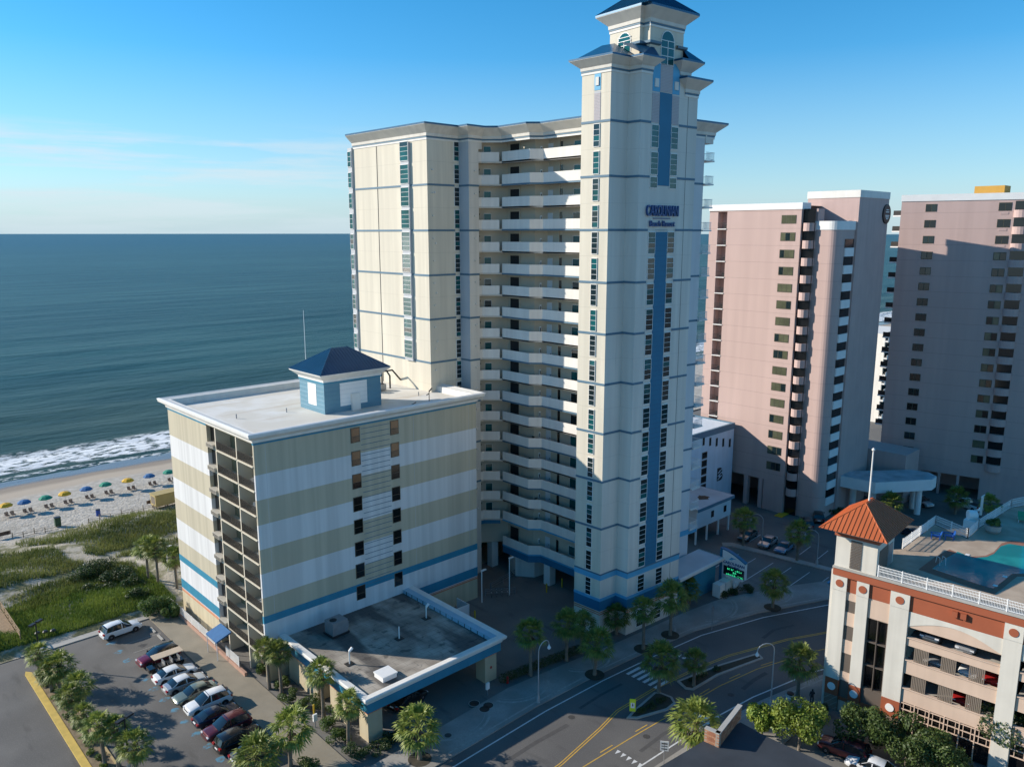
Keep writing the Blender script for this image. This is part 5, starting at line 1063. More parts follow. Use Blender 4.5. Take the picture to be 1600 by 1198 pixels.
# ================================================================ VEGETATION
def leafmat(name, c0, c1, scale=1.5, trans=0.35):
    m = bpy.data.materials.new(name); m.use_nodes = True; t = m.node_tree; b = t.nodes['Principled BSDF']; b.inputs['Roughness'].default_value = .55
    oi = t.nodes.new('ShaderNodeObjectInfo'); g = t.nodes.new('ShaderNodeNewGeometry')
    n = t.nodes.new('ShaderNodeTexNoise'); n.inputs['Scale'].default_value = scale; n.inputs['Detail'].default_value = 3; t.links.new(g.outputs['Position'], n.inputs['Vector'])
    mr = t.nodes.new('ShaderNodeMapRange'); mr.inputs[1].default_value = .35; mr.inputs[2].default_value = .65; t.links.new(n.outputs[0], mr.inputs[0])
    mx = t.nodes.new('ShaderNodeMix'); mx.data_type = 'RGBA'; t.links.new(mr.outputs[0], mx.inputs[0]); mx.inputs[6].default_value = (*c0, 1); mx.inputs[7].default_value = (*c1, 1)
    h = t.nodes.new('ShaderNodeHueSaturation'); t.links.new(mx.outputs[2], h.inputs['Color'])
    r2 = t.nodes.new('ShaderNodeMapRange'); r2.inputs[3].default_value = .8; r2.inputs[4].default_value = 1.2; t.links.new(oi.outputs['Random'], r2.inputs[0]); t.links.new(r2.outputs[0], h.inputs['Value'])
    t.links.new(h.outputs[0], b.inputs['Base Color'])
    tr = t.nodes.new('ShaderNodeBsdfTranslucent'); t.links.new(h.outputs[0], tr.inputs['Color']); ms = t.nodes.new('ShaderNodeMixShader'); ms.inputs[0].default_value = trans
    t.links.new(b.outputs[0], ms.inputs[1]); t.links.new(tr.outputs[0], ms.inputs[2]); t.links.new(ms.outputs[0], t.nodes['Material Output'].inputs[0]); return m
M_palm = leafmat('palm_frond', (.105, .155, .026), (.28, .31, .065)); M_dead = leafmat('dead_frond', (.16, .11, .055), (.24, .17, .09), trans=.1)
M_bark = mat('palm_bark', (.20, .165, .125), .95, .25, 3.0, .6, 9); M_bark2 = mat('palm_boots', (.20, .13, .07), .95, .3, 5, .6, 9)
M_leafY = leafmat('yellow_green_leaf', (.16, .25, .03), (.31, .37, .06)); M_leafG = leafmat('green_leaf', (.055, .10, .022), (.125, .18, .04)); M_leafD = leafmat('dark_green_leaf', (.03, .06, .017), (.07, .105, .03)); M_grass = leafmat('dune_grass', (.115, .15, .032), (.24, .255, .065), .25, .3); M_weed = leafmat('green_weeds', (.105, .17, .022), (.22, .28, .045), .3, .3)
def palm_crown(seed, n=46, L=1.04):
    q = random.Random(seed); V, F = [], []; VD, FD = [], []
    for i in range(n):
        dead = i >= n - 7
        el = R(-48 - 25 * q.random()) if dead else R(82 - 118 * (i / (n - 7)) ** .85 + q.uniform(-9, 9)); az = i * 2.39996 + q.uniform(-.25, .25)
        d = Vector((math.cos(az) * math.cos(el), math.sin(az) * math.cos(el), math.sin(el))); side = Vector((-math.sin(az), math.cos(az), 0)); up = side.cross(d) * -1
        if up.z < 0: up = -up
        pl = L * q.uniform(.7, .95) * (.75 if dead else 1); vv, ff = (VD, FD) if dead else (V, F)
        b0 = Vector((0, 0, 0)); b1 = d * pl + Vector((0, 0, -.10 * math.cos(el)))
        k = len(vv); w = .022; vv += [b0 - side * w, b0 + side * w, b1 + side * w * .7, b1 - side * w * .7]; ff.append((k, k + 1, k + 2, k + 3))
        nb = 11; sprd = R(78) * (.55 if dead else 1)
        for j in range(nb):
            a = -sprd + 2 * sprd * j / (nb - 1); bl = L * q.uniform(.72, .95) * (1 - .28 * abs(a) / sprd)
            dir_ = (d * math.cos(a) + side * math.sin(a)).normalized(); fold = up * (.05 if j % 2 else -.02)
            perp = (side * math.cos(a) - d * math.sin(a)) * .052 * (1.3 if not dead else .9)
            mid = b1 + dir_ * bl * .55 + fold; tip = b1 + dir_ * bl + Vector((0, 0, -.26 * bl * q.uniform(.6, 1.4)))
            k = len(vv); vv += [b1, mid - perp, mid + perp, tip]; ff += [(k, k + 1, k + 2), (k + 1, k + 3, k + 2)]
    def mk(v, f, nm, m):
        me = bpy.data.meshes.new(nm); me.from_pydata([tuple(x) for x in v], [], f); me.update(); me.materials.append(m); return me
    return mk(V, F, 'palm_crown', M_palm), mk(VD, FD, 'dead_fronds', M_dead)
def palm_trunk(seed, h):
    q = random.Random(seed); mb = MB(); n = 9; bend = (q.uniform(-.18, .18), q.uniform(-.18, .18)); prev = None
    for i in range(n):
        t = i / (n - 1); c = (bend[0] * t * t * h * .25, bend[1] * t * t * h * .25, h * t); r = .21 - .06 * t + (.04 if i == 0 else 0)
        if prev: mb.tube(prev[0], c, prev[1], r, 8, False)
        prev = (c, r)
    bt = MB()
    for i in range(26):
        z = h - 1.05 + i * .045; a = i * 2.4; c = (bend[0] * (z / h) ** 2 * h * .25, bend[1] * (z / h) ** 2 * h * .25); r = .17
        bt.tube((c[0] + r * math.cos(a) * .8, c[1] + r * math.sin(a) * .8, z - .1), (c[0] + (r + .13) * math.cos(a), c[1] + (r + .13) * math.sin(a), z + .16), .05, .035, 4)
    return mesh_of(mb, 'palm_trunk', M_bark), mesh_of(bt, 'palm_boots', M_bark2), prev[0]
CROWNS = [palm_crown(s) for s in (1, 2, 3, 4, 5)]; TRUNKS = [palm_trunk(s, h) for s, h in ((1, 3.2), (2, 4.2), (3, 5.2), (4, 6.2), (5, 2.4))]
pq = random.Random(77)
def palm(x, y, h, label, cr=1.0, z=0.0, group='palms'):
    ti = min(range(5), key=lambda i: abs((3.2, 4.2, 5.2, 6.2, 2.4)[i] - h)); tm, bm, top = TRUNKS[ti]; s = h / (3.2, 4.2, 5.2, 6.2, 2.4)[ti]
    t = thing('palm_tree', label, 'palm', (x, y, z), pq.uniform(0, 6.28), group)
    o = link('trunk', tm, t); o.scale = (1, 1, s); o = link('leaf_bases', bm, t); o.scale = (1, 1, s)
    cm, dm = pq.choice(CROWNS)
    for nm, me in (('crown', cm), ('dead_fronds', dm)):
        o = link(nm, me, t); o.location = (top[0], top[1], top[2] * s - .02); o.scale = (cr, cr, cr); o.rotation_euler = (0, 0, pq.uniform(0, 6.28))
    return t
for i, (px, py, h, c) in enumerate(((62, 1053, 2.6, 1.0), (81, 1081, 2.6, 1.1), (94.5, 1080, 3.1, 1.25), (116, 1132, 3.4, 1.0), (129, 1112, 3.3, 1.15), (137.5, 1162, 3.4, .9), (164, 1195, 4.2, 1.05), (186, 1198, 4.0, 1.0), (213, 1215, 3.4, 1.15))):
    x, y = G(px, py); palm(x, y, h, 'small palm in the yellow-kerbed planting strip of the car park', c, group='car park island palms')
for px, py, h, c, lb in ((421, 1076, 5.0, 1.0, 'palm against the pier nearest the striped hotel corner'), (440, 1082, 5.0, 1.0, 'second palm beside the canopy, next to the hotel corner pair'), (506, 1123, 5.4, 1.15, 'tall palm with bushy crown rising over the canopy eave'), (545, 1163, 4.4, 1.05, 'palm in front of the canopy pier under the eave'), (454, 1196, 4.0, 1.5, 'broad palm beside the walkway near the dark red SUV'), (400, 1225, 3.0, 1.5, 'low palm at the end of the parked cars'), (656, 1187, 3.6, 1.55, 'big sunlit round palm on the sidewalk in front of the canopy'),
    (829, 1056, 5.4, 1.3, 'tall palm in the hedge near the canopy pier with the red disc'), (885, 1033, 4.8, 1.35, 'palm in the middle of the clipped hedge'), (908, 1021, 3.8, 1.2, 'palm at the tower end of the clipped hedge'), (929, 1055, 4.0, 1.4, 'palm in a round tree pit on the sidewalk before the hedge'), (1005, 1015, 5.2, 1.2, 'slim tall palm in a tree pit at the tower front'), (1047, 993, 5.2, 1.5, 'large palm in a tree pit by the tower windows'), (1029, 1082, 3.9, 1.55, 'palm on the triangular median by the crosswalk'), (1084, 1072, 3.0, 1.0, 'small palm on the long median'), (963, 992, 2.6, 1.25, 'low palm tucked in the tower corner'), (1072, 945, 2.4, 1.3, 'low bushy palm by the podium'),
    (1161, 853, 4.6, 1.5, 'palm on the lot kerb beside the silver cars'), (1245, 876, 4.6, 1.5, 'palm on the lot kerb beyond the blue car'), (1207, 950, 3.8, 1.45, 'palm on the sidewalk before the striped parking bays'), (1246, 1089, 4.4, 1.4, 'sunlit palm on the garage sidewalk beside the litter bin'),
    (1085, 1195, 4.6, 1.75, 'large sunlit palm beside the brick parapet'), (233, 915, 6.0, 1.3, 'tall palm among the dark shrubs by the dunes'), (248, 920, 6.4, 1.3, 'tallest palm by the hotel patio shrubs'), (277, 925, 5.4, 1.2, 'palm behind the hotel corner by the patio')):
    x, y = G(px, py); palm(x, y, h, lb, c, .12 if py > 985 and px > 640 else 0.0, 'palms')
x, y = G(1492, 803); palm(x, y, 3.2, 'palm standing before the second pink tower garage', 1.5); x, y = G(1388, 815); palm(x, y, 3.6, 'sunlit palm behind the rust-red roof', 1.5); x, y = deckpt(*wv(1318, 470)); palm(x, y, 1.3, 'small palm at the pool deck railing near the shower post', .9, DZ)
def leafball(name, blobs, n, size, m, parent=None, seed=0, flat=.6):
    """leaf-sized quads spread through lumpy blobs (cx,cy,cz,rx,ry,rz)"""
    rs = np.random.RandomState(seed); w = np.array([b[3] * b[4] * b[5] for b in blobs]) ** .67; w /= w.sum(); pick = rs.choice(len(blobs), n, p=w); B = np.array(blobs)[pick]
    d = rs.randn(n, 3); d /= np.linalg.norm(d, axis=1)[:, None]; r = rs.uniform(.55, 1.04, n) ** .6
    c = B[:, :3] + d * B[:, 3:] * r[:, None]; keep = c[:, 2] > 0.02; c, d = c[keep], d[keep]; n = len(c)
    nr = d + rs.randn(n, 3) * flat; nr /= np.linalg.norm(nr, axis=1)[:, None]; a = np.cross(nr, rs.randn(n, 3)); a /= np.linalg.norm(a, axis=1)[:, None]; b = np.cross(nr, a)
    s = size * rs.uniform(.6, 1.3, n)[:, None]; v = np.stack([c - a * s, c - b * s * .55, c + a * s, c + b * s * .55], 1).reshape(-1, 3); f = np.arange(4 * n).reshape(-1, 4)
    return npmesh(name, v, f, m, parent)
def blobs_for(rx, ry, h, k, seed, z0=0.0):
    q = random.Random(seed); return [(q.uniform(-rx, rx) * .72, q.uniform(-ry, ry) * .72, z0 + h * q.uniform(.35, .78), rx * q.uniform(.3, .5), ry * q.uniform(.3, .5), h * q.uniform(.22, .34)) for _ in range(k)]
def bush(x, y, rx, ry, h, label, m, n=1400, size=.10, seed=0, name='shrub', z=0.0, cat='shrub', group='shrubs'):
    t = thing(name, label, cat, (x, y, z), 0, group); leafball('foliage', blobs_for(rx, ry, h, 9, seed), n, size, m, t, seed)
    st = MB(); q = random.Random(seed)
    for i in range(5): st.tube((0, 0, 0), (q.uniform(-rx, rx) * .5, q.uniform(-ry, ry) * .5, h * .55), .045, .02, 5)
    st.build('stems', M_bark, t); return t
def tree(x, y, r, h, label, m, seed, z=0.0):
    t = thing('tree', label, 'tree', (x, y, z)); leafball('crown', blobs_for(r, r, h * .8, 16, seed, h * .16), 5200, .15, m, t, seed)
    st = MB().tube((0, 0, 0), (0, 0, h * .45), .16, .10, 8); q = random.Random(seed)
    for i in range(7): st.tube((0, 0, h * .3), (q.uniform(-r, r) * .6, q.uniform(-r, r) * .6, h * .75), .06, .02, 5)
    st.build('trunk', M_bark, t)
for px, py, r, h, m, lb, sd in ((1190, 1150, 1.5, 3.6, M_leafY, 'yellow-green tree just beyond the dark roof edge, the smaller one', 1), (1248, 1172, 2.5, 5.0, M_leafY, 'large yellow-green tree between the dark roof and the garage', 2), (1347, 1172, 2.4, 4.6, M_leafG, 'green tree against the garage brick base', 3), (1415, 1196, 2.7, 4.8, M_leafG, 'broad green tree before the garage entry screen', 4), (1478, 1215, 2.2, 4.4, M_leafG, 'green tree at the far end of the garage entry screen', 5), (1565, 1195, 2.6, 6.0, M_leafD, 'sparse dark tree with a rust-red patch by the garage pier', 6)):
    x, y = G(px, py); tree(x, y, r, h, lb, m, sd)
x, y = G(1275, 1120); bush(x, y, 1.2, 1.0, 1.7, 'dark round shrub at the garage corner', M_leafD, 1200, .09, 9)
# clipped hedge and planting
h0, h1 = G(786, 1067), G(903, 1021)
t = thing('hedge', 'long clipped dark hedge between the drive and the sidewalk', 'hedge', (h0[0], h0[1], 0.13)); leafball('foliage', [((h1[0] - h0[0]) * i / 16, (h1[1] - h0[1]) * i / 16, .5, .65, .6, .55) for i in range(17)], 6500, .07, M_leafD, t, 3)
bq = random.Random(8)
for i, (px, py, r, h, m) in enumerate(((440, 1075, .9, 1.2, M_leafG), (452, 1098, 1.1, 1.3, M_leafG), (486, 1110, 1.2, 1.5, M_leafG), (512, 1132, 1.3, 1.5, M_leafG), (530, 1160, 1.2, 1.2, M_leafG), (560, 1178, 1.3, 1.0, M_leafD), (590, 1170, 1.2, .9, M_leafD), (620, 1155, 1.2, .9, M_leafD), (490, 1198, 1.3, 1.2, M_leafG), (410, 1050, .9, 1.0, M_leafG))):
    x, y = G(px, py); bush(x, y, r, r, h, 'leafy shrub in the bed alongside the entrance canopy', m, 1500, .09, 20 + i, group='canopy bed shrubs')
for i, (px, py, r, h) in enumerate(((235, 962, 1.6, 2.6), (255, 958, 1.7, 2.8), (266, 966, 1.2, 2.2))): x, y = G(px, py); bush(x, y, r, r, h, 'large rounded green bush by the end of the white picket fence', M_leafG, 2600, .11, 40 + i, group='fence end bushes')
for i, (px, py, r, h) in enumerate(((130, 912, 2.4, 2.6), (155, 905, 2.6, 3.0), (180, 915, 2.4, 2.8), (205, 925, 2.0, 2.4), (160, 930, 2.2, 2.0), (218, 940, 1.8, 2.4))): x, y = G(px, py); bush(x, y, r, r * .8, h, 'dark evergreen thicket shrub on the dune edge', M_leafD, 2400, .12, 50 + i, group='dune thicket')
for i, (px, py) in enumerate(((1150, 927), (1168, 925), (1132, 932), (1092, 920), (1100, 905), (1310, 800), (1250, 800), (1300, 803))): x, y = G(px, py); bush(x, y, 1.2, 1.0, 1.1, 'dark low shrub below the hotel name sign' if i < 3 else ('dark shrub beside the podium cabinets' if i < 5 else 'low shrub at the foot of the pink tower'), M_leafD, 900, .10, 60 + i, group='sign and podium shrubs' if i < 5 else 'pink tower shrubs')
for i, p in enumerate(((62.2, 46.3), (63.6, 45.9), (65.2, 45.9), (71.3, 45.8), (72.8, 45.6), (75.0, 45.2))): bush(*p, .75, .5, .45, 'dark ground-cover clump in the street median bed', M_leafD, 500, .07, 80 + i, z=.14, group='median planting')
for i in range(16): bush(17.85 + bq.uniform(-.4, .4), 98 - i * 1.6, .6, .6, .35, 'tuft of low planting in the car park island', M_leafG if i % 2 else M_weed, 260, .09, 100 + i, z=.1, group='island tufts')
bush(planter[0], planter[1], .9, .9, .8, 'leafy plant growing in the round pool-deck planter', M_leafG, 900, .12, 7, z=DZ + .85)
# dune grass, uncountable
def grass(name, n, xr, yr, dens, hgt, m, seed, label):
    rs = np.random.RandomState(seed); x = rs.uniform(*xr, n); y = rs.uniform(*yr, n); k = dens(x, y) > rs.uniform(0, 1, n); x, y = x[k], y[k]; n = len(x); z = dune_h(x, y) - .03
    h = hgt * rs.uniform(.5, 1.25, n); a = rs.uniform(0, 6.28, n); ln = rs.uniform(.1, .55, n) * h; w = rs.uniform(.018, .04, n) * 1.6; wx, wy = np.cos(a + 1.57) * w, np.sin(a + 1.57) * w
    v = np.stack([np.stack([x - wx, y - wy, z], 1), np.stack([x + wx, y + wy, z], 1), np.stack([x + np.cos(a) * ln, y + np.sin(a) * ln, z + h], 1)], 1).reshape(-1, 3)
    return tag(stuff(npmesh(name, v, np.arange(3 * n).reshape(-1, 3), m)), label, 'grass')
def pathmask(x, y): d = np.abs((x - 30.5) + (y - 131) * .55 + 1.4 * np.sin(y / 2.0)); return np.clip((d - 1.1) / .9, 0, 1)
nz = lambda x, y: .5 + .5 * np.sin(x / 3.1 + 1.1 * np.sin(y / 4.0)) * np.sin(y / 2.6 + np.sin(x / 5.0))
cross = lambda x, y: np.clip((np.abs(y - 124.5 - .25 * (x - 25) - 1.2 * np.sin(x / 5)) - .7) / .9, 0, 1)
grass('dune_grass', 190000, (-25, 75), (116, 147), lambda x, y: np.clip(nz(x, y) * 1.7 + .12, 0, 1) * pathmask(x, y) * cross(x, y) * np.clip((146 - y) / 9, 0.0, 1), .75, M_grass, 1, 'olive dune grass covering the low dunes behind the beach')
grass('meadow_grass', 120000, (-25, 36), (106, 119), lambda x, y: np.clip(.55 + nz(x, y), 0, 1), .55, M_weed, 2, 'bright green weeds between the car park and the dunes')

# ================================================================ CARS
M_tyre = mat('tyre', (.014, .014, .015), .85, .1, 4); M_rim = mat('alloy', (.42, .43, .45), .3, .1, 4, metal=.8); M_lamp = mat('headlamp', (.65, .66, .68), .15, .05, 5); M_tail = mat('tail_lamp', (.32, .012, .012), .25, .05, 5); M_cglass = mat('car_glass', (.012, .016, .018), .04, .1, 3, spec=.9); M_trimb = mat('car_trim', (.02, .02, .022), .6, .1, 4)
def paint(name, c, metal=.25):
    m = mat('paint_' + name, c, .28, .03, 1, metal=metal, coord='Object'); m.node_tree.nodes['Principled BSDF'].inputs['Coat Weight'].default_value = .6; return m
PROF = {  # x from rear(-) to front(+): body deck height, belt, roof line stations
 'sedan': dict(L=4.7, W=1.80, deck=[(-2.35, .62), (-2.30, .92), (-1.55, 1.00), (-1.0, .98), (.85, .93), (1.5, .86), (2.15, .72), (2.33, .52)], roof=[(-1.75, .98), (-1.05, 1.36), (-.35, 1.45), (.25, 1.42), (1.15, .93)]),
 'suv': dict(L=4.75, W=1.90, deck=[(-2.37, .65), (-2.33, 1.08), (-1.6, 1.10), (-1.0, 1.08), (.95, 1.04), (1.6, .99), (2.2, .85), (2.36, .58)], roof=[(-2.25, 1.10), (-1.95, 1.62), (-1.0, 1.74), (.1, 1.70), (1.15, 1.05)]),
 'pickup': dict(L=5.6, W=1.98, deck=[(-2.8, .70), (-2.78, 1.10), (-1.6, 1.12), (-.6, 1.12), (1.2, 1.08), (1.9, 1.06), (2.6, .95), (2.8, .60)], roof=[(-.55, 1.12), (-.35, 1.75), (.15, 1.84), (.7, 1.80), (1.55, 1.09)])}
def car_meshes(kind):
    P = PROF[kind]; hw = P['W'] / 2; L = P['L'] / 2; n = 22; rows = []
    dx = [p[0] for p in P['deck']]; dz = [p[1] for p in P['deck']]; V, F = [], []
    for i in range(n + 1):
        x = -L + 2 * L * i / n; zt = float(np.interp(x, dx, dz)); e = min(1, (L - abs(x)) / .45); w = hw * (.86 + .14 * math.sqrt(max(0, e))); zb = .24 + .10 * (1 - min(1, e * 1.4))
        ring = [(x, -w * .80, zb), (x, -w * .97, zb + .10), (x, -w, .55 if zt > .6 else zb + .18), (x, -w * .965, zt - .10), (x, -w * .86, zt - .01), (x, -w * .4, zt + .025), (x, w * .4, zt + .025), (x, w * .86, zt - .01), (x, w * .965, zt - .10), (x, w, .55 if zt > .6 else zb + .18), (x, w * .97, zb + .10), (x, w * .80, zb)]
        rows.append(ring)
    k = 12; V = [p for r in rows for p in r]
    for i in range(n):
        for j in range(k - 1): F.append((i * k + j, (i + 1) * k + j, (i + 1) * k + j + 1, i * k + j + 1))
        F.append((i * k + k - 1, (i + 1) * k + k - 1, (i + 1) * k, i * k))
    F += [tuple(range(k)), tuple(n * k + j for j in reversed(range(k)))]
    def mk(nm, v, f, sm=True):
        me = bpy.data.meshes.new(nm); me.from_pydata(v, [], f); me.update()
        if sm: me.polygons.foreach_set('use_smooth', [True] * len(f)); me.set_sharp_from_angle(angle=R(38))
        return me
    body = mk('car_body', V, F)
    rx = [p[0] for p in P['roof']]; rz = [p[1] for p in P['roof']]; m = 12; V, F = [], []
    for i in range(m + 1):
        x = rx[0] + (rx[-1] - rx[0]) * i / m; z = float(np.interp(x, rx, rz)); zb = float(np.interp(x, dx, dz)) - .03; z = max(z, zb + .02); t = (z - zb) / .62; wt = hw * (.93 - .17 * min(1, t)); wb = hw * .93
        V += [(x, -wb, zb), (x, -wt, z - .05), (x, -wt * .82, z), (x, wt * .82, z), (x, wt, z - .05), (x, wb, zb)]
    for i in range(m):
        for j in range(5): F.append((i * 6 + j, (i + 1) * 6 + j, (i + 1) * 6 + j + 1, i * 6 + j + 1))
    gl = mk('greenhouse', V, F)
    V2, F2 = [], []                                   # painted roof skin and pillars, slightly proud
    xa, xb = rx[1] - .05, rx[3] + .08; mm = 8
    for i in range(mm + 1):
        x = xa + (xb - xa) * i / mm; z = float(np.interp(x, rx, rz)) + .012; zb = float(np.interp(x, dx, dz)); t = (z - zb) / .62; wt = hw * (.93 - .17 * min(1, t)) + .012; V2 += [(x, -wt, z - .09), (x, -wt * .82, z), (x, wt * .82, z), (x, wt, z - .09)]
    for i in range(mm):
        for j in range(3): F2.append((i * 4 + j, (i + 1) * 4 + j, (i + 1) * 4 + j + 1, i * 4 + j + 1))
    pm = MB(); pm.v = V2; pm.f = F2
    for s in (-1, 1):
        for (xA, xB, wd) in ((rx[3] + .05, rx[4] - .05, .05), (-.12, -.10, .05), (rx[1] + .02, rx[0] + .1, .11)):
            zA = float(np.interp(xA, rx, rz)) - .05; zB = float(np.interp(xB, dx, dz)) ; tA = (zA - float(np.interp(xA, dx, dz))) / .62; yA = s * (hw * (.93 - .17 * min(1, tA)) + .014); yB = s * (hw * .93 + .014)
            pm.quad((xA - wd, yA, zA), (xA + wd, yA, zA), (xB + wd, yB, zB), (xB - wd, yB, zB))
    roof = mk('car_roof', [tuple(v) for v in pm.v], pm.f)
    wh = MB(); wh.lathe([(.20, -.11), (.33, -.11), (.34, -.08), (.34, .08), (.33, .11), (.20, .11)], 18); tyre = mk('tyre', [tuple(v) for v in wh.v], wh.f)
    rm = MB(); rm.lathe([(.02, .10), (.07, .115), (.21, .10), (.22, .06)], 10); rim = mk('rim', [tuple(v) for v in rm.v], rm.f); tyre.materials.append(M_tyre); rim.materials.append(M_rim)
    gl.materials.append(M_cglass)
    zl = P['deck'][-2][1] - .10; zr = P['deck'][1][1] - .16
    hl = mesh_of(MB().box(L - .28, L - .05, -hw * .90, -hw * .52, zl - .10, zl + .03), 'headlight', M_lamp); hr_ = mesh_of(MB().box(L - .28, L - .05, hw * .52, hw * .90, zl - .10, zl + .03), 'headlight', M_lamp)
    tlm = mesh_of(MB().box(-L - .005, -L + .2, -hw * .92, -hw * .55, zr - .12, zr + .06), 'tail_light', M_tail); trm = mesh_of(MB().box(-L - .005, -L + .2, hw * .55, hw * .92, zr - .12, zr + .06), 'tail_light', M_tail)
    grl = mesh_of(MB().box(L - .12, L - .005, -hw * .5, hw * .5, .36, zl - .06), 'grille', M_trimb); pl = mesh_of(MB().box(-L - .012, -L + .1, -.26, .26, .62, .74), 'number_plate', M_white)
    ar = MB()
    for s in (-1, 1):
        for wx in (-L + .88, L - .92):
            n2 = 12
            for q in range(n2):
                a0, a1 = math.pi * q / n2, math.pi * (q + 1) / n2; yy = s * (hw + .006)
                ar.quad((wx + .33 * math.cos(a0), yy, .34 + .33 * math.sin(a0)), (wx + .41 * math.cos(a0), yy, .34 + .41 * math.sin(a0)), (wx + .41 * math.cos(a1), yy, .34 + .41 * math.sin(a1)), (wx + .33 * math.cos(a1), yy, .34 + .33 * math.sin(a1)))
    arch = mesh_of(ar, 'wheel_arch', M_trimb); mr_ = mesh_of(MB().box(.75, .92, -hw - .16, -hw + .02, .98 if kind == 'sedan' else 1.1, 1.12 if kind == 'sedan' else 1.26).box(.75, .92, hw - .02, hw + .16, .98 if kind == 'sedan' else 1.1, 1.12 if kind == 'sedan' else 1.26), 'mirrors', M_trimb)
    return dict(body=body, greenhouse=gl, roof=roof, tyre=tyre, rim=rim, hl=hl, hr=hr_, tl=tlm, tr=trm, grille=grl, plate=pl, arch=arch, mirrors=mr_, L=L, hw=hw)
CARS = {k_: car_meshes(k_) for k_ in PROF}
_pm = {}
def painted(me, m):
    key = (me.name, m.name)
    if key not in _pm: c = me.copy(); c.materials.clear(); c.materials.append(m); _pm[key] = c
    return _pm[key]
def car(x, y, rz, kind, col, label, z=0.008, cat=None, roofm=None, sc=1.0):
    C = CARS[kind]; t = thing({'sedan': 'parked_car', 'suv': 'parked_suv', 'pickup': 'pickup_truck'}[kind], label, cat or {'sedan': 'car', 'suv': 'suv', 'pickup': 'pickup'}[kind], (x, y, z), rz); t.scale = (sc, sc, sc)
    b = link('body', painted(C['body'], col), t); link('greenhouse', C['greenhouse'], t); link('roof', painted(C['roof'], roofm or col), t)
    link('headlight', C['hl'], b); link('headlight', C['hr'], b); link('tail_light', C['tl'], b); link('tail_light', C['tr'], b); link('grille', C['grille'], b); link('number_plate', C['plate'], b); link('wheel_arch_trim', C['arch'], b); link('mirrors', C['mirrors'], b)
    for wx in (-C['L'] + .88, C['L'] - .92):
        for s in (-1, 1):
            w_ = link('wheel', C['tyre'], t); w_.location = (wx, s * (C['hw'] - .10), .34); w_.rotation_euler = (-s * math.pi / 2, 0, 0); link('rim', C['rim'], w_)
    if kind == 'pickup':
        MB().box(-2.65, -.75, -.78, .78, .95, 1.16).build('cargo_bed', M_trimb, t)
    return t
Pw, Psil, Pgrn, Pred, Pnavy, Pblk, Pmar, Pblue, Pgry = paint('white', (.72, .72, .71), 0), paint('silver', (.46, .47, .48), .5), paint('sage', (.19, .22, .17), .4), paint('crimson', (.17, .012, .028), .3), paint('navy', (.012, .02, .045), .4), paint('black', (.012, .012, .013), .2), paint('maroon', (.13, .022, .03), .4), paint('blue', (.10, .22, .36), .4), paint('grey', (.10, .11, .115), .5)
F0 = 0.0; B0 = math.pi
car(27.6, 102.0, R(4), 'suv', Pw, 'white SUV parked alone in the end bay by the dune sidewalk', roofm=Pw)
car(28.7, 92.0, B0 + .03, 'suv', Pred, 'crimson SUV with dark roof parked beside the open golf cart', roofm=Pblk)
for i, (kind, col, a, lb, rf) in enumerate((('sedan', Pw, F0, 'white sedan parked next to the golf cart', None), ('sedan', Psil, F0 + .02, 'pale silver coupe with white roof between the white sedan and the sage car', Pw), ('sedan', Pgrn, B0, 'sage green sedan parked nose-out', None), ('suv', Pw, B0 - .02, 'white SUV with sunroof parked nose-out beside the sage car', None), ('sedan', Pnavy, F0, 'navy blue hatchback between the white and maroon SUVs', None), ('suv', Pmar, B0, 'maroon SUV parked nose-out beside the navy car', None), ('suv', Pblk, F0 + .02, 'black SUV showing its red tail lights beside the maroon SUV', None), ('sedan', Pgry, F0, 'dark grey car half hidden by the low palm', None))):
    car(28.9 + bq.uniform(-.2, .25), 86.9 - i * 2.76, a, kind, col, lb, roofm=rf)
# six-seat golf cart
t = thing('golf_cart', 'open six-seat golf cart with a long tan roof between the crimson SUV and white sedan', 'golf cart', (28.6, 89.55, 0), B0)
MB().box(-1.9, 1.7, -.58, .58, .28, .42).box(1.3, 1.95, -.55, .55, .42, .85).box(-2.0, -1.5, -.55, .55, .42, .75).build('chassis', Pblk, t)
MB().box(-1.95, 1.35, -.66, .66, 1.86, 1.94).build('roof', mat('tan_cart_roof', (.52, .41, .29), .6, .05, 1), t)
for x in (.45, -.45, -1.3):
    s_ = MB().box(x - .25, x + .25, -.5, .5, .62, .76).build('seat', M_black, t); MB().box(x - .32, x - .22, -.5, .5, .76, 1.2).build('backrest', M_grey, s_)
for x, y in ((1.2, .55), (1.2, -.55), (-.3, .58), (-.3, -.58), (-1.8, .55), (-1.8, -.55)): MB().tube((x, y, .42), (x * .98, y, 1.87), .025).build('roof_post', M_black, t)
for x in (-1.5, 1.35):
    for s in (-1, 1): o = link('wheel', CARS['sedan']['tyre'], t); o.location = (x, s * .52, .27); o.scale = (.78, .78, .78); o.rotation_euler = (-s * math.pi / 2, 0, 0)
for i, (px, py, kind, col, lb) in enumerate(((1166, 846, 'sedan', Pgry, 'dark silver sedan parked by the kerb palm'), (1198, 857, 'sedan', Psil, 'light silver sedan between the dark silver and blue cars'), (1224, 866, 'sedan', Pblue, 'blue sedan at the end of the kerb row of three'))):
    x, y = G(px, py); car(x + 1.6, y + .7, B0 + .10, kind, col, lb)
car(45.2, 64.6, R(8), 'sedan', Pblk, 'black car standing under the entrance canopy'); car(43.2, 69.2, B0, 'suv', Psil, 'silver SUV in the shade under the entrance canopy'); 
x, y = G(1440, 790); car(x + .6, y + .4, R(245), 'suv', Psil, 'silver SUV leaving the garage of the second pink tower'); x, y = G(1507, 795); car(x + 1, y, R(70), 'pickup', Pw, 'white pickup parked in the pink tower garage opening')
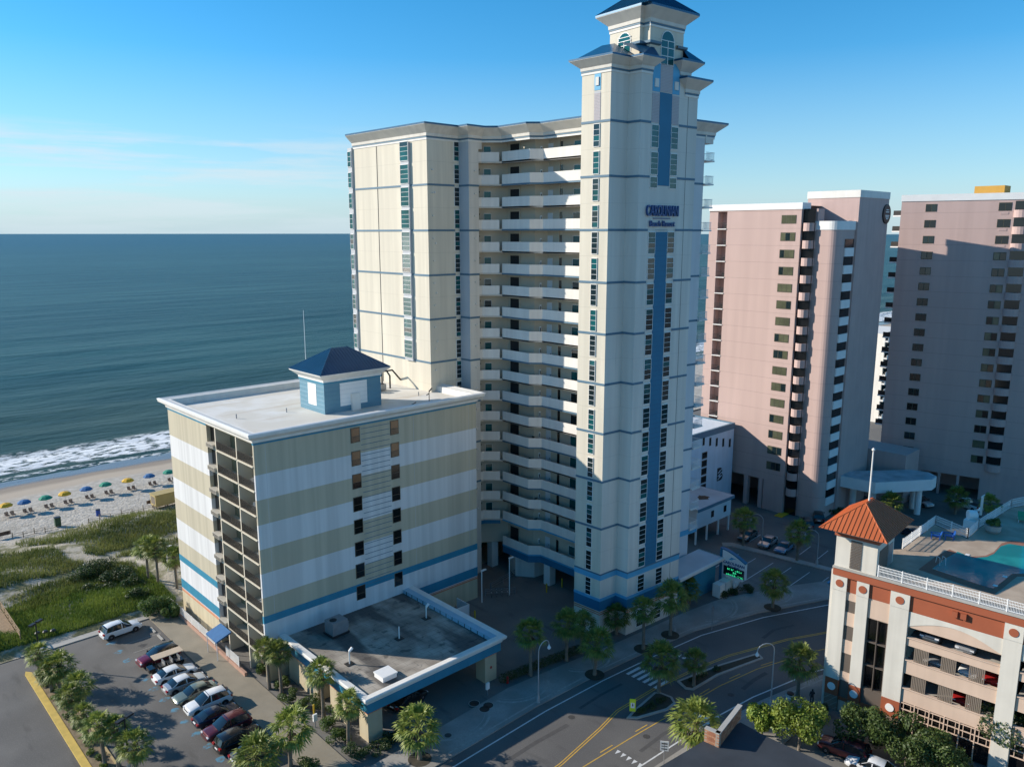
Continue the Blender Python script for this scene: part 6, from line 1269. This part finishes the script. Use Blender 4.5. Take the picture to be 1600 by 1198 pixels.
x, y = G(1278, 812); car(x, y, R(30), 'suv', Pblk, 'black SUV by the pink tower hydrant shrubs'); x, y = G(1262, 822); car(x, y, R(30), 'suv', Pgry, 'dark grey SUV next to the black SUV below the pink tower'); x, y = G(1425, 838); car(x, y, R(60), 'sedan', Pnavy, 'dark blue car on the street behind the pool deck railing')
x, y = G(1318, 1178); car(x, y, R(100), 'suv', Pmar, 'maroon vehicle in shade beside the yellow-green tree', cat='car'); x, y = G(1362, 1206); car(x, y, R(100), 'sedan', Pw, 'white car parked below the broad green tree')
for a, zz, kind, col, lb in ((9.3, 10.22, 'suv', Pgry, 'dark SUV nose-out in the arched top bay of the garage'), (12.4, 10.22, 'sedan', Psil, 'silver car in the arched top bay of the garage'), (12.9, 7.82, 'sedan', Pw, 'white car behind the middle garage louvres'), (14.9, 7.82, 'sedan', paint('red', (.40, .02, .02)), 'bright red car on the middle garage level'), (12.6, 4.78, 'sedan', paint('red', (.40, .02, .02)), 'red car on the lower garage level'), (9.8, 7.82, 'sedan', Psil, 'silver car at the first middle-level garage opening')):
    p = GP(a, -3.0); car(p[0], p[1], math.atan2(gn[1], gn[0]), kind, col, lb, zz)
# ================================================================ BEACH
zb = lambda x, y: (x / 3.9925, 700 + y / 3.9925)
UC = [('yellow', (.62, .36, .02)), ('blue', (.01, .10, .34)), ('green', (.01, .24, .15))]
um = {}
for nm, c in UC:
    mb = MB(); n = 8; R_ = 1.15
    for i in range(n):
        a0, a1 = 2 * math.pi * i / n, 2 * math.pi * (i + 1) / n; am = (a0 + a1) / 2; top = (0, 0, 2.45); p0 = (R_ * math.cos(a0), R_ * math.sin(a0), 1.92); p1 = (R_ * math.cos(a1), R_ * math.sin(a1), 1.92); m0 = (.7 * math.cos(a0), .7 * math.sin(a0), 2.28); m1 = (.7 * math.cos(a1), .7 * math.sin(a1), 2.28)
        mb.poly([top, m0, m1]); mb.quad(m0, p0, p1, m1); mb.quad(p0, (p0[0], p0[1], 1.78), (p1[0], p1[1], 1.78), p1)
    um[nm] = mesh_of(mb, 'umbrella_canopy', mat(nm + '_canvas', c, .8, .06, 2))
pole_me = mesh_of(MB().tube((0, 0, -.1), (0, 0, 2.5), .03), 'umbrella_pole', M_white)
cw = mat('beach_chair_wood', (.10, .065, .05), .7, .1, 3)
seat_me = mesh_of(MB().box(-.3, .3, -.55, .15, .32, .38), 'seat', cw); mb = MB()
for i in range(5): mb.box(-.3 + i * .125, -.2 + i * .125, .12, .16, .34, 1.0)
back_me = mesh_of(mb, 'backrest', cw); leg_me = mesh_of(MB().box(-.03, .03, -.5, -.44, 0, .34).box(-.03, .03, .1, .16, 0, .34), 'legs', M_white)
for i, p in enumerate(((35, 355), (150, 335), (283, 308), (403, 283), (537, 253), (657, 225), (797, 200), (930, 172), (1050, 148))):
    x, y = G(*zb(*p), 2.1); nm = UC[i % 3][0]; gz = .12
    t = thing('beach_umbrella', '%s beach umbrella shading a pair of chairs on the sand' % nm, 'umbrella', (x, y, gz), i * .3, '%s beach umbrellas' % nm); link('canopy', um[nm], t); link('pole', pole_me, t)
    for s in (-.45, .45):
        t = thing('beach_chair', 'dark slatted beach chair beneath a %s umbrella' % nm, 'chair', (x + s + .35, y - 1.0, gz), R(10) , 'chairs under %s umbrellas' % nm); link('seat', seat_me, t); o = link('backrest', back_me, t); o.rotation_euler = (R(-22), 0, 0)
        for lx in (-.27, .27): o = link('leg', leg_me, t); o.location = (lx, 0, 0)
x, y = G(259, 792); t = thing('beach_hut', 'tan wooden beach rental hut on short legs at the dune edge', 'hut', (x, y, .2), R(4)); tanw = mat('tan_boards', (.42, .32, .13), .8, .1, 1)
MB().box(-2.2, 2.2, -1.1, 1.1, .6, 2.7).build('cabin', tanw, t); MB().box(-2.35, 2.35, -1.25, 1.25, 2.7, 2.82).build('roof', tanw, t); [MB().box(a - .08, a + .08, b - .08, b + .08, -.2, .6).build('leg', M_bark, t) for a in (-2, 0, 2) for b in (-.9, .9)]; MB().box(-2.21, -2.18, -.8, .8, 1.0, 2.4).build('shutter', M_bark, t)
x, y = G(241, 790); t = thing('chair_stack', 'stack of folded wooden beach chairs beside the tan hut', 'chair stack', (x, y, .25), R(4)); [link('folded_chair', back_me, t).__setattr__('location', (-1.0 + i * .16, 0, 0)) for i in range(14)]
x, y = G(7, 842); t = thing('chair_stack', 'stack of folded beach chairs by the rope fence', 'chair stack', (x, y, .25), R(4)); [link('folded_chair', back_me, t).__setattr__('location', (-1.0 + i * .16, 0, 0)) for i in range(12)]
x, y = G(154, 807); t = thing('litter_barrel', 'blue litter barrel on the sand', 'barrel', (x, y, .2)); MB().lathe([(.34, 0), (.38, .1), (.36, .5), (.38, .9), (.36, 1.15)], 14).build('drum', mat('blue_barrel', (.01, .06, .30), .5, .1, 2), t); MB().lathe([(.39, 1.1), (.39, 1.18), (.30, 1.2)], 14).build('rim', M_black, t)
x, y = G(91, 824); t = thing('park_bin', 'dark green box bin at the head of the sand path', 'bin', (x, y, .3)); MB().box(-.45, .45, -.4, .4, .1, 1.5).build('box', mat('dark_green_bin', (.03, .07, .035), .7, .1, 2), t); MB().box(-.5, .5, -.45, .45, 1.5, 1.62).build('lid', M_black, t); MB().box(-.4, .4, -.35, .35, 0, .1).build('base', M_black, t)
for i in range(15):
    x, y = G(20 + i * 17, 842 - i * 3.6 + (3 if i % 2 else 0)); 
    if 85 < 20 + i * 17 < 125: continue
    tag(MB().box(x - .06, x + .06, y - .06, y + .06, 0, 1.2).box(x + .06, x + 2.2, y - .015, y + .015, .85, .9).box(x + .06, x + 2.2, y - .015, y + .015, .45, .5).build('dune_fence_post', M_bark), 'weathered post and rail of the low dune fence', 'fence post', 'dune fence posts')
# boardwalk at the lot edge
t = thing('boardwalk', 'unpainted timber boardwalk ramp with railings at the lot edge', 'boardwalk', (16.0, 107, 0)); wood = mat('bare_timber', (.34, .23, .13), .85, .15, 2)
for i in range(26): MB().box(-1.4, 1.6, i * .42, i * .42 + .38, .9 - (.03 * max(0, 8 - i)) , .96 - (.03 * max(0, 8 - i))).build('deck_board', wood, t)
for sx in (-1.4, 1.6):
    for i in range(6): MB().box(sx - .06, sx + .06, i * 2.1, i * 2.1 + .12, 0, 2.05).build('post', wood, t)
    for zz in (1.3, 1.65, 2.0): MB().box(sx - .03, sx + .03, 0, 10.9, zz, zz + .10).build('rail', wood, t)
for i in range(3): x = 19.5 + i * .8; tt = thing('kerbside_bin', 'black round bin beside the boardwalk' , 'bin', (x, 107.4 - i * .3, 0.1), 0, 'boardwalk bins'); MB().lathe([(.25, 0), (.32, .8), (.34, .85)], 12).build('tub', M_black, tt); MB().lathe([(.34, .85), (.2, 1.0), (.02, 1.02)], 12).build('lid', M_black, tt)

# ================================================================ STREET FURNITURE
def shoebox(px, py, h, rz, lb):
    x, y = G(px, py); t = thing('area_light', lb, 'lamp post', (x, y, .05), rz); MB().tube((0, 0, 0), (0, 0, h), .09, .07).build('pole', M_black, t); MB().lathe([(.2, 0), (.2, .5), (.12, .55)], 10).build('base', M_conc, t)
    for s in (-1, 1): MB().box(min(s * .1, s * .9), max(s * .1, s * .9), -.2, .2, h - .05, h + .14).build('lamp_head', M_black, t)
shoebox(64, 1043, 5.6, .6, 'black twin-head light pole at the end of the car park island'); shoebox(202, 1200, 5.2, .4, 'black twin-head light pole among the island palms')
M_galv = mat('galvanised_grey', (.42, .43, .43), .45, .08, 2, metal=.4)
def crook(x, y, h, rz, lb, z=.13):
    t = thing('street_lamp', lb, 'street lamp', (x, y, z), rz); MB().tube((0, 0, 0), (0, 0, h), .09, .055).build('pole', M_galv, t); MB().lathe([(.22, 0), (.2, .5), (.12, .8)], 10).build('base', M_galv, t)
    a = MB(); prev = (0, 0, h)
    for i in range(1, 9): an = math.pi * i / 8; c = (1.0 - 1.0 * math.cos(an), 0, h + .8 * math.sin(an)); a.tube(prev, c, .045, n=6); prev = c
    a.build('crook_arm', M_galv, t); MB().lathe([(.05, 0), (.07, -.12), (.20, -.35), (.19, -.45), (.08, -.58), (.02, -.6)], 12, (2.0, 0, h)).build('teardrop_luminaire', mat('milky_lamp', (.62, .64, .64), .3, .05, 3), t)
crook(*G(841, 1098), 5.9, R(10), 'black crook-arm street lamp with teardrop light on the hotel sidewalk'); crook(*G(1204, 1104), 6.6, R(150), 'black crook-arm street lamp on the garage sidewalk'); crook(*G(1190, 856), 4.6, R(100), 'crook-arm lamp behind the silver car'); crook(*G(1276, 883), 4.6, R(100), 'crook-arm lamp at the far end of the lot kerb')
def whitepost(px, py, h, lb): x, y = G(px, py); t = thing('path_light', lb, 'lamp post', (x, y, 0)); MB().tube((0, 0, 0), (0, 0, h), .07).build('pole', M_white, t); MB().box(-.1, .75, -.14, .14, h, h + .14).build('lamp_head', M_white, t)
whitepost(753, 941, 4.6, 'white square-head lamp post by the striped hotel corner'); whitepost(796, 929, 5.4, 'taller white lamp post by the access ramp'); whitepost(264, 905, 5.0, 'white lamp post on the patio behind the hotel')
# ramp railings, bicycles, bollards
for pts, lb in (([(70.2, 79.2), (75.9, 80.2)], 'grey metal railing along the upper ramp beside the tower columns'), ([(68.4, 78.3), (71.8, 75.8)], 'grey metal railing along the lower ramp by the bicycles')): picket_fence('ramp_railing', pts, 1.0, lb, M_grey, sp=.0, rails=(.35, .7, .97))
def bicycle(x, y, rz, lb):
    t = thing('bicycle', lb, 'bicycle', (x, y, 0), rz, 'parked bicycles')
    for wx in (-.5, .5):
        mb = MB(); n = 14
        for i in range(n): a0, a1 = 2 * math.pi * i / n, 2 * math.pi * (i + 1) / n; mb.tube((wx + .32 * math.cos(a0), 0, .34 + .32 * math.sin(a0)), (wx + .32 * math.cos(a1), 0, .34 + .32 * math.sin(a1)), .022, n=5, cap=False)
        mb.build('wheel', M_black, t)
    MB().tube((-.5, 0, .34), (-.1, 0, .36), .02).tube((-.1, 0, .36), (.35, 0, .85), .02).tube((-.18, 0, .82), (.35, 0, .85), .02).tube((-.1, 0, .36), (-.2, 0, .9), .02).tube((.5, 0, .34), (.33, 0, .98), .02).tube((-.5, 0, .34), (-.18, 0, .82), .02).build('frame', M_white, t)
    MB().box(-.32, -.08, -.06, .06, .9, .96).build('saddle', M_black, t); MB().tube((.33, -.28, 1.0), (.33, .28, 1.0), .018).build('handlebar', M_black, t)
for i in range(4): bicycle(68.9 + i * .62, 77.6 - i * .42, R(50), 'pale bicycle in the row by the ramp railing')
M_yb = mat('bollard_yellow', (.58, .38, .02), .6, .1, 2)
for px, py, lb in ((854, 925, 'yellow bollard at the dark garage mouth under the galleries'), (878, 917, 'yellow bollard inside the garage mouth under the galleries'), (742, 968, 'yellow bollard by the white gate of the striped hotel'), (491, 1118, 'yellow bollard under the canopy eave by the bed')): x, y = G(px, py); t = thing('bollard', lb, 'bollard', (x, y, 0)); MB().tube((0, 0, 0), (0, 0, 1.25), .11).build('post', M_yb, t); MB().lathe([(.11, 1.25), (.08, 1.33), (.01, 1.36)], 10).build('cap', M_yb, t)
x, y = G(722, 970); tag(MB().box(x - 2.2, x + 1.2, y - .05, y + .05, 0, 2.0).box(x + 1.15, x + 1.25, y - .05, y + 2.5, 0, 2.0).build('bin_enclosure', M_white), 'white panel enclosure at the foot of the striped hotel', 'enclosure')
for px, py, m, lb in ((762, 1086, M_white, 'white valet key post standing on the drive before the canopy'), (347 + 146, 880 + 965 / 3.77, M_white, 'small white sign on a post in the canopy bed'), (1147, 926, M_white, 'small white box post below the hotel name sign')): x, y = G(px, py); t = thing('marker_post', lb, 'post', (x, y, .02)); MB().tube((0, 0, 0), (0, 0, 1.2), .05).build('post', M_grey, t); MB().box(-.22, .22, -.1, .1, .75, 1.5).build('box', m, t)
x, y = G(793, 1068); t = thing('fire_hydrant', 'red fire hydrant at the end of the clipped hedge', 'hydrant', (x, y, .13)); rd = mat('hydrant_red', (.40, .02, .02), .5, .1, 2); MB().lathe([(.16, 0), (.16, .06), (.11, .08), (.11, .6), (.14, .62), (.12, .74), (.03, .82)], 10).build('barrel', rd, t); MB().tube((-.2, 0, .48), (.2, 0, .48), .055).build('outlet', rd, t)
for px, py in ((741, 1100), (763, 1103), (757, 1109)): x, y = G(px, py); t = thing('round_grate', 'dark round tree grate in the drive beside its two neighbours', 'grate', (x, y, .137), 0, 'round grates'); MB().lathe([(.55, 0), (.55, .012), (.5, .015)], 20).build('disc', M_rail, t); MB().lathe([(.62, 0), (.62, .008), (.55, .008)], 20).build('ring', M_conc, t)
for px, py in ((929, 1055), (1005, 1015), (1047, 993), (656, 1187), (1207, 950)): x, y = G(px, py); struct(MB().lathe([(1.15, .0), (1.15, .012)], 18, (x, y, .131)).build('tree_pit', M_soil))
x, y = G(988, 1117); t = thing('crossing_sign', 'fluorescent yellow-green pedestrian sign on the median nose', 'sign', (x, y, .14), R(-53)); MB().tube((0, 0, 0), (0, 0, .6), .04).build('post', M_grey, t); MB().box(-.32, .32, -.04, .04, .35, 1.75).build('panel', mat('fluoro_yellow', (.58, .70, .03), .5, .05, 3), t); MB().box(-.2, .2, -.05, .05, .75, 1.35).build('pictogram_plate', M_white, t)
w_ = MB().box(-.05, .07, -.056, -.05, .95, 1.2).box(-.03, .05, -.056, -.05, 1.22, 1.3); o = w_.build('pictogram', M_black, t)
x, y = G(1037, 1196); t = thing('road_sign', 'white regulatory sign on a post beside the dark roof', 'sign', (x, y, .13), R(-53)); MB().tube((0, 0, 0), (0, 0, 2.4), .04).build('post', M_grey, t); MB().box(-.4, .4, -.03, .03, 1.5, 2.5).build('panel', M_white, t); MB().box(-.28, .28, -.04, -.03, 1.65, 1.75).box(-.28, .28, -.04, -.03, 1.95, 2.03).box(-.28, .28, -.04, -.03, 2.2, 2.32).build('marking', M_black, t)
x, y = G(1234, 1097); t = thing('litter_bin', 'round concrete litter bin with dark lid on the garage sidewalk', 'bin', (x, y, .13)); MB().lathe([(.42, 0), (.46, .1), (.46, .85), (.40, .9)], 16).build('tub', M_conc, t); MB().lathe([(.40, .9), (.36, 1.02), (.12, 1.05)], 16).build('lid', M_black, t); MB().lathe([(.465, .55), (.465, .7)], 16).build('band', M_trim, t)
x, y = G(1112, 985); t = thing('street_pole', 'thin grey pole on the tower sidewalk by the large palm', 'pole', (x, y, .13)); MB().tube((0, 0, 0), (0, 0, 3.4), .05).build('shaft', M_grey, t); MB().box(-.2, .2, -.02, .02, 2.7, 3.3).build('plate', M_grey, t)
x, y = G(1218, 803); struct(MB().box(x - 1.5, x + 1.5, y - 1.2, y + .2, 0, .15).build('yellow_ramp', M_yb)); x, y = G(1235, 800); t = thing('transformer', 'blue-grey utility transformer box beside the pink tower', 'transformer', (x + 1.5, y + .5, 0)); MB().box(-1.2, 1.2, -.8, .8, .1, 1.7).build('cabinet', M_inn, t); MB().box(-1.3, 1.3, -.9, .9, 0, .1).build('pad', M_conc, t)
x, y = G(1296, 912); t = thing('hire_scooter', 'blue hire scooter parked at the lot corner', 'scooter', (x, y, .1)); MB().box(-.6, .6, -.15, .15, .2, .3).build('deck', M_lblue, t); MB().tube((.55, 0, .2), (.35, 0, 1.3), .05).build('stem', M_lblue, t); MB().tube((.35, -.3, 1.3), (.35, .3, 1.3), .03).build('handlebar', M_black, t)
# hotel name sign
sL, sR = G(1125, 916), G(1157, 903); sw = 3.9; sz = VZ(1130, 856, sL); t = thing('name_sign', 'hotel monument sign with arched top and green LED message board', 'sign', (sL[0], sL[1], 0), R(-88))
pts = [(0.3, 1.9), (sw - .35, 1.9), (sw, 2.3), (sw, 4.6)] + [(sw - (sw - .3) * i / 10, 4.6 + 1.3 * math.sin(math.pi * .5 * i / 10)) for i in range(1, 11)]
def slab(pts, y0, y1, nm, m):
    mb = MB(); n = len(pts); mb.v = [(p[0], y0, p[1]) for p in pts] + [(p[0], y1, p[1]) for p in pts]; mb.f = [tuple(range(n)), tuple(n + i for i in reversed(range(n)))] + [(i, n + i, n + (i + 1) % n, (i + 1) % n) for i in range(n)]; return mb.build(nm, m, t)
slab(pts, -.25, .25, 'panel', M_white); slab([(-.12, 0), (.3, 0), (.3, 5.95), (-.12, 5.75)], -.3, .3, 'blue_upright', M_dblue); slab([(.3, 0), (2.3, 0), (3.1, 1.9), (.3, 1.9)], -.2, .2, 'plinth', M_white) 
slab([(sw - (sw + .1) * i / 10, 4.72 + 1.32 * math.sin(math.pi * .5 * i / 10)) for i in range(11)] + [(sw - (sw + .1) * i / 10, 4.55 + 1.32 * math.sin(math.pi * .5 * i / 10)) for i in reversed(range(11))], -.3, .3, 'blue_arch_edge', M_dblue)
o = link('lettering', text_mesh('CAROLINIAN', .56, .02, M_sign, .012), t); o.location = (2.1, -.27, 3.95); o.rotation_euler = (math.pi / 2, 0, 0); o = link('lettering', text_mesh('BEACH RESORT', .26, .02, M_sign, .006), t); o.location = (2.1, -.27, 3.62); o.rotation_euler = (math.pi / 2, 0, 0)
slab([(1.3, 4.6), (1.7, 5.05), (2.5, 4.95), (2.0, 4.85), (1.8, 4.65)], -.28, -.25, 'wave_logo', M_lblue); led = MB().box(.6, sw - .15, -.33, -.25, 2.3, 3.6).build('message_board', M_glassB, t)
ml_ = bpy.data.materials.new('green_led'); ml_.use_nodes = True; b_ = ml_.node_tree.nodes['Principled BSDF']; b_.inputs['Base Color'].default_value = (0, .3, .1, 1); b_.inputs['Emission Color'].default_value = (.05, .9, .4, 1); b_.inputs['Emission Strength'].default_value = .35
lq = random.Random(4)
for r_, nch_ in enumerate((8, 2, 9)):                # message too small to read: rows of lit segments
    for c_ in range(nch_):
        mb = MB(); x0 = .3 + (sw + .3) / 2 - nch_ * .15 + c_ * .30; z0 = 3.15 - r_ * .40
        for q in range(5):
            if lq.random() < .72: mb.box(x0 + (q % 2) * .11, x0 + .09 + (q % 2) * .11, -.345, -.335, z0 + (q // 2) * .09, z0 + .07 + (q // 2) * .09)
        if mb.v: mb.build('lit_segment', ml_, led)
# ================================================================ PERSON walking past the garage
def person(x, y, z, rz, label):
    me = bpy.data.meshes.new('body'); J = {'pel': (0, 0, .95), 'chest': (0, .02, 1.28), 'neck': (0, .03, 1.47), 'head': (0, .06, 1.62), 'top': (0, .05, 1.74), 'lh': (-.1, 0, .92), 'lk': (-.11, .22, .52), 'la': (-.11, .14, .10), 'lt': (-.11, .30, .05), 'rh': (.1, 0, .92), 'rk': (.11, -.05, .50), 'ra': (.11, -.34, .14), 'rt': (.11, -.24, .03), 'ls': (-.19, .02, 1.40), 'le': (-.25, -.12, 1.14), 'lw': (-.22, .02, .92), 'rs': (.19, .02, 1.40), 're': (.24, .12, 1.16), 'rw': (.12, .26, 1.34)}
    E_ = [('pel', 'chest'), ('chest', 'neck'), ('neck', 'head'), ('head', 'top'), ('pel', 'lh'), ('lh', 'lk'), ('lk', 'la'), ('la', 'lt'), ('pel', 'rh'), ('rh', 'rk'), ('rk', 'ra'), ('ra', 'rt'), ('chest', 'ls'), ('ls', 'le'), ('le', 'lw'), ('chest', 'rs'), ('rs', 're'), ('re', 'rw')]
    rad = dict(pel=.15, chest=.16, neck=.06, head=.10, top=.07, lh=.10, lk=.065, la=.045, lt=.035, rh=.10, rk=.065, ra=.045, rt=.035, ls=.065, le=.048, lw=.032, rs=.065, re=.048, rw=.032)
    for s, w_, dr in (('l', 'lw', (0, .02, -1)), ('r', 'rw', (-.3, .6, .6))):
        d = Vector(dr).normalized(); wv_ = Vector(J[w_])
        for q in range(5):
            sd = Vector((0, 1, 0) if s == 'l' else (1, 0, 0)); a = wv_ + d * .05 + sd * (.018 * (q - 2)); b = a + d * (.07, .085, .09, .08, .05)[q] + (sd * (-.03) if q == 4 else Vector((0, 0, 0)))
            J['%sf%d' % (s, q)] = tuple(a); J['%sg%d' % (s, q)] = tuple(b); E_ += [(w_, '%sf%d' % (s, q)), ('%sf%d' % (s, q), '%sg%d' % (s, q))]; rad['%sf%d' % (s, q)] = .011; rad['%sg%d' % (s, q)] = .009
    ks = list(J); me.from_pydata([J[k_] for k_ in ks], [(ks.index(a), ks.index(b)) for a, b in E_], []); me.materials.append(mat('dark_clothes', (.018, .018, .022), .85, .15, 8, coord='Object'))
    root = thing('person', label, 'person', (x, y, z), rz); o = link('body', me, root)
    sk = o.modifiers.new('skin', 'SKIN'); sd = o.modifiers.new('sub', 'SUBSURF'); sd.levels = 1; sd.render_levels = 2
    for i, k_ in enumerate(ks): v = me.skin_vertices[0].data[i]; v.radius = (rad[k_], rad[k_]); v.use_root = (k_ == 'pel')
    skin = mat('skin', (.35, .20, .14), .6, .05, 5, coord='Object'); MB().lathe([(.02, -.10), (.07, -.08), (.085, 0), (.08, .06), (.03, .10)], 12, (0, .075, 1.61)).build('face', skin, root); MB().lathe([(.09, 0), (.098, .05), (.08, .12), (.02, .15)], 12, (0, .03, 1.62)).build('hair', M_black, root)
    for s in (-1, 1): MB().lathe([(.012, -.01), (.012, .01)], 6, (s * .03, .158, 1.63)).build('eye', M_black, root)
    MB().box(-.012, .012, .15, .185, 1.585, 1.62).build('nose', skin, root); MB().box(-.05, .02, .30, .34, 1.40, 1.52).build('phone', M_black, root)
    for s, k_ in ((-1, 'la'), (1, 'ra')): p = J[k_]; MB().box(p[0] - .05, p[0] + .05, p[1] - .07, p[1] + .2, p[2] - .11, p[2] - .02).build('shoe', M_white, root)
person(*G(1268, 1101), .13, R(-60), 'person in dark clothes walking on the garage sidewalk holding a phone')
# pool patio in plain tan, glimpsed under the galleries
sheet('pool_patio', [(67.4, 86.8), (67.4, 118), (96, 118), (96, 92), (77, 86.8)], .012, mat('tan_patio', (.45, .36, .25), .9, .15, .6)); sheet('patio_pool', [(76, 91), (84, 93), (86, 99), (79, 101), (75, 96)], .018, mat('pool_turquoise', (.04, .34, .28), .15, .2, .8)); sheet('patio_pool', [(72.5, 98), (77, 103), (74, 108), (70, 104)], .018, MATS['pool_turquoise'])
tt = thing('pool_slide', 'yellow pool slide seen beneath the tower galleries', 'slide', (77.6, 96.5, 0)); MB().tube((0, 0, 0), (0, 0, 2.8), .12).build('support', M_yb, tt); MB().box(-.6, .6, -2.5, .5, 2.0, 2.5).build('chute', M_yb, tt)

# pale paver bands set in the sidewalks, drain covers and tar patches on the road
M_pav = mat('pale_paver_band', (.36, .34, .30), .9, .2, 4, fine=.1); M_tar = mat('tar_patch', (.078, .074, .07), .85, .15, 2); M_iron = mat('cast_iron', (.06, .055, .05), .7, .2, 6)
def arc(c, r, a0, a1, n=18): return [(c[0] + r * math.cos(R(a0 + (a1 - a0) * i / n)), c[1] + r * math.sin(R(a0 + (a1 - a0) * i / n))) for i in range(n + 1)]
for c_, r_, a0, a1 in (((47, 60.2), 4.6, 200, 320), ((56.2, 60.0), 4.2, 205, 320), ((66, 58.6), 3.8, 205, 325), ((77, 58.0), 4.6, 215, 320), ((88, 56.5), 5.2, 225, 330), ((98, 53.0), 4.6, 230, 330)):
    line('paver_band', arc(c_, r_, a0, a1), .28, .1345, M_pav); line('paver_band', arc(c_, r_ - .5, a0, a1), .08, .1345, M_pav)
line('paver_band', [(p[0], p[1]) for p in offs(NL, -1.75)][2:9], .22, .1345, M_pav); line('paver_band', [(p[0], p[1]) for p in offs(SLN, 1.7)][2:7], .22, .1345, M_pav)
for px, py in ((812, 979), (893, 1120), (1142, 1085), (1010, 1150), (700, 1150)):
    x, y = G(px, py); struct(MB().lathe([(.36, 0), (.36, .006)], 16, (x, y, .0165 if px > 840 else .006 if px < 840 and py < 1000 else .135)).build('drain_cover', M_iron))
for i, (x, y, a, b) in enumerate(((46, 50.2, 9, .5), (58, 51.2, 7, .35), (70, 50.3, 8, .4), (86, 45.5, 6, .45), (57, 42.3, 8, .4), (74, 41.2, 5, .5))): line('tar_patch', [(x, y), (x + a * .5, y + .12), (x + a, y - .1 - (.9 if x > 80 else 0))], b, .0142, M_tar)
for i in range(9): sheet('oil_stain', ragged((29.3 + bq.uniform(-.8, .8), 97 - i * 3.1), .5, 12, 30 + i), .0085, mat('oil_stain', (.06, .055, .05), .7, .4, 4))

# a few chairs left out on the gallery walkways
gq = random.Random(21); gc_me = mesh_of(chair_mesh(), 'gallery_chair', M_black); cxm = ((g_[0] + h_[0]) / 2 + .75, (g_[1] + h_[1]) / 2 + .75)
for li, z in enumerate(levels[1:14]):
    if gq.random() < .75:
        o = link('gallery_chair', gc_me); o.location = (cxm[0] + gq.uniform(-.2, .3), cxm[1] + gq.uniform(-.4, .6), z + .182); o.rotation_euler = (0, 0, gq.uniform(0, 6.28)); o.scale = (1.1, 1.1, 1.25)
        tag(o, 'dark armchair standing on an open gallery walkway of the cream tower', 'chair', 'gallery chairs')
